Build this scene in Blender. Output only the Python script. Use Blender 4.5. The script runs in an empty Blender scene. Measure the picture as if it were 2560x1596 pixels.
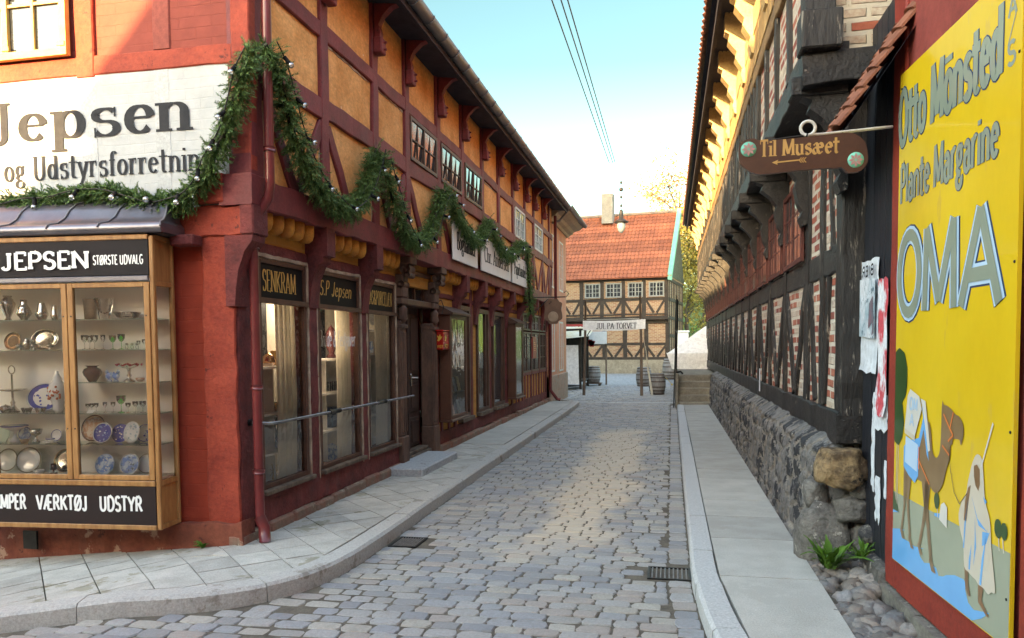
import bpy, math, random
from math import sin, cos, pi, radians, sqrt, atan2
from mathutils import Vector, noise as mnoise
S = bpy.context.scene
COL = S.collection
# ---------------------------------------------------------------- camera
cam_d = bpy.data.cameras.new('camera'); cam = bpy.data.objects.new('camera', cam_d); COL.objects.link(cam)
S.camera = cam
W0, F0, CX, CY, EYE = 2560., 1900., 1280., 960., 1.65
cam_d.sensor_width = 36; cam_d.lens = F0 / W0 * 36; cam_d.shift_x = 0; cam_d.shift_y = (CY - 798.) / W0
cam_d.clip_start = .05; cam_d.clip_end = 600
yc = Vector(((1676 - CX) / F0, -(862 - CY) / F0, 1)).normalized()
zc = Vector((-320 / 38130., 1, -1900 / 38130.)).normalized(); zc = (zc - zc.dot(yc) * yc).normalized()
xc = Vector((yc.y * zc.z - yc.z * zc.y, yc.z * zc.x - yc.x * zc.z, yc.x * zc.y - yc.y * zc.x))
if xc.x < 0: xc = -xc
# columns: camera right / up / back in world axes
from mathutils import Matrix
right = Vector((xc.x, yc.x, zc.x)); up = Vector((xc.y, yc.y, zc.y)); back = -Vector((xc.z, yc.z, zc.z))
cam.matrix_world = Matrix(((right.x, up.x, back.x, 0), (right.y, up.y, back.y, 0), (right.z, up.z, back.z, EYE), (0, 0, 0, 1)))
# ---------------------------------------------------------------- light
SUN_EL, SUN_AZ = radians(13.), Vector((-.35, -.94, 0)).normalized()
sun_d = bpy.data.lights.new('sun', 'SUN'); sun = bpy.data.objects.new('sun', sun_d); COL.objects.link(sun)
sun_d.energy = 2.6; sun_d.angle = radians(.5); sun_d.color = (1, .74, .42)
sdir = Vector((SUN_AZ.x * cos(SUN_EL), SUN_AZ.y * cos(SUN_EL), sin(SUN_EL)))
sun.rotation_euler = sdir.to_track_quat('Z', 'Y').to_euler(); sun.location = (0, -6, 20)
wd = bpy.data.worlds.new('World'); S.world = wd; wd.use_nodes = True
wn = wd.node_tree.nodes; wl = wd.node_tree.links
sky = wn.new('ShaderNodeTexSky'); sky.sky_type = 'NISHITA'; sky.sun_disc = False
sky.sun_elevation = SUN_EL; sky.sun_rotation = radians(200); sky.air_density = 1.0; sky.dust_density = 1.0; sky.ozone_density = 1.0
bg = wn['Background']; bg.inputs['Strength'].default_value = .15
# gain painted into the sky: dimmed and cyan in the north, full overhead and sunward
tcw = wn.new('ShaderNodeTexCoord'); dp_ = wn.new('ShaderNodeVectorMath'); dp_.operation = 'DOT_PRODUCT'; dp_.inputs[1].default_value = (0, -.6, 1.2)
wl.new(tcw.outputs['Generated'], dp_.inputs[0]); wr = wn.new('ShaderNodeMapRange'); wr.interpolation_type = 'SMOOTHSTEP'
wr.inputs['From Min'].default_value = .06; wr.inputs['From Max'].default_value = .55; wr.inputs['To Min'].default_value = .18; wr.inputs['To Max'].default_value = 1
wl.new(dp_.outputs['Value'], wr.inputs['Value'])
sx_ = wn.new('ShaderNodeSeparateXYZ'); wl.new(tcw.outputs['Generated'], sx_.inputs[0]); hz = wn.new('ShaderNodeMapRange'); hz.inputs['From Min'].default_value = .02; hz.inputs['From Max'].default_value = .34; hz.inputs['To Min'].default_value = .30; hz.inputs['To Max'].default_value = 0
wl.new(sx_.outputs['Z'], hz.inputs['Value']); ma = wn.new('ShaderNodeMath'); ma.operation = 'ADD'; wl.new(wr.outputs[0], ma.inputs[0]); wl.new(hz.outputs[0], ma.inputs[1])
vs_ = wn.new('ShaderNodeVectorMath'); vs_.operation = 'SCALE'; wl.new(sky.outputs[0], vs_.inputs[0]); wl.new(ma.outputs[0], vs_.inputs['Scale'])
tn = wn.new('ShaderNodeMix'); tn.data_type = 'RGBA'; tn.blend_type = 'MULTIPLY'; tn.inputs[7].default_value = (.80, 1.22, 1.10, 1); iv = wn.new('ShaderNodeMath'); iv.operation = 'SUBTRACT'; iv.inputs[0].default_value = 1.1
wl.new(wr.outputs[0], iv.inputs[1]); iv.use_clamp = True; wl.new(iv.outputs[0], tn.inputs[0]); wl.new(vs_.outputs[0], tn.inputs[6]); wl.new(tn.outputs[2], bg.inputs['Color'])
S.view_settings.view_transform = 'Standard'; S.view_settings.look = 'None'; S.view_settings.gamma = 1
S.view_settings.use_curve_mapping = False
S.view_settings.exposure = 3.55
S.view_settings.use_white_balance = True; S.view_settings.white_balance_temperature = 8300; S.view_settings.white_balance_tint = 12
S.cycles.max_bounces = 8; S.cycles.transparent_max_bounces = 16
# ---------------------------------------------------------------- materials
MATS = {}
def nd(nt, t, **kw):
    n_ = nt.nodes.new(t)
    for k, v in kw.items(): setattr(n_, k, v)
    return n_
def coords(nt, stretch=(1, 1, 1), rot=(0, 0, 0), swz=None):
    tc = nd(nt, 'ShaderNodeTexCoord'); src = tc.outputs['Object']
    if swz:
        sp = nd(nt, 'ShaderNodeSeparateXYZ'); cb = nd(nt, 'ShaderNodeCombineXYZ'); nt.links.new(src, sp.inputs[0])
        for i, c in enumerate(swz):
            nt.links.new(sp.outputs['XYZ'.index(c)], cb.inputs[i])
        src = cb.outputs[0]
    mp = nd(nt, 'ShaderNodeMapping'); mp.inputs['Scale'].default_value = stretch; mp.inputs['Rotation'].default_value = rot
    nt.links.new(src, mp.inputs[0]); return mp.outputs[0]
def noisen(nt, vec, scale, detail=6, rough=.6, dist=0):
    n_ = nd(nt, 'ShaderNodeTexNoise'); n_.inputs['Scale'].default_value = scale; n_.inputs['Detail'].default_value = detail
    n_.inputs['Roughness'].default_value = rough; n_.inputs['Distortion'].default_value = dist
    nt.links.new(vec, n_.inputs['Vector']); return n_.outputs['Fac']
def ramp(nt, fac, a, b):
    r = nd(nt, 'ShaderNodeMapRange'); r.inputs['From Min'].default_value = a; r.inputs['From Max'].default_value = b
    nt.links.new(fac, r.inputs['Value']); return r.outputs[0]
def mixc(nt, fac, a, b, mode='MIX'):
    m = nd(nt, 'ShaderNodeMix', data_type='RGBA', blend_type=mode)
    for s_, v in ((m.inputs[0], fac), (m.inputs[6], a), (m.inputs[7], b)):
        if isinstance(v, (int, float)): s_.default_value = v
        elif isinstance(v, tuple): s_.default_value = (*v, 1) if len(v) == 3 else v
        else: nt.links.new(v, s_)
    return m.outputs[2]
def new_mat(name):
    m = bpy.data.materials.new(name); m.use_nodes = True; nt = m.node_tree; MATS[name] = m
    return m, nt, nt.nodes['Principled BSDF']
def mat(name, c, c2=None, rough=.75, scale=4, stretch=(1, 1, 1), lo=.35, hi=.65, bump=.25, bscale=None, bstretch=None, metal=0,
        spec=.35, island=0, spots=None, spots2=None, coat=0, bdist=.01, grain=None):
    if grain is None: grain = .30 if bump >= .25 else .10 if bump > .06 else 0
    m, nt, p = new_mat(name)
    v = coords(nt, stretch)
    c2 = c2 or tuple(x * .75 for x in c)
    col = mixc(nt, ramp(nt, noisen(nt, v, scale), lo, hi), c, c2)
    if grain:
        gv = noisen(nt, coords(nt, bstretch or stretch), (bscale or scale * 4) * 1.6, 8, .75)
        gr = nd(nt, 'ShaderNodeMapRange'); gr.inputs['From Min'].default_value = .3; gr.inputs['From Max'].default_value = .7
        gr.inputs['To Min'].default_value = 1 - grain; gr.inputs['To Max'].default_value = 1 + grain * .7; nt.links.new(gv, gr.inputs['Value'])
        hg_ = nd(nt, 'ShaderNodeHueSaturation'); nt.links.new(gr.outputs[0], hg_.inputs['Value']); nt.links.new(col, hg_.inputs['Color']); col = hg_.outputs[0]
    for sp in (spots, spots2):
        if sp:
            sc, th, ss = sp[:3]; vv = coords(nt, sp[3] if len(sp) > 3 else (1, 1, 1))
            col = mixc(nt, ramp(nt, noisen(nt, vv, ss, 8, .7), th, th + .035), col, sc)
    if island:
        g_ = nd(nt, 'ShaderNodeNewGeometry'); mr = nd(nt, 'ShaderNodeMapRange')
        mr.inputs['To Min'].default_value = 1 - island; mr.inputs['To Max'].default_value = 1 + island
        nt.links.new(g_.outputs['Random Per Island'], mr.inputs['Value'])
        h = nd(nt, 'ShaderNodeHueSaturation'); nt.links.new(mr.outputs[0], h.inputs['Value']); nt.links.new(col, h.inputs['Color'])
        col = h.outputs[0]
    nt.links.new(col, p.inputs['Base Color'])
    p.inputs['Roughness'].default_value = rough; p.inputs['Metallic'].default_value = metal
    p.inputs['Specular IOR Level'].default_value = spec; p.inputs['Coat Weight'].default_value = coat
    if bump:
        b = nd(nt, 'ShaderNodeBump'); b.inputs['Strength'].default_value = bump; b.inputs['Distance'].default_value = bdist
        vb = coords(nt, bstretch or stretch)
        nt.links.new(noisen(nt, vb, bscale or scale * 4, 8, .65), b.inputs['Height']); nt.links.new(b.outputs[0], p.inputs['Normal'])
    return m
def brick(name, swz, cols, mortar, bw=.25, bh=.085, ms=.012, bump=.6, rot=0, rough=.85, dirt=None, paint=None, squash=1, off=.5):
    m, nt, p = new_mat(name)
    v = coords(nt, (1, 1, 1), (0, 0, rot), swz)
    # wobble so that courses are not ruler straight
    nz = nd(nt, 'ShaderNodeTexNoise'); nz.inputs['Scale'].default_value = 3; nt.links.new(v, nz.inputs['Vector'])
    ad = nd(nt, 'ShaderNodeVectorMath', operation='MULTIPLY_ADD'); ad.inputs[1].default_value = (.025, .025, 0)
    nt.links.new(nz.outputs['Color'], ad.inputs[0]); nt.links.new(v, ad.inputs[2])
    b = nd(nt, 'ShaderNodeTexBrick'); b.inputs['Scale'].default_value = 1; b.inputs['Brick Width'].default_value = bw
    b.inputs['Row Height'].default_value = bh; b.inputs['Mortar Size'].default_value = ms; b.inputs['Mortar Smooth'].default_value = .3
    b.offset = off; b.squash = squash
    b.inputs['Color1'].default_value = (0, 0, 0, 1); b.inputs['Color2'].default_value = (1, 1, 1, 1); b.inputs['Mortar'].default_value = (.5, .5, .5, 1)
    nt.links.new(ad.outputs[0], b.inputs['Vector'])
    cr = nd(nt, 'ShaderNodeValToRGB'); cr.color_ramp.interpolation = 'CONSTANT' if len(cols) > 2 else 'LINEAR'
    els = cr.color_ramp.elements
    els[0].color = (*cols[0], 1); els[0].position = 0; els[1].color = (*cols[1], 1); els[1].position = 1. / len(cols) if len(cols) > 2 else 1
    for i in range(2, len(cols)):
        e = els.new(i / len(cols)); e.color = (*cols[i], 1)
    nt.links.new(b.outputs['Color'], cr.inputs[0])
    c = mixc(nt, ramp(nt, noisen(nt, v, 22, 8, .7), .3, .75), cr.outputs[0], tuple(x * .6 for x in cols[0]))
    c = mixc(nt, .35, c, cr.outputs[0])
    c = mixc(nt, b.outputs['Fac'], c, mortar)
    if dirt: c = mixc(nt, ramp(nt, noisen(nt, v, dirt[2], 8, .7), dirt[1], dirt[1] + .12), c, dirt[0])
    if paint is not None: c = mixc(nt, .96, c, mixc(nt, ramp(nt, noisen(nt, v, 5, 8, .7), .3, .7), paint, tuple(x * .78 for x in paint)))
    nt.links.new(c, p.inputs['Base Color']); p.inputs['Roughness'].default_value = rough; p.inputs['Specular IOR Level'].default_value = .25
    bp = nd(nt, 'ShaderNodeBump'); bp.inputs['Strength'].default_value = bump; bp.inputs['Distance'].default_value = .012
    mm = nd(nt, 'ShaderNodeMath', operation='MULTIPLY_ADD'); mm.inputs[1].default_value = -1.2
    nt.links.new(b.outputs['Fac'], mm.inputs[0]); nt.links.new(noisen(nt, v, 14, 10, .75), mm.inputs[2])
    nt.links.new(mm.outputs[0], bp.inputs['Height']); nt.links.new(bp.outputs[0], p.inputs['Normal'])
    return m
def glass(name, tint=(1, 1, 1), wob=.0, base=.04, gloss=1., fac=None):
    m = bpy.data.materials.new(name); m.use_nodes = True; nt = m.node_tree; MATS[name] = m
    nt.nodes.remove(nt.nodes['Principled BSDF']); out = nt.nodes['Material Output']
    tr = nd(nt, 'ShaderNodeBsdfTransparent'); tr.inputs[0].default_value = (*tint, 1)
    gl = nd(nt, 'ShaderNodeBsdfGlossy'); gl.inputs['Roughness'].default_value = .02; gl.inputs[0].default_value = (gloss, gloss, gloss, 1)
    fr = nd(nt, 'ShaderNodeFresnel'); fr.inputs[0].default_value = 1.5
    mr = nd(nt, 'ShaderNodeMapRange'); mr.inputs['To Min'].default_value = base; mr.inputs['To Max'].default_value = 1
    mx = nd(nt, 'ShaderNodeMixShader')
    nt.links.new(fr.outputs[0], mr.inputs[0]); nt.links.new(mr.outputs[0], mx.inputs[0])
    nt.links.new(tr.outputs[0], mx.inputs[1]); nt.links.new(gl.outputs[0], mx.inputs[2]); nt.links.new(mx.outputs[0], out.inputs[0])
    if wob:
        b = nd(nt, 'ShaderNodeBump'); b.inputs['Strength'].default_value = wob; b.inputs['Distance'].default_value = .02
        nt.links.new(noisen(nt, coords(nt), 5, 2), b.inputs['Height'])
        nt.links.new(b.outputs[0], gl.inputs['Normal'])
    return m
# paints and timber
MAROON = mat('maroon_timber_paint', (.22, .036, .038), (.135, .024, .025), .62, 3, bump=.5, bscale=26, spots=((.05, .02, .018), .63, 11), spots2=((.33, .2, .15), .735, 17))
MAROON2 = mat('dull_maroon_paint', (.19, .038, .034), (.10, .022, .02), .8, 5, bump=.9, bscale=22, spots=((.17, .09, .07), .66, 9), bdist=.02)
REDPAINT = mat('red_ochre_limewash', (.40, .06, .03), (.27, .034, .018), .85, 2.4, bump=.7, bscale=9, spots=((.16, .02, .015), .66, 12), bdist=.018)
REDWOOD = mat('red_timber_paint', (.37, .058, .03), (.24, .032, .018), .75, 3, bump=.7, bscale=16, bdist=.02, spots=((.10, .018, .012), .61, 9), spots2=((.42, .15, .09), .70, 22))
REDBOARD = mat('red_painted_board', (.33, .045, .026), (.24, .03, .02), .6, 2.5, (1, 1, 1), bump=.35, bscale=22, spots=((.08, .02, .016), .69, 13), bdist=.006)
OCHRE = mat('ochre_plaster', (.78, .38, .14), (.60, .25, .07), .9, 2.6, bump=.65, bscale=9, spots=((.24, .10, .03), .66, 18), spots2=((.80, .66, .48), .675, 13), bdist=.018, bstretch=(1, 1, 1.6), island=.10)
OCHREB = brick('ochre_brick', 'YZX', ((.55, .25, .055), (.42, .17, .035)), (.45, .22, .06), .25, .075, .01, .5)
PALEW = mat('weathered_pale_wood', (.50, .38, .28), (.26, .17, .12), .85, 6, bump=.6, bscale=30)
BROWNW = mat('brown_window_timber', (.115, .05, .03), (.07, .03, .02), .5, 5, bump=.3, bscale=30)
DOORW = mat('old_brown_door_paint', (.06, .028, .02), (.035, .017, .013), .5, 5, bump=.3, bscale=30, spots=((.16, .12, .09), .70, 22))
GREYW = mat('grey_worn_wood', (.17, .12, .085), (.07, .045, .032), .85, 7, (1, 1, .2), bump=.8, bscale=30)
OAK = mat('oiled_oak', (.42, .21, .075), (.27, .12, .04), .45, 7, (3, 3, .5), bump=.15, bscale=40, coat=.2)
WHITEP = brick('white_painted_brick', 'XZY', ((.46, .475, .48), (.44, .455, .46)), (.42, .435, .44), .27, .085, .006, .45, rough=.75, paint=(.46, .475, .48))
PINKB = brick('rose_painted_brick', 'XZY', ((.30, .075, .055), (.24, .055, .04)), (.24, .06, .045), .3, .09, .006, .6, paint=(.27, .062, .046))
ORB = brick('red_painted_brick', 'XZY', ((.42, .06, .03), (.3, .04, .02)), (.2, .025, .016), .5, .1, .005, .6, paint=(.36, .05, .025), dirt=None)
BLACKP = mat('black_sign_paint', (.006, .006, .007), (.009, .008, .008), .6, 4, bump=.05, spec=.15)
DKBROWN = mat('dark_brown_sign_board', (.016, .0105, .011), (.011, .007, .0075), .8, 6, bump=.15, bscale=30)
GOLD = mat('gilded_lettering', (.75, .48, .16), (.6, .36, .1), .35, 8, bump=.1, metal=.5)
WLET = mat('white_letter_paint', (.8, .8, .78), (.72, .72, .7), .5, 8, bump=.05)
BLKLET = mat('black_letter_paint', (.012, .013, .018), (.022, .023, .028), .7, 14, bump=.2, spec=.2, spots=((.22, .225, .22), .69, 26))
ZINC = mat('weathered_zinc', (.21, .20, .22), (.15, .145, .17), .38, 2.5, bump=.12, metal=.75)
ZINCD = mat('dark_gutter_zinc', (.17, .165, .18), (.24, .22, .215), .5, 4, bump=.15, metal=.35)
IRON = mat('black_wrought_iron', (.015, .014, .014), (.03, .027, .025), .45, 9, bump=.15, metal=.4)
PIPEM = mat('maroon_downpipe_paint', (.17, .028, .028), (.12, .02, .02), .32, 5, bump=.06, coat=.3, spots=((.30, .12, .1), .74, 11))
STONE = mat('grey_granite', (.42, .425, .43), (.31, .315, .32), .8, 30, bump=.3, bscale=60, spots=((.20, .19, .18), .62, 5))
KERB = mat('pale_granite_kerb', (.52, .52, .51), (.41, .41, .40), .8, 45, bump=.4, bscale=40, spots=((.25, .235, .21), .66, 2.2))
DIRT = mat('sandy_joint_dirt', (.15, .125, .095), (.085, .07, .055), .95, 6, bump=.6, bscale=50)
def sett_mat():
    m, nt, p = new_mat('granite_setts'); v = coords(nt); ge = nd(nt, 'ShaderNodeNewGeometry'); cr = nd(nt, 'ShaderNodeValToRGB'); cr.color_ramp.interpolation = 'CONSTANT'
    cols = [(.36, .345, .325), (.30, .30, .31), (.39, .355, .305), (.27, .26, .255), (.37, .35, .33), (.36, .31, .275), (.31, .31, .315), (.43, .395, .34), (.33, .31, .285), (.25, .25, .26), (.37, .355, .34)]
    e = cr.color_ramp.elements; e[0].color = (*cols[0], 1); e[1].color = (*cols[1], 1); e[1].position = 1 / len(cols)
    for i in range(2, len(cols)): q = e.new(i / len(cols)); q.color = (*cols[i], 1)
    nt.links.new(ge.outputs['Random Per Island'], cr.inputs[0]); c = cr.outputs[0]
    c = mixc(nt, ramp(nt, noisen(nt, v, 55, 8, .75), .35, .7), c, mixc(nt, .55, c, (.14, .135, .13)))
    c = mixc(nt, ramp(nt, noisen(nt, v, 9, 8, .7), .55, .72), c, mixc(nt, .5, c, (.20, .17, .13)))
    # long sandy patch worn into the middle of the lane
    sp = nd(nt, 'ShaderNodeSeparateXYZ'); nt.links.new(v, sp.inputs[0])
    def mth(op, a, b): n_ = nd(nt, 'ShaderNodeMath', operation=op); [nt.links.new(x, n_.inputs[i]) if not isinstance(x, (int, float)) else setattr(n_.inputs[i], 'default_value', x) for i, x in enumerate((a, b))]; return n_.outputs[0]
    nx = mth('MULTIPLY', mth('SUBTRACT', noisen(nt, v, .9, 4), .5), 1.3); dx_ = mth('ABSOLUTE', mth('ADD', mth('ADD', sp.outputs['X'], .92), nx), 0)
    mx_ = mth('MULTIPLY', ramp(nt, dx_, .5, .28), ramp(nt, mth('ABSOLUTE', mth('SUBTRACT', mth('ADD', sp.outputs['Y'], mth('MULTIPLY', nx, 2)), 11.2), 0), 5.0, 4.2))
    c = mixc(nt, mth('MULTIPLY', mx_, .75), c, (.56, .45, .33))
    nt.links.new(c, p.inputs['Base Color']); p.inputs['Roughness'].default_value = .6; p.inputs['Specular IOR Level'].default_value = .45
    b = nd(nt, 'ShaderNodeBump'); b.inputs['Strength'].default_value = .7; b.inputs['Distance'].default_value = .008; nt.links.new(noisen(nt, v, 32, 10, .75), b.inputs['Height']); nt.links.new(b.outputs[0], p.inputs['Normal']); return m
SETT = sett_mat()
CONC = mat('concrete_slabs', (.44, .425, .385), (.36, .345, .31), .85, 3, bump=.45, bscale=60, spots=((.36, .345, .31), .56, 1.1), spots2=((.50, .485, .45), .66, 25), island=.12)
BLKTIM = mat('tarred_black_timber', (.012, .011, .011), (.030, .026, .023), .55, 4, (1, 1, .35), bump=.9, bscale=20, bstretch=(1, 1, .25), spots=((.20, .17, .14), .585, 15, (1, 1, .16)), bdist=.02)
BLKTIMH = mat('tarred_black_beam', (.010, .0095, .010), (.024, .021, .019), .5, 4, (1, .35, 1), bump=.9, bscale=20, bstretch=(1, .3, 1), spots=((.16, .135, .115), .63, 14, (1, .2, 1)), bdist=.02)
CREAMP = mat('cream_scalloped_wood', (.55, .40, .2), (.42, .29, .13), .8, 5, bump=.5, bscale=24)
OLDBR = brick('old_red_and_cream_brick', 'YZX', ((.40, .12, .08), (.60, .54, .42), (.47, .17, .11), (.64, .58, .47), (.30, .09, .07)), (.58, .52, .43), .27, .092, .02, 1.0, dirt=((.10, .085, .07), .60, 7))
OLDBRX = brick('old_gable_brick', 'XZY', ((.34, .08, .045), (.52, .45, .33), (.40, .12, .07), (.55, .49, .37)), (.50, .44, .34), .27, .095, .022, 1.0, dirt=((.16, .12, .09), .64, 9))
TANBR = brick('tan_brick', 'XZY', ((.33, .18, .095), (.27, .115, .06), (.37, .23, .13)), (.36, .28, .20), .26, .085, .014, .5)
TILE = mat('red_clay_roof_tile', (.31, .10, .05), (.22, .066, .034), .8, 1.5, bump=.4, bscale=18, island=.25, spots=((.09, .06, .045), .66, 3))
DARKTILE = mat('dark_old_roof_tile', (.26, .09, .05), (.14, .055, .035), .85, 9, bump=.4, island=.3)  # darker tile colour, varied from piece to piece
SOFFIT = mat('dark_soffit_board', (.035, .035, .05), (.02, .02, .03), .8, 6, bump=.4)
PEACH = mat('peach_limewash', (.70, .34, .215), (.60, .27, .16), .88, 1.4, bump=.4, bscale=12, spots=((.42, .36, .27), .60, 2.6))
WHITEF = mat('white_window_paint', (.68, .68, .64), (.58, .58, .54), .55, 9, bump=.1)
YELF = mat('yellow_window_paint', (.62, .40, .12), (.5, .3, .08), .5, 9, bump=.2)
PANE = mat('old_window_pane', (.02, .024, .028), (.035, .04, .045), .045, 2, bump=.35, bscale=7, spec=1.0, bdist=.004)
REDFR = mat('oxide_red_window_frame', (.135, .036, .026), (.085, .024, .018), .6, 9, bump=.3)
CREAM = mat('cream_interior_wall', (.60, .55, .45), (.50, .45, .36), .9, 3, bump=.05)
WHITEI = mat('pale_cabinet_lining', (.86, .83, .78), (.82, .78, .73), .9, 2, bump=.03)
CURT = mat('cream_curtain_cloth', (.85, .80, .68), (.78, .72, .60), .95, 4, bump=.1)
CANV = mat('white_canvas', (.86, .86, .84), (.78, .78, .76), .9, 2, bump=.3, bscale=5)
SILV = mat('polished_silver', (.62, .58, .53), (.5, .46, .42), .14, 8, bump=.15, metal=1)
COPP = mat('polished_copper', (.55, .32, .18), (.4, .22, .12), .2, 8, bump=.1, metal=1)
CHINA = mat('white_china', (.78, .78, .78), (.74, .74, .75), .15, 8, bump=0, coat=.5)
BLUEC = mat('cobalt_blue_glaze', (.012, .025, .28), (.04, .07, .42), .35, 14, bump=0, spec=.25)
PALEB = mat('pale_blue_glaze', (.16, .28, .62), (.55, .66, .80), .35, 22, lo=.45, hi=.55, bump=0, spec=.25)
REDBR = mat('dark_red_glaze', (.10, .02, .02), (.05, .015, .02), .12, 8, bump=0, coat=.6)
BROWNC = mat('tan_stoneware', (.36, .24, .14), (.22, .13, .07), .5, 12, bump=.1)
TERRA = mat('rust_patterned_glaze', (.52, .26, .17), (.62, .48, .40), .3, 40, lo=.47, hi=.53, bump=0)
GREENC = mat('spruce_green', (.125, .21, .06), (.075, .145, .04), .6, 9, bump=0, island=.45)
LEAFG = mat('weed_leaf_green', (.10, .23, .03), (.07, .16, .02), .5, 9, bump=0, island=.3)
def translucent_cloth(m):
    nt = m.node_tree; p = nt.nodes['Principled BSDF']; t_ = nd(nt, 'ShaderNodeBsdfTranslucent'); t_.inputs[0].default_value = (.85, .80, .68, 1); mx = nd(nt, 'ShaderNodeMixShader'); mx.inputs[0].default_value = .45
    nt.links.new(p.outputs[0], mx.inputs[1]); nt.links.new(t_.outputs[0], mx.inputs[2]); nt.links.new(mx.outputs[0], nt.nodes['Material Output'].inputs[0])
translucent_cloth(CURT)
GL_THIN = glass('window_glass', (.98, .985, .98), .25, .08)
GL_CLEAR = glass('crystal_glass', (.975, .985, .985), 0, .05)
GL_GREEN = glass('green_glass', (.45, .95, .50), 0, .03)
GL_BULB = glass('bulb_glass', (.95, .97, .97), 0, .25)
GL_SHELF = glass('glass_shelf', (.72, .84, .79), 0, .05)
# ---------------------------------------------------------------- mesh builder
def V(*a): return Vector(a)
class MB:
    def __init__(s): s.v = []; s.f = []; s.mi = []; s.smooth = []; s.st = []; s.man = False
    def cut(s): s.man = True; s.st.append((len(s.v), len(s.f))); return s
    def add(s, vs, fs, mi=0, sm=False):
        o = len(s.v)
        if not s.man: s.st.append((o, len(s.f)))
        s.v += [tuple(x) for x in vs]
        for f in fs: s.f.append(tuple(i + o for i in f)); s.mi.append(mi); s.smooth.append(sm)
        return s
    def box(s, x0, x1, y0, y1, z0, z1, mi=0):
        if x0 > x1: x0, x1 = x1, x0
        if y0 > y1: y0, y1 = y1, y0
        if z0 > z1: z0, z1 = z1, z0
        return s.add([(x0, y0, z0), (x1, y0, z0), (x1, y1, z0), (x0, y1, z0), (x0, y0, z1), (x1, y0, z1), (x1, y1, z1), (x0, y1, z1)],
                     [(0, 3, 2, 1), (4, 5, 6, 7), (0, 1, 5, 4), (1, 2, 6, 5), (2, 3, 7, 6), (3, 0, 4, 7)], mi)
    def bbox(s, x0, x1, y0, y1, z0, z1, b=.01, mi=0):
        """box with chamfered edges"""
        if x0 > x1: x0, x1 = x1, x0
        if y0 > y1: y0, y1 = y1, y0
        if z0 > z1: z0, z1 = z1, z0
        b = min(b, (x1 - x0) * .45, (y1 - y0) * .45, (z1 - z0) * .45)
        vs = []; idx = {}
        for ix, (xa, xs) in enumerate(((x0, 1), (x1, -1))):
            for iy, (ya, ys) in enumerate(((y0, 1), (y1, -1))):
                for iz, (za, zs) in enumerate(((z0, 1), (z1, -1))):
                    for k in range(3):
                        idx[ix, iy, iz, k] = len(vs)
                        p = [xa + xs * b, ya + ys * b, za + zs * b]; p[k] = (xa, ya, za)[k]; vs.append(tuple(p))
        I = idx; f = []
        f += [(I[0, 0, 0, 0], I[0, 0, 1, 0], I[0, 1, 1, 0], I[0, 1, 0, 0]), (I[1, 0, 0, 0], I[1, 1, 0, 0], I[1, 1, 1, 0], I[1, 0, 1, 0])]
        f += [(I[0, 0, 0, 1], I[1, 0, 0, 1], I[1, 0, 1, 1], I[0, 0, 1, 1]), (I[0, 1, 0, 1], I[0, 1, 1, 1], I[1, 1, 1, 1], I[1, 1, 0, 1])]
        f += [(I[0, 0, 0, 2], I[0, 1, 0, 2], I[1, 1, 0, 2], I[1, 0, 0, 2]), (I[0, 0, 1, 2], I[1, 0, 1, 2], I[1, 1, 1, 2], I[0, 1, 1, 2])]
        for a in range(2):
            for c in range(2):
                f.append((I[0, a, c, 1], I[1, a, c, 1], I[1, a, c, 2], I[0, a, c, 2]))
                f.append((I[a, 0, c, 0], I[a, 1, c, 0], I[a, 1, c, 2], I[a, 0, c, 2]))
                f.append((I[a, c, 0, 0], I[a, c, 1, 0], I[a, c, 1, 1], I[a, c, 0, 1]))
                for d in range(2): f.append((I[a, c, d, 0], I[a, c, d, 1], I[a, c, d, 2]))
        return s.add(vs, f, mi)
    def beam(s, p0, p1, w, t, nrm, jit=.006, mi=0, rnd=random, step=.22, w1=None):
        """timber from p0 to p1; w = width across, t = depth along -nrm, front face on the given line"""
        p0 = V(*p0); p1 = V(*p1); nrm = V(*nrm).normalized(); d = p1 - p0; L = d.length; d.normalize()
        sd = d.cross(nrm).normalized(); n_ = max(1, int(L / step)); bw_ = rnd.uniform(-1, 1) * min(.016, L * .008) * (jit > .0045); vs = []; fs = []; w1 = w1 or w
        for i in range(n_ + 1):
            u = i / n_; c = p0 + d * L * u + sd * (bw_ * sin(pi * u)); ww = w + (w1 - w) * u
            a, b = (rnd.uniform(-jit, jit) for _ in range(2)); fr = rnd.uniform(-jit, jit) * .5
            l = c + sd * (-ww / 2 + a); r = c + sd * (ww / 2 + b)
            ch = min(.009, ww * .12)
            vs += [l - nrm * t, l - nrm * ch, l + sd * ch + nrm * fr, r - sd * ch + nrm * fr, r - nrm * ch, r - nrm * t]
        for i in range(n_):
            for k in range(6):
                a = i * 6 + k; b = i * 6 + (k + 1) % 6; fs.append((a, a + 6, b + 6, b))
        fs.append(tuple(range(5, -1, -1))); fs.append(tuple(n_ * 6 + k for k in range(6)))
        return s.add(vs, fs, mi)
    def tube(s, path, r, seg=8, mi=0, cap=True, rs=None):
        path = [V(*p) for p in path]; vs = []; fs = []; n_ = len(path); ref = None
        for i, p in enumerate(path):
            d = (path[min(i + 1, n_ - 1)] - path[max(i - 1, 0)]).normalized()
            if ref is None: ref = V(0, 0, 1) if abs(d.z) < .9 else V(1, 0, 0)
            a = d.cross(ref).normalized(); b = d.cross(a).normalized(); ref = -b if b.dot(ref) < 0 else b
            rr = rs[i] if rs else r
            for k in range(seg):
                t = 2 * pi * k / seg; vs.append(p + a * cos(t) * rr + ref * sin(t) * rr)
        for i in range(n_ - 1):
            for k in range(seg):
                a = i * seg + k; b = i * seg + (k + 1) % seg; fs.append((a, b, b + seg, a + seg))
        if cap: fs.append(tuple(range(seg))); fs.append(tuple((n_ - 1) * seg + k for k in range(seg - 1, -1, -1)))
        return s.add(vs, fs, mi, True)
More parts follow.
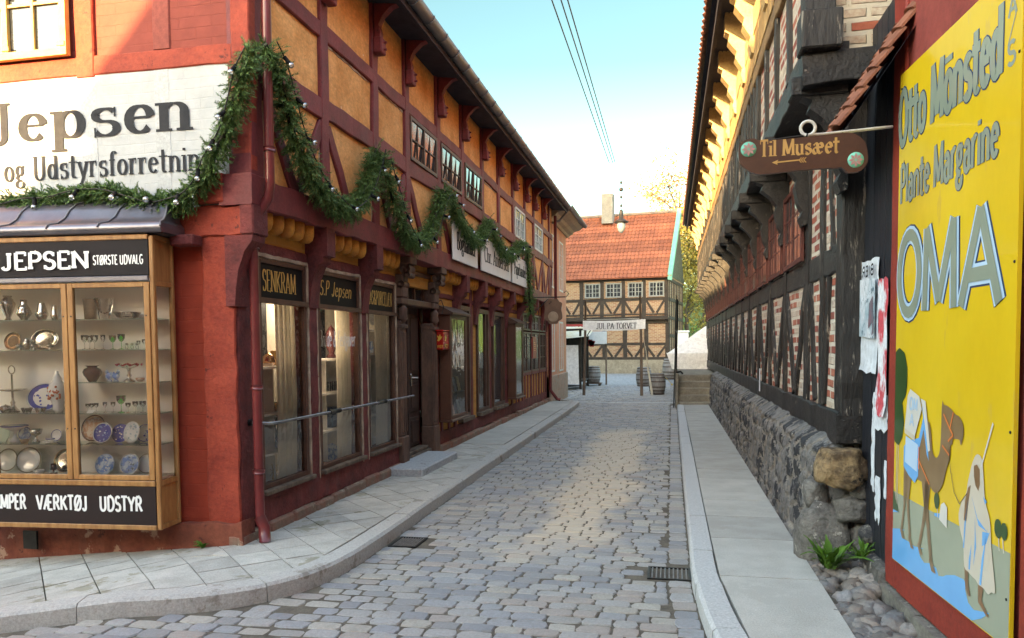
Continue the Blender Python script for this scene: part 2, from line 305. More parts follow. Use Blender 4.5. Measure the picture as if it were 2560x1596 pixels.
    def lathe(s, prof, c=(0, 0, 0), seg=20, mi=0, ax=None, sx=1, sm=True):
        """prof = [(r, z)...]"""
        c = V(*c); vs = []; fs = []; q = V(*ax).normalized().to_track_quat('Z', 'Y') if ax else None
        for r, z in prof:
            for k in range(seg):
                t = 2 * pi * k / seg; p = V(r * cos(t) * sx, r * sin(t), z)
                if q: p = q @ p
                vs.append(c + p)
        for i in range(len(prof) - 1):
            for k in range(seg):
                a = i * seg + k; b = i * seg + (k + 1) % seg; fs.append((a, b, b + seg, a + seg))
        ra, rb_ = prof[0][0], prof[-1][0]; ring = min(ra, rb_) > 1e-5 and abs(ra - rb_) < .2 * max(ra, rb_) and abs(prof[0][1] - prof[-1][1]) < .25 * max(ra, rb_)
        if ring: fs += [((len(prof) - 1) * seg + k, (len(prof) - 1) * seg + (k + 1) % seg, (k + 1) % seg, k) for k in range(seg)]
        if prof[0][0] > 1e-5 and not ring: fs.append(tuple(range(seg - 1, -1, -1)))
        if prof[-1][0] > 1e-5 and not ring: fs.append(tuple((len(prof) - 1) * seg + k for k in range(seg)))
        return s.add(vs, fs, mi, sm)
    def extr(s, pts, o, u, v, n, t, mi=0):
        """outline pts (2d) in plane (o,u,v), extruded by t along n"""
        o, u, v, n = V(*o), V(*u), V(*v), V(*n); k = len(pts)
        a = [o + u * x + v * y for x, y in pts]; b = [p + n * t for p in a]
        fs = [tuple(range(k - 1, -1, -1)), tuple(range(k, 2 * k))] + [(i, (i + 1) % k, (i + 1) % k + k, i + k) for i in range(k)]
        return s.add(a + b, fs, mi)
    def ball(s, c, r, seg=10, mi=0, sc=(1, 1, 1), jit=0, rnd=random, q=None):
        c = V(*c); vs = []; fs = []; rg = max(4, seg // 2 + 1)
        for i in range(rg + 1):
            ph = pi * i / rg
            for k in range(seg):
                t = 2 * pi * k / seg; p = V(sin(ph) * cos(t) * sc[0], sin(ph) * sin(t) * sc[1], cos(ph) * sc[2]) * r
                if jit: p *= 1 + jit * mnoise.noise(p * 2.5 / r + c * 7)
                if q: p = q @ p
                vs.append(c + p)
        for i in range(rg):
            for k in range(seg):
                a = i * seg + k; b = i * seg + (k + 1) % seg; fs.append((a, a + seg, b + seg, b))
        return s.add(vs, fs, mi, True)
    def build(s, name, mats, parent=None, local=False):
        me = bpy.data.meshes.new(name); off = V(0, 0, 0)
        if parent is not None and not local: off = V(*parent.get('_o', (0, 0, 0)))
        me.from_pydata([tuple(V(*p) - off) for p in s.v], [], s.f)
        if not isinstance(mats, (list, tuple)): mats = [mats]
        for m in mats: me.materials.append(m)
        me.polygons.foreach_set('material_index', s.mi); me.polygons.foreach_set('use_smooth', s.smooth)
        me.update()
        o = bpy.data.objects.new(name, me); COL.objects.link(o)
        if parent is not None: o.parent = parent; o['_o'] = tuple(off) if not local else (0, 0, 0)
        return o
def _parts(s, name, mats, parent=None, local=False):
    st = s.st + [(len(s.v), len(s.f))]; out = []
    for (v0, f0), (v1, f1) in zip(st, st[1:]):
        if v1 == v0: continue
        q = MB(); q.v = s.v[v0:v1]; q.f = [tuple(i - v0 for i in f) for f in s.f[f0:f1]]; q.mi = s.mi[f0:f1]; q.smooth = s.smooth[f0:f1]
        out.append(q.build(name, mats, parent, local))
    return out
MB.parts = _parts
def thing(name, label, cat, loc=(0, 0, 0), rot=0, group=None, local=False):
    o = bpy.data.objects.new(name, None); COL.objects.link(o); o.location = loc; o.rotation_euler = (0, 0, rot)
    o['_o'] = tuple(loc) if not local else (0., 0., 0.)
    o['label'] = label; o['category'] = cat; o.empty_display_size = .1
    if group: o['group'] = group
    return o
def tag(o, label=None, cat=None, group=None, kind=None):
    if label: o['label'] = label
    if cat: o['category'] = cat
    if group: o['group'] = group
    if kind: o['kind'] = kind
    return o
def copy_tree(o, parent=None):
    c = o.copy(); COL.objects.link(c)
    if parent is not None: c.parent = parent
    for ch in list(o.children): copy_tree(ch, c)
    return c
def g(x): return -.105 * max(0, -3.6 - x)
# ---------------------------------------------------------------- lettering (stroke letters, cap height 1, x height .66)
def A(cx, cy, rx, ry, a0, a1, n=None):
    n = n or max(4, int(abs(a1 - a0) / 15))
    return [(cx + rx * cos(radians(a0 + (a1 - a0) * i / n)), cy + ry * sin(radians(a0 + (a1 - a0) * i / n))) for i in range(n + 1)]
def L(*p): return [(p[i], p[i + 1]) for i in range(0, len(p), 2)]
GL = {
 ' ': (.36, [], []),
 'o': (.62, [A(.31, .33, .22, .30, 90, 450)], []),
 'n': (.68, [L(.13, .66, .13, 0), A(.33, .42, .2, .21, 180, 0) + [(.53, 0)]], [(.13, 0), (.53, 0), (.06, .66, .5)]),
 'm': (1.0, [L(.13, .66, .13, 0), A(.31, .44, .18, .19, 180, 0) + [(.49, 0)], A(.67, .44, .18, .19, 180, 0) + [(.85, 0)]], [(.13, 0), (.49, 0), (.85, 0), (.06, .66, .5)]),
 'h': (.68, [L(.13, 1, .13, 0), A(.33, .42, .2, .21, 180, 0) + [(.53, 0)]], [(.13, 0), (.53, 0), (.06, 1, .5)]),
 'e': (.60, [L(.10, .37, .51, .37), A(.31, .33, .21, .30, 8, 320)], []),
 'c': (.56, [A(.31, .33, .21, .30, 45, 320)], []),
 'p': (.66, [L(.13, .66, .13, -.3), A(.35, .33, .2, .3, 90, 450)], [(.13, -.3), (.06, .66, .5)]),
 'b': (.66, [L(.13, 1, .13, 0), A(.35, .33, .2, .3, 90, 450)], [(.06, 1, .5)]),
 'd': (.66, [L(.51, 1, .51, 0), A(.29, .33, .2, .3, 90, 450)], [(.57, 0, .5), (.44, 1, .5)]),
 's': (.54, [A(.28, .485, .16, .145, 35, 270) + A(.28, .175, .18, .165, 90, -150)], [(.44, .56, 'v'), (.11, .1, 'v')]),
 'g': (.62, [A(.28, .44, .17, .19, 90, 450), L(.2, .26, .12, .14, .22, .05, .42, .03), A(.29, -.13, .21, .15, 60, 395), L(.40, .58, .56, .64)], []),
 'u': (.68, [L(.13, .66, .13, .22)[:1] + A(.32, .22, .19, .2, 180, 360), L(.51, .66, .51, 0)], [(.06, .66, .5), (.44, .66, .5), (.57, 0, .5)]),
 't': (.45, [L(.2, .93, .2, .14)[:1] + A(.30, .14, .10, .12, 180, 315), L(-.02, .66, .46, .66)], []),
 'y': (.60, [L(.07, .66, .31, .02), L(.53, .66, .31, .02, .2, -.24, .07, -.26)], [(.07, .66), (.53, .66)]),
 'v': (.58, [L(.07, .66, .29, 0), L(.51, .66, .29, 0)], [(.07, .66), (.51, .66)]),
 'r': (.48, [L(.13, .66, .13, 0), A(.32, .40, .19, .24, 170, 60)], [(.13, 0), (.06, .66, .5), (.41, .57, 'v')]),
 'f': (.42, [A(.32, .8, .13, .18, 30, 180) + [(.19, 0)], L(.04, .64, .38, .64)], [(.19, 0)]),
 'i': (.28, [L(.14, .66, .14, 0), L(.14, .84, .14, .94)], [(.14, 0), (.07, .66, .5)]),
 'l': (.28, [L(.14, 1, .14, 0)], [(.14, 0), (.07, 1, .5)]),
 'a': (.60, [A(.29, .45, .17, .18, 160, 0) + [(.46, .1), (.56, .02)], A(.28, .2, .18, .19, 70, 330), L(.28, .4, .46, .4)], []),
 'æ': (.92, [A(.27, .45, .15, .18, 160, 0) + [(.42, .1)], A(.26, .2, .17, .18, 70, 330), L(.26, .39, .80, .39), A(.61, .33, .2, .3, 12, 320)], []),
 'ö': (.62, [A(.31, .33, .22, .30, 90, 450), L(.2, .82, .2, .92), L(.42, .82, .42, .92)], []),
 'J': (.58, [L(.40, 1, .40, .24)[:1] + A(.25, .2, .15, .2, 0, -170)], [(.40, 1)]),
 'U': (.80, [[(.15, 1)] + A(.39, .28, .24, .28, 180, 360) + [(.63, 1)]], [(.15, 1), (.63, 1)]),
 'B': (.72, [L(.14, 0, .14, 1), L(.14, 1, .34, 1) + A(.34, .76, .2, .24, 90, -90) + [(.14, .52)], L(.14, .52, .38, .52) + A(.38, .26, .22, .26, 90, -90) + [(.14, 0)]], []),
 'C': (.74, [A(.41, .5, .29, .5, 50, 310)], [(.6, .86, 'v')]),
 'A': (.80, [L(.08, 0, .40, 1), L(.40, 1, .72, 0), L(.19, .32, .61, .32)], [(.08, 0), (.72, 0)]),
 'P': (.68, [L(.14, 0, .14, 1), L(.14, 1, .36, 1) + A(.36, .74, .22, .26, 90, -90) + [(.14, .48)]], [(.14, 0)]),
 'F': (.62, [L(.14, 0, .14, 1), L(.14, 1, .55, 1), L(.14, .52, .46, .52)], [(.14, 0)]),
 'O': (.84, [A(.42, .5, .31, .5, 90, 450)], []),
 'Ø': (.84, [A(.42, .5, .31, .5, 90, 450), L(.12, -.04, .72, 1.04)], []),
 'M': (.98, [L(.13, 0, .16, 1), L(.16, 1, .49, .1), L(.49, .1, .82, 1), L(.82, 1, .85, 0)], [(.13, 0), (.85, 0)]),
 'T': (.68, [L(.34, 0, .34, 1), L(.04, 1, .64, 1)], [(.34, 0), (.06, .9, 'v'), (.62, .9, 'v')]),
 'S': (.62, [A(.31, .745, .2, .245, 30, 270) + A(.31, .25, .22, .25, 90, -155)], [(.5, .88, 'v'), (.11, .12, 'v')]),
 'N': (.84, [L(.14, 0, .14, 1), L(.14, 1, .70, 0), L(.70, 0, .70, 1)], [(.14, 0), (.70, 1), (.1, 1, .6)]),
 'K': (.78, [L(.14, 0, .14, 1), L(.66, 1, .16, .42), L(.3, .58, .68, 0)], [(.14, 0), (.14, 1), (.66, 1), (.68, 0)]),
 'R': (.76, [L(.14, 0, .14, 1), L(.14, 1, .36, 1) + A(.36, .75, .22, .25, 90, -90) + [(.14, .5)], L(.36, .5, .66, 0)], [(.14, 0), (.66, 0)]),
 'E': (.64, [L(.14, 0, .14, 1), L(.14, 1, .56, 1), L(.14, .52, .46, .52), L(.14, 0, .58, 0)], [(.56, .93, 'v'), (.58, .07, 'v')]),
 'L': (.60, [L(.14, 1, .14, 0, .55, 0)], [(.14, 1), (.55, .07, 'v')]),
 'D': (.80, [L(.14, 0, .14, 1), L(.14, 1, .34, 1) + A(.34, .5, .34, .5, 90, -90) + [(.14, 0)]], []),
 'V': (.78, [L(.07, 1, .39, 0), L(.39, 0, .71, 1)], [(.07, 1), (.71, 1)]),
 'Y': (.76, [L(.06, 1, .38, .45, .38, 0), L(.70, 1, .38, .45)], [(.06, 1), (.70, 1), (.38, 0)]),
 'G': (.80, [A(.41, .5, .29, .5, 50, 330), L(.66, .22, .66, .48, .44, .48)], []),
 'H': (.82, [L(.14, 0, .14, 1), L(.68, 0, .68, 1), L(.14, .5, .68, .5)], [(.14, 0), (.14, 1), (.68, 0), (.68, 1)]),
 'I': (.32, [L(.16, 0, .16, 1)], [(.16, 0), (.16, 1)]),
 'Æ': (1.0, [L(.05, 0, .46, 1), L(.5, 1, .5, 0), L(.46, 1, .92, 1), L(.5, .52, .84, .52), L(.5, 0, .94, 0), L(.19, .32, .5, .32)], [(.05, 0)]),
 '&': (.80, [L(.72, 0, .22, .72) + A(.36, .80, .15, .18, 200, -20) + L(.2, .42, .14, .2, .26, .02, .46, .02, .68, .36)], []),
 '/': (.6, [L(.05, -.1, .55, 1.1)], []), '.': (.26, [L(.13, 0, .13, .1)], []), '-': (.4, [L(.06, .4, .34, .4)], []),
 '1': (.42, [L(.08, .78, .24, 1, .24, 0)], []), '9': (.6, [A(.3, .68, .2, .3, -10, 350) + [(.49, .5), (.28, 0)]], []),
 '2': (.6, [A(.3, .74, .2, .25, 165, -30) + L(.1, 0, .54, 0)], []), '7': (.56, [L(.06, 1, .5, 1, .2, 0)], []),
 '4': (.6, [L(.42, 0, .42, 1, .06, .3, .54, .3)], []), '5': (.6, [L(.48, 1, .16, 1, .12, .55) + A(.28, .32, .22, .3, 100, -140)], []), '3': (.6, [A(.28, .76, .18, .23, 150, -90) + A(.28, .26, .22, .27, 90, -150)], []),
}
def text(mb, s_, o, u, v, n, h, W=None, thick=.15, thin=None, serif=False, sp=0., mi=0, off=.0012, slant=0, nib=None, sw=.13, sh=None, mirror=False, layer=0):
    """write s_ from o along u, cap height h; W = total width to fit"""
    o, u, v, n = V(*o), V(*u), V(*v), V(*n); thin = thin or thick
    tot = sum(GL[c][0] + sp for c in s_) - sp; xs = (W / tot / h) if W else 1.
    pen = 0; k = [layer]
    def poly(q):
        z = off + k[0] * .00002; k[0] += 1
        mb.add([o + u * ((x + slant * y) * h) + v * (y * h) + n * z for x, y in q[0]], q[1], mi)
    for ch in s_:
        adv, strokes, ser = GL[ch]
        for st in strokes:
            pts = [((pen + (adv - x if mirror else x)) * xs, y) for x, y in st]; m_ = len(pts)
            closed = m_ > 4 and abs(pts[0][0] - pts[-1][0]) < .01 and abs(pts[0][1] - pts[-1][1]) < .01
            vs = []
            for i, (x, y) in enumerate(pts):
                a = pts[i - 1] if i else (pts[-2] if closed else pts[0]); b = pts[i + 1] if i < m_ - 1 else (pts[1] if closed else pts[-1])
                dx, dy = b[0] - a[0], b[1] - a[1]; l = sqrt(dx * dx + dy * dy) or 1; dx /= l; dy /= l
                c_ = 1.
                if 0 < i < m_ - 1:
                    ax_, ay_ = x - a[0], y - a[1]; la = sqrt(ax_ ** 2 + ay_ ** 2) or 1
                    c_ = max(.55, (ax_ * -dy + ay_ * dx) / la if False else abs((ax_ * dx + ay_ * dy) / la))
                if nib is None: wd_ = thin + (thick - thin) * abs(dy) ** 1.3
                else: wd_ = thin + (thick - thin) * abs(dx * sin(nib) - dy * cos(nib)) ** 1.2
                hw = wd_ / 2 / c_
                vs += [(x - dy * hw * 1., y + dx * hw), (x + dy * hw, y - dx * hw)]
            fs = [(2 * i, 2 * i + 1, 2 * i + 3, 2 * i + 2) for i in range(m_ - 1)]
            poly((vs, fs))
        if serif:
            t_ = sh or thin * 1.1
            for q in ser:
                x = (pen + q[0]) * xs; y = q[1]
                if len(q) > 2 and q[2] == 'v':
                    poly(([(x - thin * .5, y - .13), (x + thin * .5, y - .13), (x + thin * .5, y + .10), (x - thin * .5, y + .10)], [(0, 1, 2, 3)])); continue
                w_ = sw * (q[2] if len(q) > 2 else 1) + thick * (.5 if len(q) < 3 else .35)
                y0 = y if y < .3 else y - t_
                poly(([(x - w_, y0), (x + w_, y0), (x + w_, y0 + t_), (x - w_, y0 + t_)], [(0, 1, 2, 3)]))
        pen += adv + sp
    return pen * xs * h
def flat(mb, pts, o, u, v, n, z, mi=0):
    o, u, v, n = V(*o), V(*u), V(*v), V(*n)
    mb.add([o + u * x + v * y + n * z for x, y in pts], [tuple(range(len(pts)))], mi)
def spline(pts, n=4, closed=True):
    out = []; m_ = len(pts)
    for i in range(m_ if closed else m_ - 1):
        p = [pts[(i + k - 1) % m_] if closed else pts[min(max(i + k - 1, 0), m_ - 1)] for k in range(4)]
        for j in range(n):
            t = j / n
            out.append(tuple(.5 * ((2 * p[1][c]) + (-p[0][c] + p[2][c]) * t + (2 * p[0][c] - 5 * p[1][c] + 4 * p[2][c] - p[3][c]) * t * t + (-p[0][c] + 3 * p[1][c] - 3 * p[2][c] + p[3][c]) * t ** 3) for c in range(len(pts[0]))))
    if not closed: out.append(tuple(pts[-1]))
    return out
def window(parent, o, u, v, n, w, h, cols, rows, fm, gm, fw=.05, bar=.018, depth=.04, leaves=2, name='window', gd=.012, tilt=0):
    """casement window, lower-left corner o, outward normal n"""
    o, u, v, n = V(*o), V(*u), V(*v), V(*n); m = MB()
    def bx(x0, x1, y0, y1, d0, d1, mi=0):
        P = [o + u * x + v * y + n * d for d in (d0, d1) for x, y in ((x0, y0), (x1, y0), (x1, y1), (x0, y1))]
        m.add(P, [(0, 3, 2, 1), (4, 5, 6, 7), (0, 1, 5, 4), (1, 2, 6, 5), (2, 3, 7, 6), (3, 0, 4, 7)], mi)
    bx(0, w, 0, fw, 0, depth); bx(0, w, h - fw, h, 0, depth); bx(0, fw, fw, h - fw, 0, depth); bx(w - fw, w, fw, h - fw, 0, depth)
    lw = (w - 2 * fw) / leaves
    for l in range(leaves):
        x0 = fw + l * lw
        if l: bx(x0 - fw * .45, x0 + fw * .45, fw, h - fw, 0, depth - .003)
        for c in range(1, cols): x = x0 + lw * c / cols; bx(x - bar / 2, x + bar / 2, fw, h - fw, .006, depth - .012)
        for r in range(1, rows):
            y = fw + (h - 2 * fw) * r / rows; bx(x0, x0 + lw, y - bar / 2, y + bar / 2, .008, depth - .015)
    fr = m.build(name, fm, parent)
    for l in range(leaves):
        x0 = fw + l * lw + (fw * .45 if l else 0); x1 = fw + (l + 1) * lw - (fw * .45 if l < leaves - 1 else 0)
        p = MB(); a = .002 * (l - .5)
        q = [o + u * x + v * y + n * (gd - tilt * .5 + tilt * (y > h / 2) + a * x * 3) for x, y in ((x0, fw), (x1, fw), (x1, h - fw), (x0, h - fw))]
        p.add(q, [(0, 1, 2, 3)]); p.build('pane', gm, fr)
    return fr
# ================================================================ GROUND
R = random.Random(4)
RZ = -.12
gm = MB()   # base sheet reaching the horizon
xs = [-300, -60, -20, -12, -9, -7, -5, -3.6, 0, 3, 12, 60, 300]; ys = [-60, -10, 0, 3, 6, 12, 24, 60, 120, 400]
for j, y in enumerate(ys):
    for i, x in enumerate(xs): gm.v.append((x, y, max(g(x), -1.4) + RZ - .010))
for j in range(len(ys) - 1):
    for i in range(len(xs) - 1):
        a = j * len(xs) + i; gm.f.append((a, a + 1, a + 1 + len(xs), a + len(xs))); gm.mi.append(0); gm.smooth.append(False)
tag(gm.build('ground', DIRT), kind='structure')
KL = [(-9.2, 2.5), (-6.5, 3.38), (-4.28, 4.1), (-3.33, 4.41), (-2.92, 4.64), (-2.68, 4.93), (-2.55, 5.3), (-2.5, 5.8), (-2.5, 6.6), (-2.53, 9), (-2.56, 15), (-2.62, 21.8), (-2.8, 22.6), (-3.15, 23.2)]
KR = [(.75, 1.6), (.46, 3.1), (.27, 4.3), (.185, 5.3), (.165, 6.5), (.17, 12), (.19, 21.4)]
KLs = spline(KL, 6, False); KRs = spline(KR, 5, False)
def xat(path, y):
    for a, b in zip(path, path[1:]):
        if (a[1] - y) * (b[1] - y) <= 0 and a[1] != b[1]: return a[0] + (b[0] - a[0]) * (y - a[1]) / (b[1] - a[1])
    return path[0][0] if abs(y - path[0][1]) < abs(y - path[-1][1]) else path[-1][0]
def yat(path, x):
    for a, b in zip(path, path[1:]):
        if (a[0] - x) * (b[0] - x) <= 0 and a[0] != b[0]: return a[1] + (b[1] - a[1]) * (x - a[0]) / (b[0] - a[0])
def kerb(path, side, w, name, mt):
    """side: +1 pavement lies to the left of travel"""
    m = MB(); L_ = 0; pts = []
    for i, p in enumerate(path):
        a = path[max(i - 1, 0)]; b = path[min(i + 1, len(path) - 1)]; d = V(b[0] - a[0], b[1] - a[1], 0).normalized()
        pts.append((V(p[0], p[1], 0), V(-d.y, d.x, 0) * side))
    # cut into stones about a metre long
    acc = 0; cuts = [0.]; tot = [0.]
    for i in range(1, len(pts)): tot.append(tot[-1] + (pts[i][0] - pts[i - 1][0]).length)
    s_ = 0
    while s_ < tot[-1]: s_ += R.uniform(.85, 1.25); cuts.append(min(s_, tot[-1]))
    def at(s_):
        for i in range(1, len(tot)):
            if tot[i] >= s_ - 1e-9:
                u = (s_ - tot[i - 1]) / max(tot[i] - tot[i - 1], 1e-9); return pts[i - 1][0].lerp(pts[i][0], u), pts[i - 1][1].lerp(pts[i][1], u).normalized()
        return pts[-1]
    for c0, c1 in zip(cuts, cuts[1:]):
        if c1 - c0 < .1: continue
        n_ = max(3, int((c1 - c0) / .12)); vs = []; fs = []; dz = R.uniform(-.003, .003); dx = R.uniform(-.004, .004)
        for i in range(n_ + 1):
            p, q = at(c0 + .004 + (c1 - c0 - .008) * i / n_); z = g(p.x) + dz; jr = lambda a: R.uniform(-a, a)
            vs += [p + q * (dx - .008) + V(0, 0, z - .2), p + q * (dx - .004 + jr(.003)) + V(0, 0, z - .022), p + q * (dx + .018) + V(0, 0, z + jr(.0015)), p + q * (w + dx - .006) + V(0, 0, z + .001 + jr(.0015)), p + q * (w + dx) + V(0, 0, z - .01), p + q * (w + dx) + V(0, 0, z - .2)]
        for i in range(n_):
            for k in range(6): fs.append((i * 6 + k, i * 6 + (k + 1) % 6, i * 6 + 6 + (k + 1) % 6, i * 6 + 6 + k))
        fs.append((5, 4, 3, 2, 1, 0)); fs.append(tuple(n_ * 6 + k for k in range(6))); m.add(vs, fs)
    return tag(m.build(name, mt), kind='structure')
kerb(KLs, 1, .175, 'kerb_left', mat('warm_granite_kerb', (.47, .445, .41), (.38, .36, .33), .8, 40, bump=.5, bscale=45, spots=((.26, .235, .2), .6, 2.0))); kerb(KRs, -1, .17, 'kerb_right', KERB)
# setts
rd = MB()
DR = [(-2.46, -2.2, 6.32, 6.66), (-.17, .16, 5.78, 6.1)]
def sett(x, y, sx, sy, rot=0):
    for a in DR:
        if a[0] - sx * .5 < x < a[1] + sx * .5 and a[2] - sy * .5 < y < a[3] + sy * .5: return
    z = max(g(x), -1.4) + RZ + R.uniform(-.005, .004) - .012 * ((x + 1.1) / 1.5) ** 2 * (1 if -2.6 < x < .3 else 0) * .5
    hx, hy = sx / 2 - .004, sy / 2 - .0045; c, s_ = cos(rot), sin(rot); vs = []
    j = lambda a=.007: R.uniform(-a, a)
    base = [(-1, -1), (-.35, -1.06), (.35, -1.05), (1, -1), (1.04, 0), (1, 1), (.35, 1.05), (-.35, 1.06), (-1, 1), (-1.04, 0)]
    rnd_ = []
    for k, (a, b) in enumerate(base):
        cr = .93 if k in (0, 3, 5, 8) else 1.
        rnd_.append((a * hx * cr + j(), b * hy * cr + j(.005)))
    tl = R.uniform(-.03, .03)
    for lvl, (sc, zz) in enumerate(((1, -.045), (.99, -.009), (.93, -.001), (.5, .0015))):
        for a, b in rnd_: vs.append((x + (a * c - b * s_) * sc, y + (a * s_ + b * c) * sc, z + zz + tl * b))
    n_ = 10; fs = []
    for l in range(3):
        for k in range(n_): a = l * n_ + k; b = l * n_ + (k + 1) % n_; fs.append((a, b, b + n_, a + n_))
    fs.append(tuple(3 * n_ + k for k in range(n_)))
    rd.add(vs, fs, 0, False)
y = 2.7; row = 0
while y < 23.6:
    dy = R.uniform(.115, .138)
    x1 = xat(KRs, y) - (.19 if y > 3.2 else .02)
    xl = xat(KLs, y) + .02 if y > 5.2 else -8
    if y > 22: xl = -2.6 - (y - 22) * .5
    x = xl + R.uniform(-.12, 0) if y > 5.2 else xl; first = True
    tilt = R.uniform(-.01, .01)
    while x < x1:
        w = R.uniform(.15, .255)
        if x + w > x1 + .06: w = x1 - x
        if w < .07: break
        xm = x + w / 2; ym = y + .045 * sin(xm * 1.1 + y * .7) + R.uniform(-.006, .006)
        ok = True
        if ym < 5.6:
            ky = yat(KLs, xm)
            if ky is not None and ym > ky - .05 and xm < -2.45: ok = False
            if xm < -2.45 and ky is None and xm > -2.52: ok = False
        if ym >= 5.2 and xm - w / 2 < xat(KLs, ym): w2 = xm + w / 2 - xat(KLs, ym) - .005; ok = w2 > .07; xm = xm + w / 2 - w2 / 2 if ok else xm; w = w2 if ok else w
        if ok: sett(xm, ym, w if ok else .1, dy, tilt + R.uniform(-.02, .02))
        x += max(w, .07)
    y += dy * (1. if y > 6 else 1.03); row += 1
y = 3.2
while y < 22.5:   # gutter course along the right kerb
    dy = R.uniform(.13, .19); sett(xat(KRs, y + dy / 2) - .095, y + dy / 2, .17, dy); y += dy
# rougher setts of the square beyond
y = 23.6
while y < 34:
    dy = R.uniform(.15, .2); x = -6 + R.uniform(-.1, .1)
    while x < 1.4:
        w = R.uniform(.15, .26); sett(x + w / 2, y, w, dy, R.uniform(-.1, .1)); x += w
    y += dy
tag(rd.build('road', SETT), kind='structure')
sq = MB()
for i in range(40):
    for k in range(2): pass
sq.add([(-20, 33.8, RZ + .002), (12, 33.8, RZ + .002), (12, 60, RZ + .006), (-20, 60, RZ + .006)], [(0, 1, 2, 3)])
SQM = mat('cobbled_square', (.34, .34, .335), (.21, .205, .20), .8, 7, (1, .7, 1), bump=1, bscale=8, bdist=.03)
tag(sq.build('square', SQM), kind='structure')
ln = MB(); ln.bbox(-4.5, .1, 23.45, 23.62, RZ - .05, RZ + .012, .01); tag(ln.build('paving_strip', KERB), kind='structure')
# pavements
def pave(m_, x0, x1, y0, y1, z, sx, sy, rot, org, inside, gap=.0045, jz=.0025, stagger=0.5):
    """flag stones on a rotated grid, each clipped by dropping its outside corners"""
    c, s_ = cos(rot), sin(rot); n_ = int(12 / min(sx, sy))
    for j in range(-n_, n_):
        for i in range(-n_, n_):
            ox = (i + (stagger if j % 2 else 0)) * sx; oy = j * sy
            pts = [(ox + gap, oy + gap), (ox + sx - gap, oy + gap), (ox + sx - gap, oy + sy - gap), (ox + gap, oy + sy - gap)]
            w = [V(org[0] + a * c - b * s_, org[1] + a * s_ + b * c, 0) for a, b in pts]
            poly = clip(w, inside)
            if len(poly) < 3: continue
            dz = R.uniform(-jz, jz); dxx = R.uniform(-.01, .01)
            top = [p + V(0, 0, g(p.x) + z + dz + dxx * (p.x - poly[0].x)) for p in poly]; bot = [p + V(0, 0, g(p.x) + z - .05) for p in poly]; k = len(poly)
            m_.add(bot + top, [tuple(range(k, 2 * k))] + [(a, (a + 1) % k, (a + 1) % k + k, a + k) for a in range(k)])
def clip(poly, hp):
    for (px, py, nx, ny) in hp:   # keep (p - P).n >= 0
        out = []
        for i in range(len(poly)):
            a, b = poly[i - 1], poly[i]; da = (a.x - px) * nx + (a.y - py) * ny; db = (b.x - px) * nx + (b.y - py) * ny
            if da >= 0 and db < 0 or da < 0 and db >= 0: out.append(a.lerp(b, da / (da - db)))
            if db >= 0: out.append(b)
        poly = out
        if len(poly) < 3: return []
    return poly
SLAB = mat('small_pavement_flags', (.47, .445, .40), (.37, .35, .31), .85, 5, bump=.5, bscale=55, island=.14, spots=((.27, .25, .19), .58, 1.6), spots2=((.2, .18, .14), .69, 12))
lp = MB()
kin = .20   # inside of kerb
pave(lp, 0, 0, 0, 0, -.004, .315, .315, radians(45), (-3.2, 6.5), [(-2.50 - kin, 0, -1, 0), (-3.60, 0, 1, 0), (0, 5.4, 0, 1), (0, 12.4, 0, -1)], stagger=0)
pave(lp, 0, 0, 0, 0, -.004, .315, .315, radians(45), (-3.2, 6.5), [(0, 5.4, 0, -1), (-9.2, 2.5 + kin, -.309, .951), (-2.50 - kin, 0, -1, 0), (-2.74, 4.99, -.78, .62), (0, 5.8, 0, -1)], stagger=0)
pave(lp, 0, 0, 0, 0, -.0045, .315, .315, radians(45), (-3.2, 6.5), [(-3.60, 0, -1, 0), (0, 5.80, 0, -1), (0, 5.4, 0, 1)], stagger=0)
tag(lp.build('pavement_left', SLAB), kind='structure')
lp2 = MB(); y = 12.42
while y < 22.2:
    d = R.uniform(1.1, 1.5); x0 = -3.62; x1 = xat(KLs, y) - kin
    lp2.box(x0, x1, y + .004, min(y + d, 22.4) - .004, -.08, R.uniform(-.004, 0)); y += d
tag(lp2.build('pavement_left_far', CONC), kind='structure')
rp = MB(); ys_ = [1.5, 3.05, 4.35, 5.55, 6.65, 7.5, 8.3, 9.6, 10.35, 11.8, 13.4, 15, 17, 19, 21.4]
for a, b in zip(ys_, ys_[1:]):
    zt = R.uniform(-.003, .001); xa, xb = xat(KRs, a) + .178, xat(KRs, b) + .178
    rp.add([(xa, a + .008, zt), (1.02, a + .008, zt), (1.02, b - .008, zt), (xb, b - .008, zt), (xa, a + .008, -.08), (1.02, a + .008, -.08), (1.02, b - .008, -.08), (xb, b - .008, -.08)],
           [(0, 1, 2, 3), (4, 5, 1, 0), (5, 6, 2, 1), (6, 7, 3, 2), (7, 4, 0, 3)])
tag(rp.build('pavement_right', CONC), kind='structure')
PEB = mat('field_pebbles', (.19, .185, .18), (.24, .19, .15), .7, 5, bump=.3, bscale=30, island=.35)
pg = MB()
y = 5.6
while y < 21.4:   # pebble joint between slabs and plinth
    for k in range(2):
        pg.ball((1.02 + R.uniform(.02, .15), y, -.035), R.uniform(.03, .05), 7, 0, (1, 1.2, .75), .35, R)
    y += R.uniform(.06, .10)
for i in range(260):   # larger cobbles where the shed meets the pavement
    x = R.uniform(1.02, 1.62); y = R.uniform(2.6, 6.0); z = -.06 + max(0, (x - 1.08)) * .28 * max(0, min(1, (y - 4.6)))
    if x > 1.36 - .061 * (y - 5.4) and y < 5.4: continue
    if x > 1.44: continue
    r = R.uniform(.05, .088); q = Vector((R.uniform(-1, 1), R.uniform(-1, 1), R.uniform(2, 4))).to_track_quat('Z', 'Y')
    pg.ball((x, y, z), r, 10, 0, (1.15, .95, .72), .5, R, q)
tag(pg.build('cobbled_edge', PEB), kind='structure')
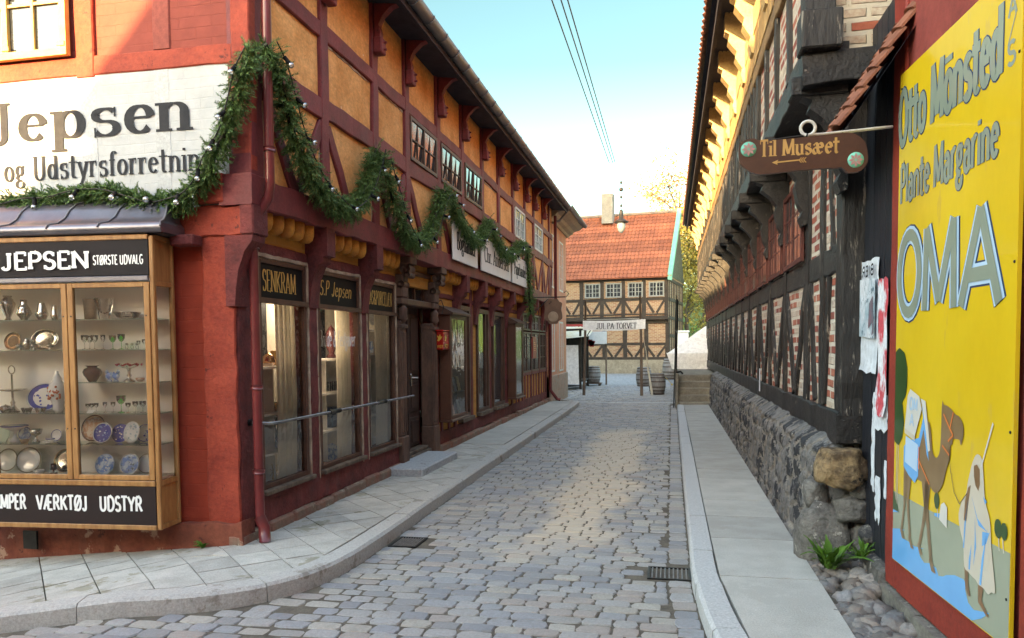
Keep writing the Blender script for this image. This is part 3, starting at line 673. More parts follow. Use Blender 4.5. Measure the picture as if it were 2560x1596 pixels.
sb = MB(); sb.box(1.02, 1.6, 1.5, 21.6, -.1, -.045); tag(sb.build('gutter_soil', DIRT), kind='structure')
# storm drains
def drain(x0, x1, y0, y1, label, n_, along='x'):
    t = thing('storm_drain', label, 'drain', ((x0 + x1) / 2, (y0 + y1) / 2, RZ), group='cast iron storm drains in the setts')
    m = MB(); m.box(x0, x1, y0, y1, RZ - .3, RZ - .013); m.build('pit', mat('drain_pit_dark', (.01, .01, .01), bump=0) if 'drain_pit_dark' not in MATS else MATS['drain_pit_dark'], t)
    m = MB(); b = .02
    for a in ((x0, x1, y0, y0 + b), (x0, x1, y1 - b, y1), (x0, x0 + b, y0 + b, y1 - b), (x1 - b, x1, y0 + b, y1 - b)): m.box(*a, RZ - .03, RZ + .002)
    m.build('frame', IRON, t); m = MB()
    for i in range(n_):
        x = x0 + b + (x1 - x0 - 2 * b) * (i + .5) / n_; m.bbox(x - .006, x + .006, y0 + b, y1 - b, RZ - .011, RZ + .001, .003)
    m.build('grate', mat('worn_iron_grate', (.30, .29, .28), (.18, .17, .165), .45, 20, metal=.5) if 'worn_iron_grate' not in MATS else MATS['worn_iron_grate'], t)
drain(*DR[0], 'slotted iron storm drain in front of the left kerb, below the rail', 9)
drain(*DR[1], 'iron storm drain with thin bars beside the right hand kerb', 9)
# weeds
def weed(name, label, c, n_, h, wd, seed, group=None):
    r = random.Random(seed); m = MB()
    for i in range(n_):
        a = r.uniform(0, 2 * pi); l = h * r.uniform(.5, 1.1); w = wd * r.uniform(.6, 1.2); out = r.uniform(.35, 1.1); p = V(*c) + V(r.uniform(-.05, .05), r.uniform(-.05, .05), 0) * h * 3
        d = V(cos(a), sin(a), 0); s_ = V(-d.y, d.x, 0); vs = []; fs = []
        for k in range(6):
            u = k / 5; q = p + d * l * out * u + V(0, 0, l * (u * 1.2 - u * u * .75 * out)); ww = w * sin(pi * min(.97, u * .85 + .12)) * (1 + (.35 if k % 2 else -.25))
            vs += [q - s_ * ww, q + V(0, 0, -.004), q + s_ * ww]
        for k in range(5): a_ = k * 3; fs += [(a_, a_ + 1, a_ + 4, a_ + 3), (a_ + 1, a_ + 2, a_ + 5, a_ + 4)]
        m.add(vs, fs)
    o = m.build(name, LEAFG); tag(o, label, 'weed', group)
weed('weed', 'large leafy green weed growing between the corner boulder and the cobbles', (1.13, 5.78, .03), 46, .26, .022, 3)
weed('weed', 'thin grassy weed tuft by the brick under the black boards', (1.33, 5.75, .12), 22, .16, .010, 5)
weed('weed', 'tiny green weed at the foot of the red corner shop', (-3.85, 5.66, g(-3.85)), 16, .09, .012, 9)
# ================================================================ LEFT: RED CORNER SHOP HOUSE
R = random.Random(11)
XG, XU, FY, YE = -3.55, -3.37, 5.75, 22.15
LB = thing('half_timbered_shop_house', 'long ochre and maroon half-timbered shop house with a red gable front on the left', 'house', (-3.55, 5.75, 0))
EX, EY, EZ, NX, NY = (1, 0, 0), (0, 1, 0), (0, 0, 1), (1, 0, 0), (0, -1, 0)
POST = [7.17, 8.5, 9.58, 10.98, 12.32, 13.68, 15.04, 16.48, 17.88, 19.02, 20.4, 21.55]
# --- upper storey, street side
pl = MB(); pl.box(XU - .25, XU - .05, FY + .25, YE, 3.0, 5.62)
for ya_, yb_ in zip([FY + .2] + [7.17, 8.5, 9.58, 10.98, 12.32, 13.68, 15.04, 16.48, 17.88, 19.02, 20.4, 21.55], [7.17, 8.5, 9.58, 10.98, 12.32, 13.68, 15.04, 16.48, 17.88, 19.02, 20.4, 21.55, YE]):
    for za_, zb_ in ((3.0, 4.02), (4.02, 4.79), (4.79, 5.62)): pl.box(XU - .1, XU - .036 + R.uniform(-.004, .004), ya_, yb_, za_, zb_)
pl_ = pl; pl.build('upper_plaster', OCHRE, LB)
wob = lambda a=.02: R.uniform(-a, a)
pm = MB(); pm.beam((XU + .004, FY + .1, 3.0), (XU + .004, FY + .1, 5.9), .2, .2, NX, .008, rnd=R)
for y in POST: pm.beam((XU + .004, y + wob(), 3.02), (XU + .004, y + wob(), 5.75), .17, .12, NX, .010, rnd=R)
pm.parts('post', MAROON, LB)
rm = MB()
ed = [FY + .2] + POST
for a, b in zip(ed, ed[1:] + [YE]):
    z0, z1 = 4.02 + wob(.025), 4.02 + wob(.025); rm.beam((XU, a, z0), (XU, b, z1), .20, .12, NX, .010, rnd=R)
    z0, z1 = 4.79 + wob(.015), 4.79 + wob(.015); rm.beam((XU, a, z0), (XU, b, z1), .16, .12, NX, .009, rnd=R)
rm.parts('rail', MAROON, LB)
bm_ = MB()
for a, b in zip([FY + .2] + POST, POST + [YE]):
    mid = (a + b) / 2
    if 12 < a < 14.5: mid = a + .2
    bm_.beam((XU - .004, a + .07, 3.86), (XU - .004, mid - .03, 3.08), .12, .1, NX, .009, rnd=R, w1=.15)
    if not (11.9 < b < 12.5): bm_.beam((XU - .006, b - .07, 3.86), (XU - .006, mid + .03, 3.08), .12, .1, NX, .009, rnd=R, w1=.15)
bm_.parts('brace', MAROON, LB)
pk = MB()   # pale weathered edges along some timbers
for y in POST[:6]:
    pk.beam((XU - .028, y + .095, 4.9), (XU - .028, y + .1, 5.2), .02, .02, NX, .006, rnd=R, step=.05)
    pk.beam((XU - .028, y - .1, 3.1), (XU - .028, y - .1, 3.7), .016, .02, NX, .007, rnd=R, step=.05)
    pk.beam((XU - .029, y + .15, 4.69), (XU - .029, y + 1.2, 4.69), .022, .02, NX, .008, rnd=R, step=.05)
pk.parts('lime_edge', PALEW, LB)
sm = MB()
for a, b in ((FY - .05, 9.6), (9.6, 14.2), (14.2, 18.4), (18.4, YE)): sm.beam((XU + .03, a, 2.955 + wob(.01)), (XU + .03, b, 2.955 + wob(.01)), .25, .3, NX, .012, rnd=R)
sm.parts('jetty_beam', MAROON, LB)
sof = MB(); sof.box(-3.9, XU - .26, FY + .1, YE, 2.80, 2.86); sof.build('jetty_underside', MAROON2, LB)
# upper windows
for (y0, y1, z0, z1, n_, rws) in ((9.7, 10.86, 4.13, 4.70, 2, 2), (11.08, 12.2, 4.13, 4.70, 2, 2), (12.44, 13.58, 4.13, 4.72, 2, 2), (16.66, 17.76, 4.08, 4.74, 2, 3), (19.12, 20.26, 4.1, 4.74, 2, 3)):
    fm = WHITEF if y0 > 16 else BROWNW
    window(LB, (XU - .03, y0, z0), EY, EZ, NX, y1 - y0, z1 - z0, 2, rws, fm, PANE, .045, .016, .045, tilt=.036 if y0 < 12 else .028)
    m = MB(); m.beam((XU - .01, y0 - .02, z0 - .01), (XU - .01, y1 + .02, z0 - .01), .05, .05, NX, .006, rnd=R); m.build('window_sill', MAROON, LB)
# eaves
ev = MB(); ev.add([(XU - .1, FY - .35, 5.62), (-2.98, FY - .35, 5.56), (-2.98, YE + .05, 5.56), (XU - .1, YE + .05, 5.62)], [(0, 1, 2, 3)])
ev.add([(-2.98, FY - .35, 5.50), (-2.95, FY - .35, 5.50), (-2.95, YE + .05, 5.50), (-2.98, YE + .05, 5.50), (-2.98, FY - .35, 5.66), (-2.95, FY - .35, 5.66), (-2.95, YE + .05, 5.66), (-2.98, YE + .05, 5.66)], [(0, 1, 5, 4), (1, 2, 6, 5), (2, 3, 7, 6), (3, 0, 4, 7), (0, 3, 2, 1)])
ev.build('soffit', SOFFIT, LB)
def gutter(m, x, y0, y1, z, r=.075):
    vs = []; fs = []; n_ = 10; ny = 2
    for j, y in enumerate((y0, y1)):
        for k in range(n_ + 1):
            t = pi + pi * k / n_; vs.append((x + r * cos(t), y, z + r * sin(t)))
        for k in range(n_ + 1):
            t = 2 * pi - pi * k / n_; vs.append((x + (r - .006) * cos(t), y, z + (r - .006) * sin(t) + .002))
    q = 2 * n_ + 2
    for k in range(q): fs.append((k, (k + 1) % q, (k + 1) % q + q, k + q))
    fs += [tuple(range(q)), tuple(range(2 * q - 1, q - 1, -1))]; m.add(vs, fs, 0, True)
gt = MB(); gutter(gt, -2.90, FY - .4, YE + .02, 5.66, .085); gt.build('gutter', ZINCD, LB)
gb = MB(); y = FY
while y < YE: gb.tube([(-2.98, y, 5.68)] + [(-2.90 + .092 * cos(pi + pi * k / 8), y, 5.66 + .092 * sin(pi + pi * k / 8)) for k in range(9)], .008, 5); y += .55
gb.parts('gutter_strap', ZINCD, LB)
rf = MB(); r0, r1 = V(-2.94, 0, 5.70), V(-7.3, 0, 8.9); rdir = (r1 - r0); rn = V(rdir.z, 0, -rdir.x).normalized()
if rn.z < 0: rn = -rn
def tile_roof(m, y0, y1, a, b, tw=.22, rows=None, mi=0, rowl=.3, axis=None, thick=.02, amp=.035):
    """pantile sheet between lower edge point a and upper edge b, running along +Y (or axis)"""
    ax_ = V(*(axis or (0, 1, 0))).normalized(); d = (b - a); L_ = d.length; d.normalize(); n = ax_.cross(d).normalized()
    if n.z < 0: n = -n
    nr = max(1, int(L_ / rowl)); nt_ = int((y1 - y0) / tw); k = 5
    for r in range(nr):
        vs = []; fs = []; cols = nt_ * k
        for e in range(3):
            for c in range(cols + 1):
                ph = (c % k) / k; hh = amp * (cos(ph * 2 * pi) * .5 + .18 * sin(ph * 4 * pi)) ; p = a + ax_ * (y0 + c * tw / k)
                s0 = (0, 0, 1.0)[e]; lift = (-.012, .03, .0)[e]
                wv = .004 * mnoise.noise(V(c * .37, r * 1.3, 0))
                vs.append(p + d * (L_ * r / nr + s0 * L_ / nr * 1.02) + n * (hh + lift + wv))
        for e in range(2):
            for c in range(cols): q = e * (cols + 1) + c; fs.append((q, q + 1, q + cols + 2, q + cols + 1))
        m.add(vs, fs, mi, False)
    return n
rf.add([(r0.x, FY - .45, r0.z - .03), (r1.x, FY - .45, r1.z - .03), (r1.x, YE, r1.z - .03), (r0.x, YE, r0.z - .03)], [(0, 1, 2, 3)])
tile_roof(rf, FY - .45, YE, r0, r1)
rf.add([(r1.x, FY - .45, r1.z), (r1.x - 4.4, FY - .45, 5.7), (r1.x - 4.4, YE, 5.7), (r1.x, YE, r1.z)], [(0, 1, 2, 3)])
rf.build('roof', TILE, LB)
# eave brackets with pegs
bk = MB()
for y in POST[:-1] + [FY + .9 - .8]:
    o = (XU + .02, y - .05, 0); bk.cut()
    bk.extr([(0, 5.1), (.06, 5.12), (.07, 5.28), (.05, 5.36), (.10, 5.46), (.20, 5.55), (.36, 5.60), (.36, 5.66), (0, 5.66)], o, EX, EZ, EY, .10)
    bk.bbox(XU + .01, XU + .115, y - .075, y + .075, 5.04, 5.22, .012)
    for z in (5.09, 5.17): bk.tube([(XU + .11, y, z), (XU + .15, y, z)], .014, 6)
bk.parts('eave_bracket', MAROON, LB)
# --- ground floor, street side
OP = [(6.12, 7.02), (7.28, 8.34), (8.58, 9.5)]     # shop windows
bs = MB(); bs.beam((XG + .01, 5.98, .22), (XG + .01, 9.55, .22), .27, .3, NX, .018, rnd=R, step=.12)
bs.beam((XG - .01, 11.25, .2), (XG - .01, YE, .2), .22, .3, NX, .014, rnd=R); bs.build('base_timber', MAROON2, LB)
ps = MB(); y = 5.7
while y < 22.1:
    d = R.uniform(.25, .6); z = .09 + R.uniform(-.015, .02)
    if not 9.5 < y < 11.2: ps.bbox(XG - .1, XG + .055 + R.uniform(-.012, .012), y, y + d - .006, -.1, z, .02)
    y += d
ps.build('plinth', mat('worn_red_brick_plinth', (.27, .11, .075), (.21, .16, .12), .9, 5, bump=.9, bscale=16, spots=((.36, .28, .2), .6, 5)), LB)
gp = MB(); gp.beam((XG + .002, 5.905, .1), (XG + .002, 5.905, 2.86), .25, .25, NX, .012, rnd=R, step=.12)
for a, b in ((7.06, 7.24), (8.38, 8.54)): gp.beam((XG + .005, (a + b) / 2, .1), (XG + .005, (a + b) / 2, 2.86), b - a, .2, NX, .010, rnd=R, step=.12)
for yy, w in ((13.44, .16), (14.9, .16), (16.42, .14), (17.9, .12), (18.36, .14), (19.55, .12), (20.75, .12), (21.9, .16), (11.32, .16), (12.35, .12)): gp.beam((XG + .002, yy, .3), (XG + .002, yy, 2.86), w, .2, NX, .008, rnd=R)
gp.parts('ground_floor_post', MAROON2, LB)
lt = MB()
for a, b in ((6.0, 9.55),): lt.beam((XG, a, 2.53), (XG, b, 2.53), .10, .2, NX, .008, rnd=R)
for a, b in ((11.2, 22.0),): lt.beam((XG - .01, a, 2.46), (XG - .01, b, 2.46), .08, .2, NX, .008, rnd=R)
lt.parts('lintel', MAROON2, LB)
oc = MB(); oc.box(XG - .2, XG - .02, 6.0, YE, 2.5, 2.86); oc.box(XG - .2, XG - .03, 11.3, 12.62, .2, 2.5); oc.box(XG - .2, XG - .03, 13.5, 13.85, .2, 2.5); oc.box(XG - .2, XG - .03, 14.85, 15.1, .2, 2.5); oc.box(XG - .2, XG - .03, 16.3, YE, .2, .95); oc.box(XG - .2, XG - .031, 16.3, 18.3, .9, 2.5); oc.box(XG - .2, XG - .032, 12.5, 16.4, .2, .36)
oc.build('ground_floor_brick', OCHREB, LB)
dn = MB()
for a, b in zip([6.02, 7.3, 8.62, 11.45, 12.75, 14.15, 15.5, 16.85], [7.0, 8.3, 9.45, 12.35, 13.55, 14.9, 16.3, 17.8]):
    n_ = 5
    for k in range(n_):
        y0 = a + (b - a) * k / n_ + .02; y1 = a + (b - a) * (k + 1) / n_ - .02; ym = (y0 + y1) / 2
        dn.lathe([(0, 2.66), (.35, 2.665), (.62, 2.69), (.8, 2.75), (.95, 2.82), (1, 2.86)][0:1] + [((y1 - y0) * .5 * r, z) for r, z in ((.45, 2.665), (.8, 2.69), (.97, 2.74), (1, 2.86))], (XG + .06, ym, 0), 10, sx=1.25)
dn.parts('rounded_corbel', mat('ochre_glazed_paint', (.58, .24, .035), (.36, .13, .02), .6, 6, bump=.3), LB)
cb = MB()
for y in (7.15, 8.46, 12.45, 13.75, 15.0, 16.38, 17.85, 19.4, 21.2, 21.95):
    w = .19 if y < 19 else .12
    cb.extr([(-.02, 2.05), (.02, 2.05), (.035, 2.2), (.06, 2.34), (.12, 2.47), (.17, 2.5), (.17, 2.55), (.22, 2.56), (.22, 2.84), (-.02, 2.84)], (XG, y - w / 2 + R.uniform(-.01, .01), 0), EX, EZ, EY, w)
cb.parts('carved_corbel', MAROON2, LB)
tr = MB()
for a, b in OP:
    tr.beam((XG + .008, a - .03, 2.475), (XG + .008, b + .03, 2.475), .035, .08, NX, .005, rnd=R, step=.08)
    for yy in (a - .035, b + .035): tr.beam((XG + .010, yy, .3), (XG + .010, yy, 2.48), .022, .06, NX, .006, rnd=R, step=.08)
tr.beam((XG + .004, 6.035, .14), (XG + .004, 6.035, 2.8), .05, .06, NX, .008, rnd=R, step=.08); tr.beam((XU, 6.03, 3.1), (XU, 6.03, 5.5), .06, .1, NX, .008, rnd=R, step=.1)
tr.parts('weathered_trim', PALEW, LB)
SG = ['SENKRAM', 'S.P Jepsen', 'LAS&PORCELÆN']
for i, (a, b) in enumerate(OP):
    sf = MB(); x0, x1 = XG - .06, XG + .0
    sf.box(x0, x1, a, a + .05, .38, 2.45); sf.box(x0, x1, b - .05, b, .38, 2.45); sf.box(x0, x1 + .002, a + .05, b - .05, 2.41, 2.45)
    sf.box(x0, x1 + .02, a - .02, b + .02, 2.055, 2.10); sf.box(x0, x1 - .002, a + .05, b - .05, .38, .42)
    w = sf.build('shop_window', BROWNW, LB); w['label'] = ['shop window nearest the corner with a black and gold sign', 'middle shop window with white script on its pane', 'shop window beside the carved door, with enamel pots'][i]
    q = MB(); q.bbox(XG - .05, XG + .06, a - .03, b + .04, .335, .378, .008); q.build('sill', GREYW, w)
    p = MB(); p.add([(XG - .03, a + .05, .42), (XG - .03, b - .05, .42), (XG - .031, b - .05, 2.06), (XG - .029, a + .05, 2.06)], [(0, 1, 2, 3)]); p.build('pane', GL_THIN, w)
    s_ = MB(); s_.box(XG - .05, XG - .015, a + .05, b - .05, 2.10, 2.41); sg = s_.build('sign_board', BLACKP, w)
    t = MB()
    if i == 0: text(t, SG[0], (XG - .015, a + .10, 2.165), EY, EZ, NX, .19, W=.62, thick=.10, thin=.04, serif=True, sw=.04)
    elif i == 1: text(t, SG[1], (XG - .015, a + .07, 2.20), EY, EZ, NX, .155, W=.80, thick=.12, thin=.05, slant=.2, sp=.04)
    else: text(t, SG[2], (XG - .015, a + .06, 2.175), EY, EZ, NX, .17, W=.80, thick=.09, thin=.04, serif=True, sw=.03)
    t.build('gold_letters', GOLD, w)
    if i == 1:
        t = MB(); text(t, 'Brude & Festgaver', (XG - .031, a + .07, 1.66), EY, EZ, NX, .17, W=.92, thick=.08, thin=.055, slant=.12); t.build('pane_lettering', mat('translucent_white_letter', (.8, .82, .82), bump=0), w)
# room behind the shop windows
it = MB(); it.box(-4.12, -4.08, 6.0, 9.6, .2, 2.7); it.box(-4.6, XG - .16, 6.0, 9.6, .30, .34); it.box(-4.6, XG - .1, 6.02, 6.05, .34, 2.7); it.box(-4.6, XG - .1, 9.55, 9.58, .34, 2.7); it.box(-4.6, XG - .1, 6.0, 9.6, 2.46, 2.5)
it.build('shop_interior', CREAM, LB)
lpm = MB(); lpm.ball((-3.80, 7.5, 2.28), .035, 10); lpm.tube([(-3.80, 7.5, 2.31), (-3.80, 7.5, 2.46)], .005, 5)
LPM = mat('lit_bulb', (1, .8, .5), bump=0); LPM.node_tree.nodes['Principled BSDF'].inputs['Emission Color'].default_value = (1, .75, .4, 1); LPM.node_tree.nodes['Principled BSDF'].inputs['Emission Strength'].default_value = 1.5
lpm.build('ceiling_lamp', LPM, LB)
pl_d = bpy.data.lights.new('shop_lamp', 'POINT'); pl_d.energy = 4.2; pl_d.color = (1, .93, .82); pl_d.shadow_soft_size = .22; plo = bpy.data.objects.new('shop_lamp', pl_d); COL.objects.link(plo); plo.location = (-3.80, 7.5, 2.22)
SH = []
s2 = MB()
for (a, b), zs in zip(OP, ((.62, 1.0, 1.45), (.70, 1.12, 1.50), (.75, 1.55, 1.85))):
    for z in zs: s2.box(-4.07, -3.74, a + .12, min(b + .24, 9.5), z, z + .022); SH.append((a, b, z + .022))
    s2.box(-4.07, -3.80, a + .66, a + .68, .34, 1.5)
s2.parts('shop_shelf', WHITEI, LB)
cu = MB()
for a, b in OP:
    vs = []; fs = []; n_ = 28
    for k in range(n_ + 1):
        u = k / n_; y = b - .42 + .38 * u; x = XG - .12 + .02 * sin(u * 30) + .01 * sin(u * 71)
        vs += [(x, y, .36), (x + .01, y + .01, 1.2), (x, y, 2.4)]
    for k in range(n_): fs += [(3 * k, 3 * k + 3, 3 * k + 4, 3 * k + 1), (3 * k + 1, 3 * k + 4, 3 * k + 5, 3 * k + 2)]
    cu.add(vs, fs, 0, True)
cu.parts('curtain', CURT, LB)
ib = MB(); ib.box(-4.07, -4.06, 6.85, 7.15, 1.2, 2.25); ib.box(-4.07, -4.06, 8.2, 8.5, 1.5, 2.4); ib.parts('dark_wall_hanging', BLACKP, LB)
# --- door with carved pilasters
DY0, DY1 = 9.86, 10.92
dr = MB()
dr.box(XG - .22, XG - .17, DY0, DY1, .10, 2.22); door = dr.build('door', DOORW, LB)
pn = MB()
for (ya, yb) in ((DY0 + .06, DY0 + .47), (DY0 + .59, DY1 - .06)):
    for za, zb in ((.2, .62), (.7, 1.15), (1.25, 2.12)):
        pn.bbox(XG - .17, XG - .145, ya, yb, za, zb, .02); pn.bbox(XG - .146, XG - .132, ya + .05, yb - .05, za + .05, zb - .05, .012)
pn.bbox(XG - .17, XG - .13, DY0 + .50, DY0 + .56, .12, 2.2, .01); pn.parts('door_panel', DOORW, door)
hd = MB(); hd.bbox(XG - .15, XG - .12, DY0 + .60, DY0 + .66, 1.08, 1.26, .01); hd.tube([(XG - .13, DY0 + .63, 1.2), (XG - .08, DY0 + .63, 1.2), (XG - .075, DY0 + .75, 1.195)], .011, 8); hd.build('door_handle', SILV, door)
sp = MB(); sp.bbox(XG - .3, XG + .02, DY0 - .04, DY1 + .04, .0, .12, .012); sp.bbox(XG - .24, XG - .02, DY0, DY1, .12, .17, .01); sp.build('threshold', GREYW, LB)
tp = MB(); tp.bbox(XG - .2, XG + .04, 9.60, 11.2, 2.22, 2.31, .015); tp.bbox(XG - .2, XG + .02, 9.8, 11.0, 2.66, 2.72, .01)
for y in (9.82, 10.25, 10.55, 10.96): tp.box(XG - .15, XG - .08, y - .02, y + .02, 2.31, 2.66)
tp.build('transom', BROWNW, LB)
tg = MB(); tg.box(XG - .13, XG - .12, 9.82, 10.96, 2.31, 2.66); tg.build('transom_glass', PANE, LB)
for (ya, yb) in ((9.56, 9.82), (10.96, 11.22)):
    pi_ = MB(); pi_.bbox(XG - .15, XG + .07, ya, yb, .0, .45, .015); pi_.bbox(XG - .15, XG + .045, ya + .02, yb - .02, .45, 2.0, .012)
    for k in range(3): y = ya + .055 + k * .072; pi_.bbox(XG + .04, XG + .06, y - .018, y + .018, .5, 1.85, .008)
    pi_.bbox(XG - .1, XG + .075, ya + .01, yb - .01, 1.9, 1.95, .01)
    pi_.lathe([(0, 1.97), (.05, 1.99), (.075, 2.04), (.06, 2.10), (.07, 2.15), (.04, 2.2), (0, 2.21)], (XG + .04, (ya + yb) / 2, 0), 10)
    pi_.bbox(XG - .1, XG + .08, ya, yb, 2.22, 2.30, .01)
    for k, (xx, zz, rr) in enumerate(((.12, 2.68, .075), (.06, 2.48, .05), (.15, 2.60, .04))):
        pi_.tube([(XG + xx, ya + .02, zz), (XG + xx, yb - .02, zz)], rr, 12)
        pi_.tube([(XG + xx, ya + .005, zz), (XG + xx, yb - .005, zz)], rr * .55, 10)
    pi_.bbox(XG - .1, XG + .09, ya + .02, yb - .02, 2.30, 2.62, .02); pi_.bbox(XG - .1, XG + .21, ya, yb, 2.74, 2.84, .01)
    pi_.build('carved_pilaster', mat('weathered_carved_oak', (.17, .085, .055), (.085, .045, .032), .75, 6, (1, 1, .3), bump=.8, bscale=25, spots=((.2, .16, .12), .66, 14, (1, 1, .3))) if 'weathered_carved_oak' not in MATS else MATS['weathered_carved_oak'], LB)
ib = MB(); ib.box(XG - .9, XG - .25, 9.6, 11.2, 0, 2.8); ib.box(XG - .3, XG - .16, 9.82, 10.96, 2.7, 2.85); ib.build('entrance_wall', MAROON2, LB)
# --- book shop windows beyond the door
for a, b in ((12.62, 13.36), (13.9, 14.82), (15.2, 16.28)):
    m = MB(); m.box(XG - .1, XG - .0, a, a + .07, .40, 2.36); m.box(XG - .1, XG - .0, b - .07, b, .40, 2.36); m.box(XG - .1, XG + .002, a + .07, b - .07, 2.28, 2.36); m.box(XG - .1, XG + .0, a + .07, b - .07, .40, .46); m.box(XG - .09, XG - .02, b - .22, b - .18, .46, 2.28)
    w = m.build('tall_shop_window', BROWNW, LB)
    q = MB(); q.bbox(XG - .05, XG + .07, a - .03, b + .04, .33, .398, .008); q.build('sill', GREYW, w)
    q = MB(); q.add([(XG - .05, a + .07, .46), (XG - .05, b - .07, .46), (XG - .047, b - .07, 2.28), (XG - .051, a + .07, 2.28)], [(0, 1, 2, 3)]); q.build('pane', PANE if a > 15 else GL_THIN, w)
    if a < 15:
        q = MB(); q.box(XG - .7, XG - .2, a + .02, b - .02, .42, .44); q.box(XG - .72, XG - .7, a + .02, b - .02, .42, 2.4); q.build('display_back', CREAM, w)
for yy, w_ in ((18.44, 1.05), (19.62, 1.07), (20.82, 1.02)):
    for z0, h_ in ((.98, 1.02), (2.04, .42)): window(LB, (XG - .03, yy, z0), EY, EZ, NX, w_, h_, 2, 3 if h_ > .6 else 2, BROWNW, PANE, .04, .016, .035)
oc = MB()
for y in (18.7, 19.1, 19.5, 19.95, 20.35, 20.8, 21.2, 21.6, 16.6, 17.1, 17.6, 11.6, 12.0): oc.beam((XG - .006, y, .3), (XG - .006, y + wob(), .92), .09, .1, NX, .006, rnd=R)
oc.beam((XG, 16.4, .955), (XG, YE, .955), .1, .12, NX, .006, rnd=R); oc.parts('low_stud', MAROON, LB)
# shop boards
t_ = MB(); bd = []
for (a, b, s_, serif) in ((11.4, 12.92, 'Boghandel', 1), (13.2, 15.72, 'Chr. Andersen', 1), (15.9, 17.6, 'Papirhandel', 1)):
    m = MB(); m.bbox(XU + .06, XU + .085, a, b, 3.0, 3.60, .004); o = m.build('shop_name_board', mat('cream_sign_board', (.74, .70, .66), (.68, .64, .6), .6, 3, bump=.05) if 'cream_sign_board' not in MATS else MATS['cream_sign_board'], LB)
    t_ = MB(); text(t_, s_, (XU + .085, a + .2, 3.18 + (.0 if s_[0] != 'P' else .02)), EY, EZ, NX, .27, W=(b - a) - .4, thick=.22, thin=.06, serif=True, sw=.08); t_.build('lettering', BLKLET, o)
# --- front gable (faces the camera)
fx = -11.3
fw_ = MB(); fw_.box(fx, XG - .02, FY + .03, FY + .4, -.9, 2.86); fw_.build('lower_front_wall', ORB, LB)
fu = MB(); fu.box(fx, XU - .2, FY + .03, FY + .4, 4.1, 5.6); fu.add([(-3.2, FY + .03, 5.6), (-7.3, FY + .03, 8.7), (-11.4, FY + .03, 5.6), (-3.2, FY + .4, 5.6), (-7.3, FY + .4, 8.7), (-11.4, FY + .4, 5.6)], [(0, 1, 2), (3, 5, 4), (0, 3, 4, 1), (1, 4, 5, 2), (2, 5, 3, 0)]); fu.build('upper_front_wall', PINKB, LB)
wp = MB(); wp.box(fx, XU - .16, FY + .013, FY + .3, 2.83, 4.02); wpo = wp.build('white_name_panel', WHITEP, LB)
fs_ = MB()
for x, w in ((-4.9, .17), (-4.18, .15), (-6.4, .17), (-7.2, .16)): fs_.beam((x, FY + .010, 2.84), (x + wob(.01), FY + .010, 3.99), w, .05, NY, .0025, rnd=R)
fs_.parts('white_painted_stud', mat('white_painted_timber', (.43, .445, .45), (.38, .395, .40), .7, 5, bump=.4, bscale=30), LB)
fo = MB(); fo.beam((fx, FY, 4.07), (XU - .16, FY, 4.07), .16, .1, NY, .005, rnd=R); fo.beam((-4.91, FY - .006, 3.98), (-4.91, FY - .006, 5.6), .18, .1, NY, .006, rnd=R)
fo.beam((XU - .085, FY - .006, 3.12), (XU - .085, FY - .006, 5.7), .17, .1, NY, .006, rnd=R); fo.beam((-3.7, FY + .0, .12), (-3.7, FY, 2.84), .3, .022, NY, .010, rnd=R, step=.12)
fo.beam((fx, FY + .004, 2.77), (XG, FY + .004, 2.77), .12, .1, NY, .006, rnd=R); fo.bbox(-3.87, XG - .05, FY - .06, FY + .02, 2.85, 3.09, .012); fo.beam((-4.75, FY - .02, 2.71), (-3.47, FY - .02, 2.71), .25, .1, NY, .012, rnd=R, step=.1); fo.parts('front_timber', REDWOOD, LB)
fd = MB(); fd.beam((-4.18, FY + .016, 4.16), (-4.18, FY + .016, 5.6), .16, .05, NY, .004, rnd=R); fd.beam((-6.9, FY + .01, 4.16), (-6.9, FY + .01, 5.6), .2, .05, NY, .004, rnd=R); fd.parts('painted_over_stud', mat('rose_painted_timber', (.27, .062, .046), (.22, .05, .037), .8, 6, bump=.5, bscale=20), LB)
# corbel under the corner
fc = MB(); fc.extr([(-.06, 2.0), (.02, 2.0), (.035, 2.15), (.06, 2.3), (.12, 2.45), (.19, 2.53), (.2, 2.58), (-.06, 2.58)], (XG, FY - .035, 0), EX, EZ, EY, .2); fc.bbox(-4.05, -3.83, FY - .14, FY, 2.50, 2.59, .012); fc.bbox(-3.465, XU + .03, FY - .045, FY + .2, 2.585, 2.835, .012); fc.build('corner_corbel', MAROON2, LB)
fp = MB(); x = -9.4
while x < XG - .05:
    d = min(R.uniform(.9, 1.5), XG + .05 - x); zt = lambda q: (.115 if q > -4.3 else .13 - (q + 4.3) * -.0); o_ = .05 if x + d > -4.4 else .015
    fp.beam((x, FY - o_, (zt(x) + g(x)) / 2 - .05), (x + d - .004, FY - o_, (zt(x + d) + g(x + d)) / 2 - .05), .26 - g(x) * .9, .2, NY, .014, rnd=R, step=.09); x += d
fp.build('front_plinth', mat('peeling_front_plinth', (.24, .07, .04), (.17, .045, .03), .9, 4, bump=1, bscale=14, spots=((.40, .24, .17), .57, 3.2), spots2=((.10, .03, .02), .6, 7)), LB)
vt = MB(); vx, vz = -5.58, -.12; vt.box(vx - .07, vx + .07, FY - .08, FY - .06, vz, vz + .16); vt.build('cellar_vent', IRON, LB)
m = MB(); m.box(-11.3, -11.2, FY + .4, YE, -1, 5.7); m.box(-11.2, XU - .3, YE - .1, YE, -.3, 5.7); m.build('rear_wall', ORB, LB)
w = window(LB, (-6.26, FY - .02, 4.16), EX, EZ, NY, 1.23, 1.3, 2, 3, YELF, PANE, .06, .024, .05)
w['label'] = 'yellow framed casement window in the upper red gable'
hg = MB()
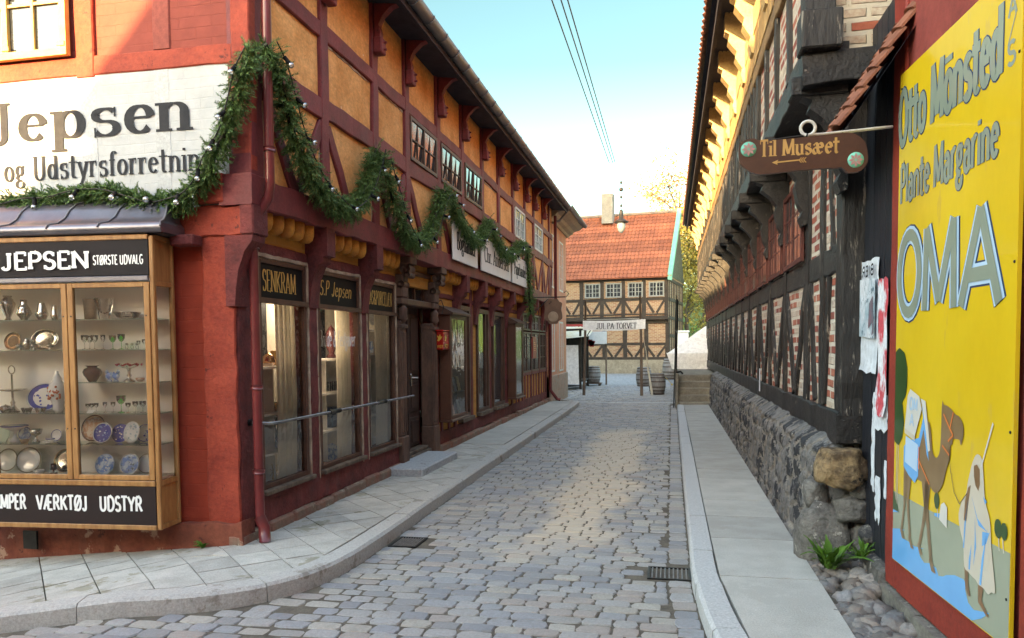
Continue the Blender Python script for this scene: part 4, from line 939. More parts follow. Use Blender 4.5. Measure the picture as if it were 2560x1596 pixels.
for z in (4.25, 4.7): hg.bbox(-5.12, -5.04, FY - .078, FY - .07, z - .02, z + .02, .004); hg.bbox(-5.68, -5.6, FY - .078, FY - .07, z - .02, z + .02, .004)
hg.parts('hinge', YELF, w)
tt = MB()
text(tt, 'J', (-6.02, FY + .02, 3.46), EX, EZ, NY, .36, W=.38, thick=.20, thin=.05, serif=True, sw=.09, off=.0155)
for ch, x0, x1 in (('e', -5.62, -5.31), ('p', -5.27, -4.91), ('s', -4.90, -4.58), ('e', -4.555, -4.25), ('n', -4.23, -3.90)):
    text(tt, ch, (x0, FY + .02, 3.475), EX, EZ, NY, .36, W=x1 - x0, thick=.25, thin=.05, serif=True, sw=.09, off=.0155, sh=.06)
text(tt, 'og Udstyrsforretning', (-5.78, FY + .02, 3.135), EX, EZ, NY, .205, W=2.06, thick=.14, thin=.05, serif=True, sw=.045, off=.0155, sp=.05)
text(tt, 'Isenkram', (-7.9, FY + .02, 3.135), EX, EZ, NY, .205, W=.0 or 1.7, thick=.19, thin=.06, serif=True, sw=.07, off=.0155) if False else None
tt.build('painted_letters', BLKLET, wpo)
# rail in front of the windows
rl = MB(); rz = 1.0
rl.tube([(XG + .0, 5.92, rz + .01), (XG + .17, 5.96, rz), (XG + .20, 6.1, rz), (XG + .21, 9.6, rz)], .014, 8); ro = rl.build('hand_rail', mat('dull_steel_bar', (.30, .30, .31), (.16, .15, .15), .3, 12, metal=.9, bump=.05), LB)
rk = MB()
for y in (7.2, 8.5): rk.cut(); rk.tube([(XG, y, rz - .03), (XG + .12, y, rz - .02), (XG + .2, y + .02, rz)], .016, 7); rk.tube([(XG + .2, y - .12, rz), (XG + .2, y + .12, rz)], .024, 8)
rk.cut(); rk.tube([(XG - .02, 5.92, rz + .01), (XG + .03, 5.92, rz + .01)], .03, 8); rk.parts('rail_bracket', IRON, ro)
# down pipe
dp = MB(); pr = .040
dp.tube([(XU + .16, 5.87, 5.55), (XU + .1, 5.87, 5.2), (XU + .1, 5.87, 3.02), (XU + .08, 5.87, 2.90), (XG + .13, 5.87, 2.72), (XG + .11, 5.87, 2.6), (XG + .11, 5.87, .22), (XG + .13, 5.87, .14)], pr, 14)
dp.tube([(XG + .11, 5.87, .2), (XG + .16, 5.85, .12), (XG + .17, 5.84, 0.0)], .05, 14)
for z in (5.0, 3.3, 2.5, 1.32, .6): 
    x = XU + .1 if z > 3 else XG + .11; dp.tube([(x, 5.87, z - .018), (x, 5.87, z + .018)], .052, 14)
dp.build('down_pipe', PIPEM, LB)
dp = MB(); dp.tube([(XG + .1, 22.05, 2.6), (XG + .1, 22.05, .35), (XG + .28, 22.15, .08), (XG + .36, 22.2, .06)], .05, 10); dp.tube([(XG + .1, 22.05, 2.6), (XU + .1, 22.0, 3.0), (XU + .1, 22.0, 5.4)], .045, 10); dp.build('down_pipe', PIPEM, LB)
# --- peach house
PB = thing('peach_plastered_house', 'peach plastered house with white casement windows beyond the half-timbered shop', 'house', (-3.55, 22.2, 0))
PX = -3.5; P0, P1 = 22.2, 25.95
m = MB(); m.box(PX - 7, PX, P0, P1, -.3, 5.9); m.build('wall', PEACH, PB)
m = MB(); m.bbox(PX - .2, PX + .05, P0, P1 + .03, -.3, .75, .02); m.build('plinth', mat('worn_peach_plinth', (.47, .30, .22), (.36, .30, .23), .9, 3, bump=.8, bscale=9, spots=((.50, .19, .11), .58, 3)), PB)
for (y0, z0, w_, h_) in ((22.4, .85, .86, 1.58), (24.25, .82, .86, 1.6), (24.3, 3.4, .86, 1.6), (22.5, 3.4, .86, 1.6)):
    window(PB, (PX - .05, y0, z0), EY, EZ, NX, w_, h_, 1, 4, WHITEF, PANE, .05, .02, .065, 2)
m = MB(); m.box(PX, PX + .012, 22.7, 22.78, 3.0, 5.5); m.build('brick_strip', MAROON2, PB)
for i, (o_, z0) in enumerate(((.10, 5.55), (.22, 5.66), (.36, 5.76))):
    pass
m = MB(); m.extr([(-.05, 5.35), (.06, 5.35), (.10, 5.42), (.2, 5.46), (.26, 5.54), (.42, 5.58), (.55, 5.66), (.55, 5.72), (-.05, 5.72)], (PX, P0 + .01, 0), EX, EZ, EY, P1 - P0 + .3); m.build('cornice', mat('tan_cornice', (.42, .33, .24), (.33, .26, .19), .8, 5, bump=.2), PB)
m = MB(); gutter(m, PX + .62, P0, P1 + .35, 5.74, .08); m.build('gutter', ZINCD, PB)
m = MB(); m.add([(PX + .6, P0 + .01, 5.74), (PX + .6, P1 + .35, 5.74), (PX - 3.6, P1 + .35, 9.7), (PX - 3.6, P0 + .01, 9.7)], [(0, 1, 2, 3)]); m.add([(PX - 3.6, P0, 9.7), (PX - 3.6, P1 + .35, 9.7), (PX - 8, P1 + .35, 5.7), (PX - 8, P0, 5.7)], [(0, 1, 2, 3)])
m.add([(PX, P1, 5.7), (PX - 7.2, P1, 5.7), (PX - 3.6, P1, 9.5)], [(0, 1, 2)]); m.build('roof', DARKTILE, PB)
m = MB(); m.tube([(PX + .62, P0 + .1, 5.66), (PX + .3, P0 + .1, 5.3), (PX - .1, P0 + .12, 5.2)], .03, 8); m.build('gutter_strut', ZINCD, PB)
# ================================================================ RIGHT: OLD BLACK TIMBERED MERCHANT HOUSE
R = random.Random(21)
XR, XJ, YA, YB = 1.27, .95, 6.17, 28.4
RB = thing('black_timbered_merchant_house', 'old house of tarred black timber and patched brick on a boulder plinth', 'house', (1.27, 6.17, 0))
NR = (-1, 0, 0)
RP = [7.0, 7.74, 9.14, 10.48, 11.8, 13.15, 14.5, 15.85, 17.2, 18.55, 19.9, 21.25, 22.6, 24, 25.4, 26.8, 28.2]
m = MB(); m.box(XR + .03, XR + .4, YA + .02, YB, .9, 3.7); m.build('brick_infill', OLDBR, RB)
m = MB(); m.box(XR + .02, XR + 3, YA + .03, YA + .3, .9, 3.56); m.box(XJ + .12, XJ + 3, 6.0, 6.3, 3.75, 6.2); m.build('gable_brick', OLDBRX, RB)
m = MB()
m.beam((XR - .02, YA + .0, 1.0), (XR - .02, 13, 1.0), .24, .3, NR, .012, rnd=R); m.beam((XR - .02, 13, .99), (XR - .02, YB, .98), .24, .3, NR, .012, rnd=R)
m.beam((XR + .005, YA + .1, 2.32), (XR + .005, YB, 2.32), .22, .1, NR, .012, rnd=R); m.beam((XR + .0, YA, 3.55), (XR + .0, YB, 3.5), .2, .1, NR, .012, rnd=R)
m.beam((XJ, 5.93, 3.71), (XJ, YB, 3.71), .22, .3, NR, .012, rnd=R); m.beam((XR - .03, YA - .015, 1.0), (XR + .3, YA - .015, 1.0), .23, .3, NY, .008, rnd=R)
m.beam((XJ - .02, 5.90, 3.62), (XJ + .75, 5.90, 3.66), .22, .3, NY, .01, rnd=R)
m.parts('horizontal_timber', BLKTIMH, RB)
m = MB(); m.beam((XJ - .006, 6.0, 4.75), (XJ - .006, YB, 4.75), .17, .1, NR, .01, rnd=R); m.build('upper_rail', mat('sunlight_toned_rail', (.32, .20, .09), (.16, .10, .05), .85, 5, (1, .3, 1), bump=.7, bscale=22), RB)  # rail colour lightened to tan so the timber looks sunlit
m = MB()
m.beam((XR - .0, YA + .11, 1.1), (XR - .0, YA + .11, 3.6), .24, .28, NR, .008, rnd=R, step=.12)
m.beam((XR + .13, YA - .0, 1.1), (XR + .13, YA - .0, 3.6), .27, .1, NY, .008, rnd=R, step=.12)
for y in RP: m.beam((XR - .002, y, 1.08), (XR - .002, y + R.uniform(-.04, .04), 3.6), .19 if y > 7.5 else .13, .12, NR, .012, rnd=R)
for y in [6.05] + RP[2:]: m.beam((XJ - .002, y + .02, 3.8), (XJ - .002, y + R.uniform(-.05, .05), 5.9), .18, .12, NR, .012, rnd=R)
m.bbox(XJ - .04, XJ + .24, 5.83, 6.06, 3.75, 4.02, .012)
m.beam((XJ + .1, 5.90, 4.0), (XJ + .1, 5.94, 6.1), .2, .1, NY, .012, rnd=R)
m.parts('post', BLKTIM, RB)
m = MB(); sd = MB()
for a, b in zip(RP[1:], RP[2:]):
    mid = (a + b) / 2
    m.beam((XR - .0, a + .10, 2.2), (XR - .0, mid - .06, 1.14), .11, .1, NR, .012, rnd=R, w1=.14)
    m.beam((XR + .002, b - .10, 2.2), (XR + .002, mid + .06, 1.14), .11, .1, NR, .012, rnd=R, w1=.14)
m.beam((XR, 6.72, 2.2), (XR, 6.9, 1.14), .10, .1, NR, .01, rnd=R); m.beam((XR, 6.78, 3.5), (XR, 6.58, 2.4), .09, .1, NR, .01, rnd=R)
m.beam((XR, 7.58, 2.2), (XR, 7.3, 1.14), .10, .1, NR, .01, rnd=R)
for a, b in zip([6.05] + RP[2:], RP[2:]):
    q = (b - a) / 4
    for k in (1, 2, 3): sd.beam((XJ, a + q * k + wob(.05), 3.8), (XJ, a + q * k + wob(.12), 4.7), .10, .08, NR, .012, rnd=R)
    m.beam((XJ + .001, a + .12, 4.82), (XJ + .001, a + 2 * q, 5.8), .10, .08, NR, .012, rnd=R); m.beam((XJ + .002, b - .12, 4.82), (XJ + .002, a + 2 * q, 5.8), .10, .08, NR, .012, rnd=R)
m.parts('brace', BLKTIM, RB)
sd.parts('stud', BLKTIM, RB)
m = MB(); m.box(XJ + .04, XJ + .5, 6.08, YB, 3.7, 5.95); m.build('upper_infill', OLDBR, RB)
# windows in the ground floor bays
for a, b in zip(RP[1:-1], RP[2:]):
    if b - a < 1: continue
    window(RB, (XR - .005, b - .1, 2.45), (0, -1, 0), EZ, NR, b - a - .2, .80, 2, 3, REDFR, PANE, .045, .018, .03)
# black carved brackets under the jetty
m = MB()
for y in [6.1] + RP[1:]:
    w = .16; m.cut(); m.extr([(0, 2.78), (-.05, 2.76), (-.075, 2.84), (-.05, 2.90), (-.09, 2.98), (-.12, 3.14), (-.10, 3.2), (-.17, 3.3), (-.27, 3.38), (-.25, 3.44), (-.32, 3.47), (-.32, 3.62), (0, 3.62)], (XR, y - w / 2, 0), EX, EZ, EY, w)
    m.bbox(XR - .40, XR, y - .1, y + .1, 3.47, 3.61, .012)
m.parts('carved_jetty_bracket', BLKTIMH, RB)
m = MB(); m.box(XJ + .02, XR + .2, 6.1, YB, 3.60, 3.64); m.build('jetty_underside', BLKTIMH, RB)
# scalloped eave consoles
m = MB()
for y in [6.9, 8.15, 9.45] + RP[3:]:
    w = .2; zb = 5.12; m.cut()
    pr_ = [(0, zb - .12), (-.04, zb - .1), (-.07, zb), (-.05, zb + .08), (-.09, zb + .14), (-.14, zb + .22), (-.12, zb + .3), (-.17, zb + .36), (-.23, zb + .44), (-.21, zb + .52), (-.27, zb + .56), (-.27, zb + .78), (0, zb + .78)]
    m.extr(pr_, (XJ, y - w / 2, 0), EX, EZ, EY, w)
    for k in range(5): m.extr([(-.27 + k * .055, 0), (-.245 + k * .055, .05), (-.22 + k * .055, 0)], (XJ, y - w / 2 - .004, zb + .78), EX, EZ, EY, w + .008)
m.parts('scalloped_eave_console', CREAMP, RB)
m = MB()
for a, b in zip([6.1, 6.9, 8.15, 9.45] + RP[3:], [6.9, 8.15, 9.45] + RP[3:]):
    m.beam((XJ - .02, a, 5.35), (XJ - .02, b, 5.35), .3, .1, NR, .01, rnd=R)
m.parts('eave_plate', CREAMP, RB)
m = MB(); y = 6.1
while y < 19:
    w = R.uniform(.14, .24); m.beam((XJ - .012, y + w / 2, 4.84), (XJ - .012, y + w / 2 + wob(.01), 5.2), w - .012, .04, NR, .005, rnd=R); y += w
m.parts('wall_plank', mat('sunlight_toned_plank', (.50, .33, .14), (.34, .20, .08), .85, 5, (1, 1, .3), bump=.7, bscale=22), RB)  # wall planks with sunlight put into their tan colour
m = MB(); m.add([(XJ + .1, 5.8, 5.90), (.5, 5.8, 5.93), (.5, YB + .1, 5.93), (XJ + .1, YB + .1, 5.90)], [(0, 1, 2, 3)]); m.box(.56, .6, 5.8, YB, 5.78, 5.93); m.build('soffit', SOFFIT, RB)
m = MB(); a_, b_ = V(.44, 0, 5.96), V(4.6, 0, 10.2)
m.add([(a_.x, 5.75, a_.z - .02), (b_.x, 5.75, b_.z - .02), (b_.x, YB + .2, b_.z - .02), (a_.x, YB + .2, a_.z - .02)], [(0, 1, 2, 3)])
m.add([(b_.x, 5.75, b_.z), (9, 5.75, 5.9), (9, YB + .2, 5.9), (b_.x, YB + .2, b_.z)], [(0, 1, 2, 3)])
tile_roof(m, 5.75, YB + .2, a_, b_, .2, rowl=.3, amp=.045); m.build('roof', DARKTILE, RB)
m = MB(); m.box(XR + .45, XR + 6, YA + .3, YB - .1, .6, 5.9); m.add([(1.1, 6.1, 5.95), (9, 6.1, 5.95), (4.6, 6.1, 10.1)], [(0, 1, 2)]); m.build('inner_wall', OLDBRX, RB)
# rubble plinth: interlocking fieldstones in lime mortar, one modelled sheet
import numpy as np
rs = np.random.RandomState(5)
def rubble(name, path, prof, du, dv, sw_, sh_, depth, mts, parent):
    """path: plan polyline walked by u; prof: (inward offset, z) walked by v"""
    P_ = [V(*p, 0) for p in path]; cu_ = [0]
    for a, b in zip(P_, P_[1:]): cu_.append(cu_[-1] + (b - a).length)
    cv_ = [0]
    for a, b in zip(prof, prof[1:]): cv_.append(cv_[-1] + sqrt((a[0] - b[0]) ** 2 + (a[1] - b[1]) ** 2))
    U, Vv = cu_[-1], cv_[-1]; us = np.array(du(U)); vs_ = np.arange(0, Vv + dv, dv); nu, nv = len(us), len(vs_)
    pts = []; vv = sh_ * .3
    while vv < Vv:
        hh = sh_ * (1.25 - .4 * vv / Vv); uu = rs.uniform(0, sw_)
        while uu < U + sw_: w_ = sw_ * rs.uniform(.65, 1.45); pts.append((uu + w_ / 2, vv + rs.uniform(-.3, .3) * hh, rs.uniform(.8, 1.25))); uu += w_
        vv += hh
    pts = np.array(pts); G = np.zeros((nu * nv, 2)); gu, gv = np.meshgrid(us, vs_, indexing='ij'); wob_u = np.array([[mnoise.noise(V(a * 7, b * 7, 1)) for b in vs_] for a in us]) * .045; wob_v = np.array([[mnoise.noise(V(a * 7, b * 7, 9)) for b in vs_] for a in us]) * .035
    d1 = np.full(gu.shape, 9.); d2 = np.full(gu.shape, 9.); id1 = np.zeros(gu.shape, int)
    for k, (a, b, sc) in enumerate(pts):
        i0, i1 = np.searchsorted(us, (a - .6, a + .6)); 
        if i1 <= i0: continue
        d = np.hypot((gu[i0:i1] + wob_u[i0:i1] - a) * .72, gv[i0:i1] + wob_v[i0:i1] - b) / sc; D1 = d1[i0:i1]; D2 = d2[i0:i1]; I = id1[i0:i1]
        nearer = d < D1; D2[:] = np.where(nearer, D1, np.minimum(D2, d)); I[nearer] = k; D1[:] = np.minimum(D1, d)
    e = np.clip((d2 - d1) / .045, 0, 1); rise = np.sqrt(e) * (.55 + .45 * np.clip(1 - d1 / .16, 0, 1))
    V3 = []; amp = rs.uniform(.55, 1.35, len(pts)); tlt = rs.uniform(-.25, .25, (len(pts), 2))
    for i, u in enumerate(us):
        k = max(0, min(len(P_) - 2, next((q for q in range(len(cu_) - 1) if cu_[q + 1] >= u - 1e-9), len(P_) - 2))); t = (u - cu_[k]) / (cu_[k + 1] - cu_[k]); p = P_[k].lerp(P_[k + 1], t); d = (P_[k + 1] - P_[k]).normalized(); n = V(d.y, -d.x, 0)
        for j, v in enumerate(vs_):
            q = max(0, min(len(prof) - 2, next((w for w in range(len(cv_) - 1) if cv_[w + 1] >= v - 1e-9), len(prof) - 2))); t = (v - cv_[q]) / (cv_[q + 1] - cv_[q]); off = prof[q][0] + (prof[q + 1][0] - prof[q][0]) * t; z = prof[q][1] + (prof[q + 1][1] - prof[q][1]) * t
            s_ = id1[i, j]; h = depth * rise[i, j] * (amp[s_] + tlt[s_][0] * (u - pts[s_][0]) * 5 + tlt[s_][1] * (v - pts[s_][1]) * 5); h += .010 * mnoise.noise(V(u * 14, v * 14, 3)) + .006 * mnoise.noise(V(u * 40, v * 40, 5)); m_ = 1 - .0 * v
            nz = min(1, max(0, (v - cv_[-2]) / (cv_[-1] - cv_[-2]))) * .8; V3.append(p + n * (h * (1 - nz) - off) + V(0, 0, z + h * nz))
    mb = MB(); fs = []; mi = []
    mb.v = [tuple(p) for p in V3]
    for i in range(nu - 1):
        for j in range(nv - 1):
            a = i * nv + j; mb.f.append((a, a + nv, a + nv + 1, a + 1)); mort = min(e[i, j], e[i + 1, j], e[i, j + 1], e[i + 1, j + 1]) < .34; mb.mi.append(0 if mort else 1 + int(id1[i, j] * 7 % (len(mts) - 1))); mb.smooth.append(True)
    return mb.build(name, mts, parent)
MORT = mat('rough_lime_mortar', (.27, .24, .205), (.16, .145, .125), .95, 5, bump=1, bscale=26, bdist=.02, spots=((.04, .04, .042), .60, 2.2))
RUB = [mat('fieldstone_' + n_, c, tuple(x * .6 for x in c), .75, 7, bump=1, bscale=18, bdist=.025, grain=.45, spots=((.03, .03, .033), .50, 2.2, (1, .9, .6)), spots2=((.42, .39, .34), .64, 11)) for n_, c in (('grey', (.20, .19, .18)), ('brown', (.21, .165, .125)), ('dark', (.09, .083, .08)), ('pale', (.30, .27, .23)), ('rose', (.22, .155, .125)), ('olive', (.165, .165, .135)), ('slate', (.13, .128, .13)))]
STON = mat('plinth_boulders', (.22, .205, .18), (.11, .10, .09), .8, 5, bump=1, bscale=16, island=.35, spots=((.05, .048, .05), .58, 3), spots2=((.42, .39, .34), .6, 9), bdist=.05, grain=.5)
rubble('plinth', [(1.10, 21.6), (1.10, 6.45), (1.14, 6.28), (1.28, 6.18), (1.5, 6.17)], [(-.03, -.08), (.02, .72), (.05, .82), (.18, .90)], lambda U: list(np.arange(0, U - 8.5, .05)) + list(np.arange(U - 8.5, U - 3.2, .028)) + list(np.arange(U - 3.2, U + .01, .016)), .019, .23, .165, .040, [MORT] + RUB, RB)
def rock(m, c, r, sc, seed, jit=.3, pw=.7, seg=22):
    vs = []; fs = []; rg = seg // 2 + 1; c = V(*c)
    f_ = lambda x: (abs(x) ** pw) * (1 if x > 0 else -1)
    for i in range(rg + 1):
        ph = pi * i / rg
        for k in range(seg):
            t = 2 * pi * k / seg; p = V(f_(sin(ph) * cos(t)) * sc[0], f_(sin(ph) * sin(t)) * sc[1], f_(cos(ph)) * sc[2])
            d = V(sin(ph) * cos(t), sin(ph) * sin(t), cos(ph)); nn = jit * (.6 * mnoise.noise(d * 1.6 + V(seed, 0, 0)) + .25 * mnoise.noise(d * 4 + V(0, seed, 0)) + .1 * mnoise.noise(d * 11 + V(0, 0, seed)))
            vs.append(c + p * r * (1 + nn))
    for i in range(rg):
        for k in range(seg): a = i * seg + k; b = i * seg + (k + 1) % seg; fs.append((a, a + seg, b + seg, b))
    m.add(vs, fs, 0, True)
m = MB()
for k, (x, y, z, a, b, c) in enumerate(((1.17, 6.17, .15, .21, .17, .27), (1.34, 6.08, .40, .13, .11, .10), (1.12, 6.28, .47, .09, .14, .12), (1.42, 6.1, .56, .09, .09, .10), (1.42, 6.1, .18, .09, .09, .11), (1.30, 6.02, -.0, .13, .10, .10))): rock(m, (x, y, z), 1, (a, b, c), k * 3.3, .45, .75)
m.parts('boulder', STON, RB)
m = MB(); rock(m, (1.255, 6.07, .72), 1, (.165, .15, .15), 2.2, .42, .55, 30); m.build('corner_boulder', mat('ochre_lichened_boulder', (.40, .27, .14), (.13, .085, .05), .9, 7, lo=.42, hi=.58, bump=1.2, bscale=16, bdist=.05, spots=((.03, .022, .016), .585, 5), spots2=((.5, .42, .28), .66, 20)), RB)
m = MB(); m.box(XR - .032, XR - .028, 11.2, 11.32, .98, 1.3); m.build('paper_notice', mat('faded_paper', (.68, .70, .72), (.55, .58, .62), .8, 9, bump=.3), RB)
# --- black shed with pantile lean-to
SD = thing('black_board_shed', 'narrow tarred board shed with a small tiled lean-to roof beside the red wall', 'shed', (1.42, 5.4, 0))
m = MB(); y = 5.33; DKB = mat('blue_black_boards', (.012, .014, .02), (.024, .026, .032), .5, 4, (1, 1, .2), bump=.5, bscale=20)
while y < 6.1: m.box(1.42 + R.uniform(0, .006), 1.46, y, y + .135, .12, 3.9); y += .14
m.build('board_wall', DKB, SD)
m = MB(); m.bbox(1.36, 1.6, 5.36, 6.1, -.2, .16, .03); m.ball((1.42, 5.9, .25), 1, 9, 0, (.08, .1, .08), .2, R); m.parts('footing_stone', STON, SD)
# lean-to roof sloping down towards the street, seen along its verge
a_, b_ = V(1.02, 0, 2.98), V(1.52, 0, 3.78); dd = (b_ - a_); m = MB(); n_ = V(-dd.z, 0, dd.x).normalized(); 
for r in range(8):
    u0, u1 = r / 7.2, (r + 1.12) / 7.2; p = a_ + dd * u0 + n_ * .024; q = a_ + dd * u1 + n_ * .0
    for j in range(3):
        yy = 5.05 + j * .22; vs = []; fs = []; k_ = 7
        for e, c in enumerate((p, q)):
            for k in range(k_ + 1):
                t = k / k_; hh = .030 * sin(pi * min(1, t * 1.5)) if t < .667 else -.02 * sin(pi * (t - .667) * 3); vs.append(c + V(0, yy + .23 * t, 0) + n_ * hh)
            for k in range(k_ + 1):
                t = k / k_; hh = .030 * sin(pi * min(1, t * 1.5)) if t < .667 else -.02 * sin(pi * (t - .667) * 3); vs.append(c + V(0, yy + .23 * t, 0) + n_ * (hh - .016))
        w_ = 2 * (k_ + 1)
        for k in range(k_): fs += [(k, k + 1, k + 1 + w_, k + w_), (k + k_ + 1, k + w_ + k_ + 1, k + 2 + k_ + w_, k + 2 + k_), (k, k + k_ + 1, k + k_ + 2, k + 1), (k + w_, k + 1 + w_, k + k_ + 2 + w_, k + k_ + 1 + w_)]
        fs += [(0, w_, w_ + k_ + 1, k_ + 1), (k_, k_ + k_ + 1, w_ + k_ + k_ + 1, w_ + k_)]
        m.add(vs, fs)
m.build('pantiles', mat('orange_pantiles', (.27, .10, .055), (.17, .06, .035), .8, 7, bump=.4, island=.2), SD)
m = MB(); m.add([a_ + V(.02, 5.04, -.03), b_ + V(.05, 5.04, -.03), b_ + V(.05, 5.85, -.03), a_ + V(.02, 5.85, -.03)], [(0, 1, 2, 3)])
m.build('roof_boarding', SOFFIT, SD)
# posters pasted on the shed
def paper(name, label, y0, y1, z0, z1, x, fm, seed, curl=.03, group=None):
    r = random.Random(seed); mm = MB(); ny, nz = 6, 12; vs = []
    for j in range(nz + 1):
        for i in range(ny + 1):
            u, v = i / ny, j / nz; e = r.uniform(-.012, .012) if i in (0, ny) or j in (0, nz) else 0
            vs.append((x - .004 - curl * (mnoise.noise(V(u * 3, v * 5, seed)) * .4 + .3) - (curl * .8 if j == 0 else 0) * r.random(), y0 + (y1 - y0) * u + e + (.05 * (1 - v) ** 4 if i == ny else 0), z0 + (z1 - z0) * v + e))
    mm.add(vs, [(j * (ny + 1) + i, j * (ny + 1) + i + 1, (j + 1) * (ny + 1) + i + 1, (j + 1) * (ny + 1) + i) for j in range(nz) for i in range(ny)], 0, True)
    o = mm.build(name, fm); tag(o, label, 'poster', group); return o
PW = mat('wrinkled_white_paper', (.70, .74, .78), (.60, .65, .70), .75, 6, bump=.5, bscale=9)
po = paper('poster', 'large curling white poster with faded blue print on black boards', 5.68, 6.16, 1.44, 2.25, 1.42, PW, 3)
def onp(mb, pts, x=1.40, z=0): mb.add([(x, y, z_) for y, z_ in pts], [tuple(range(len(pts)))])
m = MB(); onp(m, [(6.13, 1.7), (5.70, 1.68), (5.70, 2.1), (6.13, 2.12)], 1.388); m.build('faded_blue_print', mat('faded_blue_print_ink', (.30, .42, .48), (.62, .66, .70), .8, 6, (1, 1, .6), lo=.42, hi=.58, bump=.3, spots=((.10, .16, .20), .58, 12)), po)
m = MB(); text(m, 'BIER-', (1.385, 5.72, 2.13), (0, 1, 0), EZ, (-1, 0, 0), .07, W=.40, thick=.2, mirror=False); m.build('mirrored_lettering', BLKLET, po)
m = MB(); onp(m, [(5.86, 1.75), (5.72, 1.8), (5.74, 1.98), (5.84, 1.93)], 1.384); onp(m, [(5.76, 1.70), (5.71, 1.72), (5.72, 1.85)], 1.3835); m.build('dark_figure_print', mat('grey_red_print', (.22, .10, .12), (.12, .14, .17), .8, 14, bump=0), po)
po = paper('poster', 'torn red and white poster strip beside the red wall', 5.44, 5.66, 1.15, 2.08, 1.415, mat('torn_red_poster', (.62, .08, .10), (.72, .74, .78), .75, 5, (1, 1.2, .8), lo=.46, hi=.54, bump=.5), 5)
def rag(name, label, pts, x, mt, txt=None):
    mm = MB(); mm.extr([(p[0], p[1]) for p in pts], (x, 0, 0), (0, 1, 0), EZ, (-1, 0, 0), .003); o = mm.build(name, mt); tag(o, label, 'poster scrap')
    if txt: m2 = MB(); text(m2, txt[0], (x - .003, txt[1], txt[2]), (0, 1, 0), EZ, (-1, 0, 0), txt[3], W=txt[4], thick=.14); m2.build('faint_lettering', mat('faint_grey_ink', (.38, .38, .40), bump=0) if 'faint_grey_ink' not in MATS else MATS['faint_grey_ink'], o)
def ragged(y0, y1, z0, z1, seed, n=10, a=.02):
    r = random.Random(seed); p = [(y0 + r.uniform(-a, a) * .4, z1 - (z1 - z0) * i / n) for i in range(n)] + [(y0 + (y1 - y0) * i / 5, z0 + r.uniform(-a * 2, a)) for i in range(6)] + [(y1 + r.uniform(-a, a), z0 + (z1 - z0) * i / n) for i in range(1, n + 1)]
    return p[::-1]
rag('poster_scrap', 'square white paper remnant with faint lettering below the red poster', ragged(5.45, 5.82, 1.05, 1.30, 3), 1.417, PW, ('STDEVEJ', 5.48, 1.2, .06, .30))
rag('poster_scrap', 'long thin shred of white paper running down the black boards', ragged(5.76, 5.84, .62, 1.10, 4, 12, .018), 1.4175, PW)
rag('poster_scrap', 'lowest ragged streak of white glue paper on the black boards', ragged(5.60, 5.72, .42, .72, 6, 9, .03), 1.4172, PW)
rag('poster_scrap', 'small ragged white paper streak at the edge of the red wall', ragged(5.45, 5.5, .62, .86, 7, 7, .012), 1.4171, PW)
# --- red wall with the big painted advert
RW = thing('red_wall', 'rust red rendered wall with timber frame at the right edge, carrying the yellow advert', 'wall', (1.427, 4.85, 0))
wu = V(.061, -1, 0).normalized(); wn_ = V(-1, -.061, 0).normalized(); wo = V(1.427, 4.85, 0)
m = MB(); m.extr([(-.52, .1), (2.6, .1), (2.6, 6), (-.50, 6)], wo + wn_ * -.02, wu, EZ, -wn_, .5); m.build('render', mat('red_wall_render', (.30, .06, .045), (.22, .04, .032), .85, 2, bump=.5, bscale=10, spots=((.09, .03, .025), .68, 9), spots2=((.36, .12, .09), .66, 3)), RW)
m = MB()
def rwb(s0, z0, s1, z1, w, t, mm=m): mm.beam(wo + wu * s0 + V(0, 0, z0), wo + wu * s1 + V(0, 0, z1), w, t, wn_, .005, rnd=R)
rwb(-.43, .08, -.41, 4.5, .20, .06); rwb(1.33, .2, 1.33, 5, .30, .05); rwb(-.3, .17, 2.5, .17, .20, .055); m.parts('frame_board', REDBOARD, RW)
m = MB()
s_ = -.5
while s_ < 2.5: d = R.uniform(.4, .7); m.extr([(s_, -.3), (s_ + d - .01, -.3), (s_ + d - .01, .06 + wob(.01)), (s_, .06 + wob(.01))], wo + wn_ * (.045 + wob(.015)), wu, EZ, -wn_, .5); s_ += d
m.build('stone_base', mat('lichened_base_stone', (.26, .24, .20), (.14, .13, .11), .9, 6, bump=1, bscale=18, bdist=.03, spots=((.30, .29, .24), .6, 12)), RW)
# advert board
AD = thing('advertising_board', 'tall yellow painted margarine advert with a camel and a robed figure, on the red wall', 'sign', tuple(wo + V(0, 0, .28)))
YEL = mat('yellow_enamel_paint', (.76, .52, .03), (.70, .455, .022), .25, 1.3, (1, 1, .5), bump=.08, coat=.4, grain=.04, spots=((.66, .44, .05), .60, 4, (1, 1, .25)), spots2=((.34, .2, .05), .73, 16))
m = MB(); m.extr([(-.31, .28), (1.16, .28), (1.15, 3.29), (-.31, 3.29)], wo + wn_ * .006, wu, EZ, wn_, .018); m.build('panel', YEL, AD)
pz = .0262
def pp(mm, pts, z=0, sm=0, mi=0): flat(mm, spline(pts, sm) if sm else pts, wo + wn_ * (.024), wu, EZ, wn_, z, mi)
C_G = mat('advert_sage_green', (.33, .36, .26), (.30, .33, .24), .25, 3, bump=0, coat=.4); C_B = mat('advert_sky_blue', (.12, .42, .78), (.11, .38, .72), .25, 3, bump=0, coat=.4)
C_LB = mat('advert_pale_blue', (.46, .66, .84), (.44, .62, .8), .25, 3, bump=0, coat=.4); C_N = mat('advert_slate_blue', (.045, .08, .15), (.04, .07, .13), .25, 3, bump=0, coat=.4)
C_BR = mat('advert_camel_brown', (.26, .165, .08), (.215, .13, .06), .3, 6, bump=0, coat=.4); C_DG = mat('advert_dark_green', (.03, .085, .02), (.022, .065, .016), .3, 3, bump=0, coat=.4)
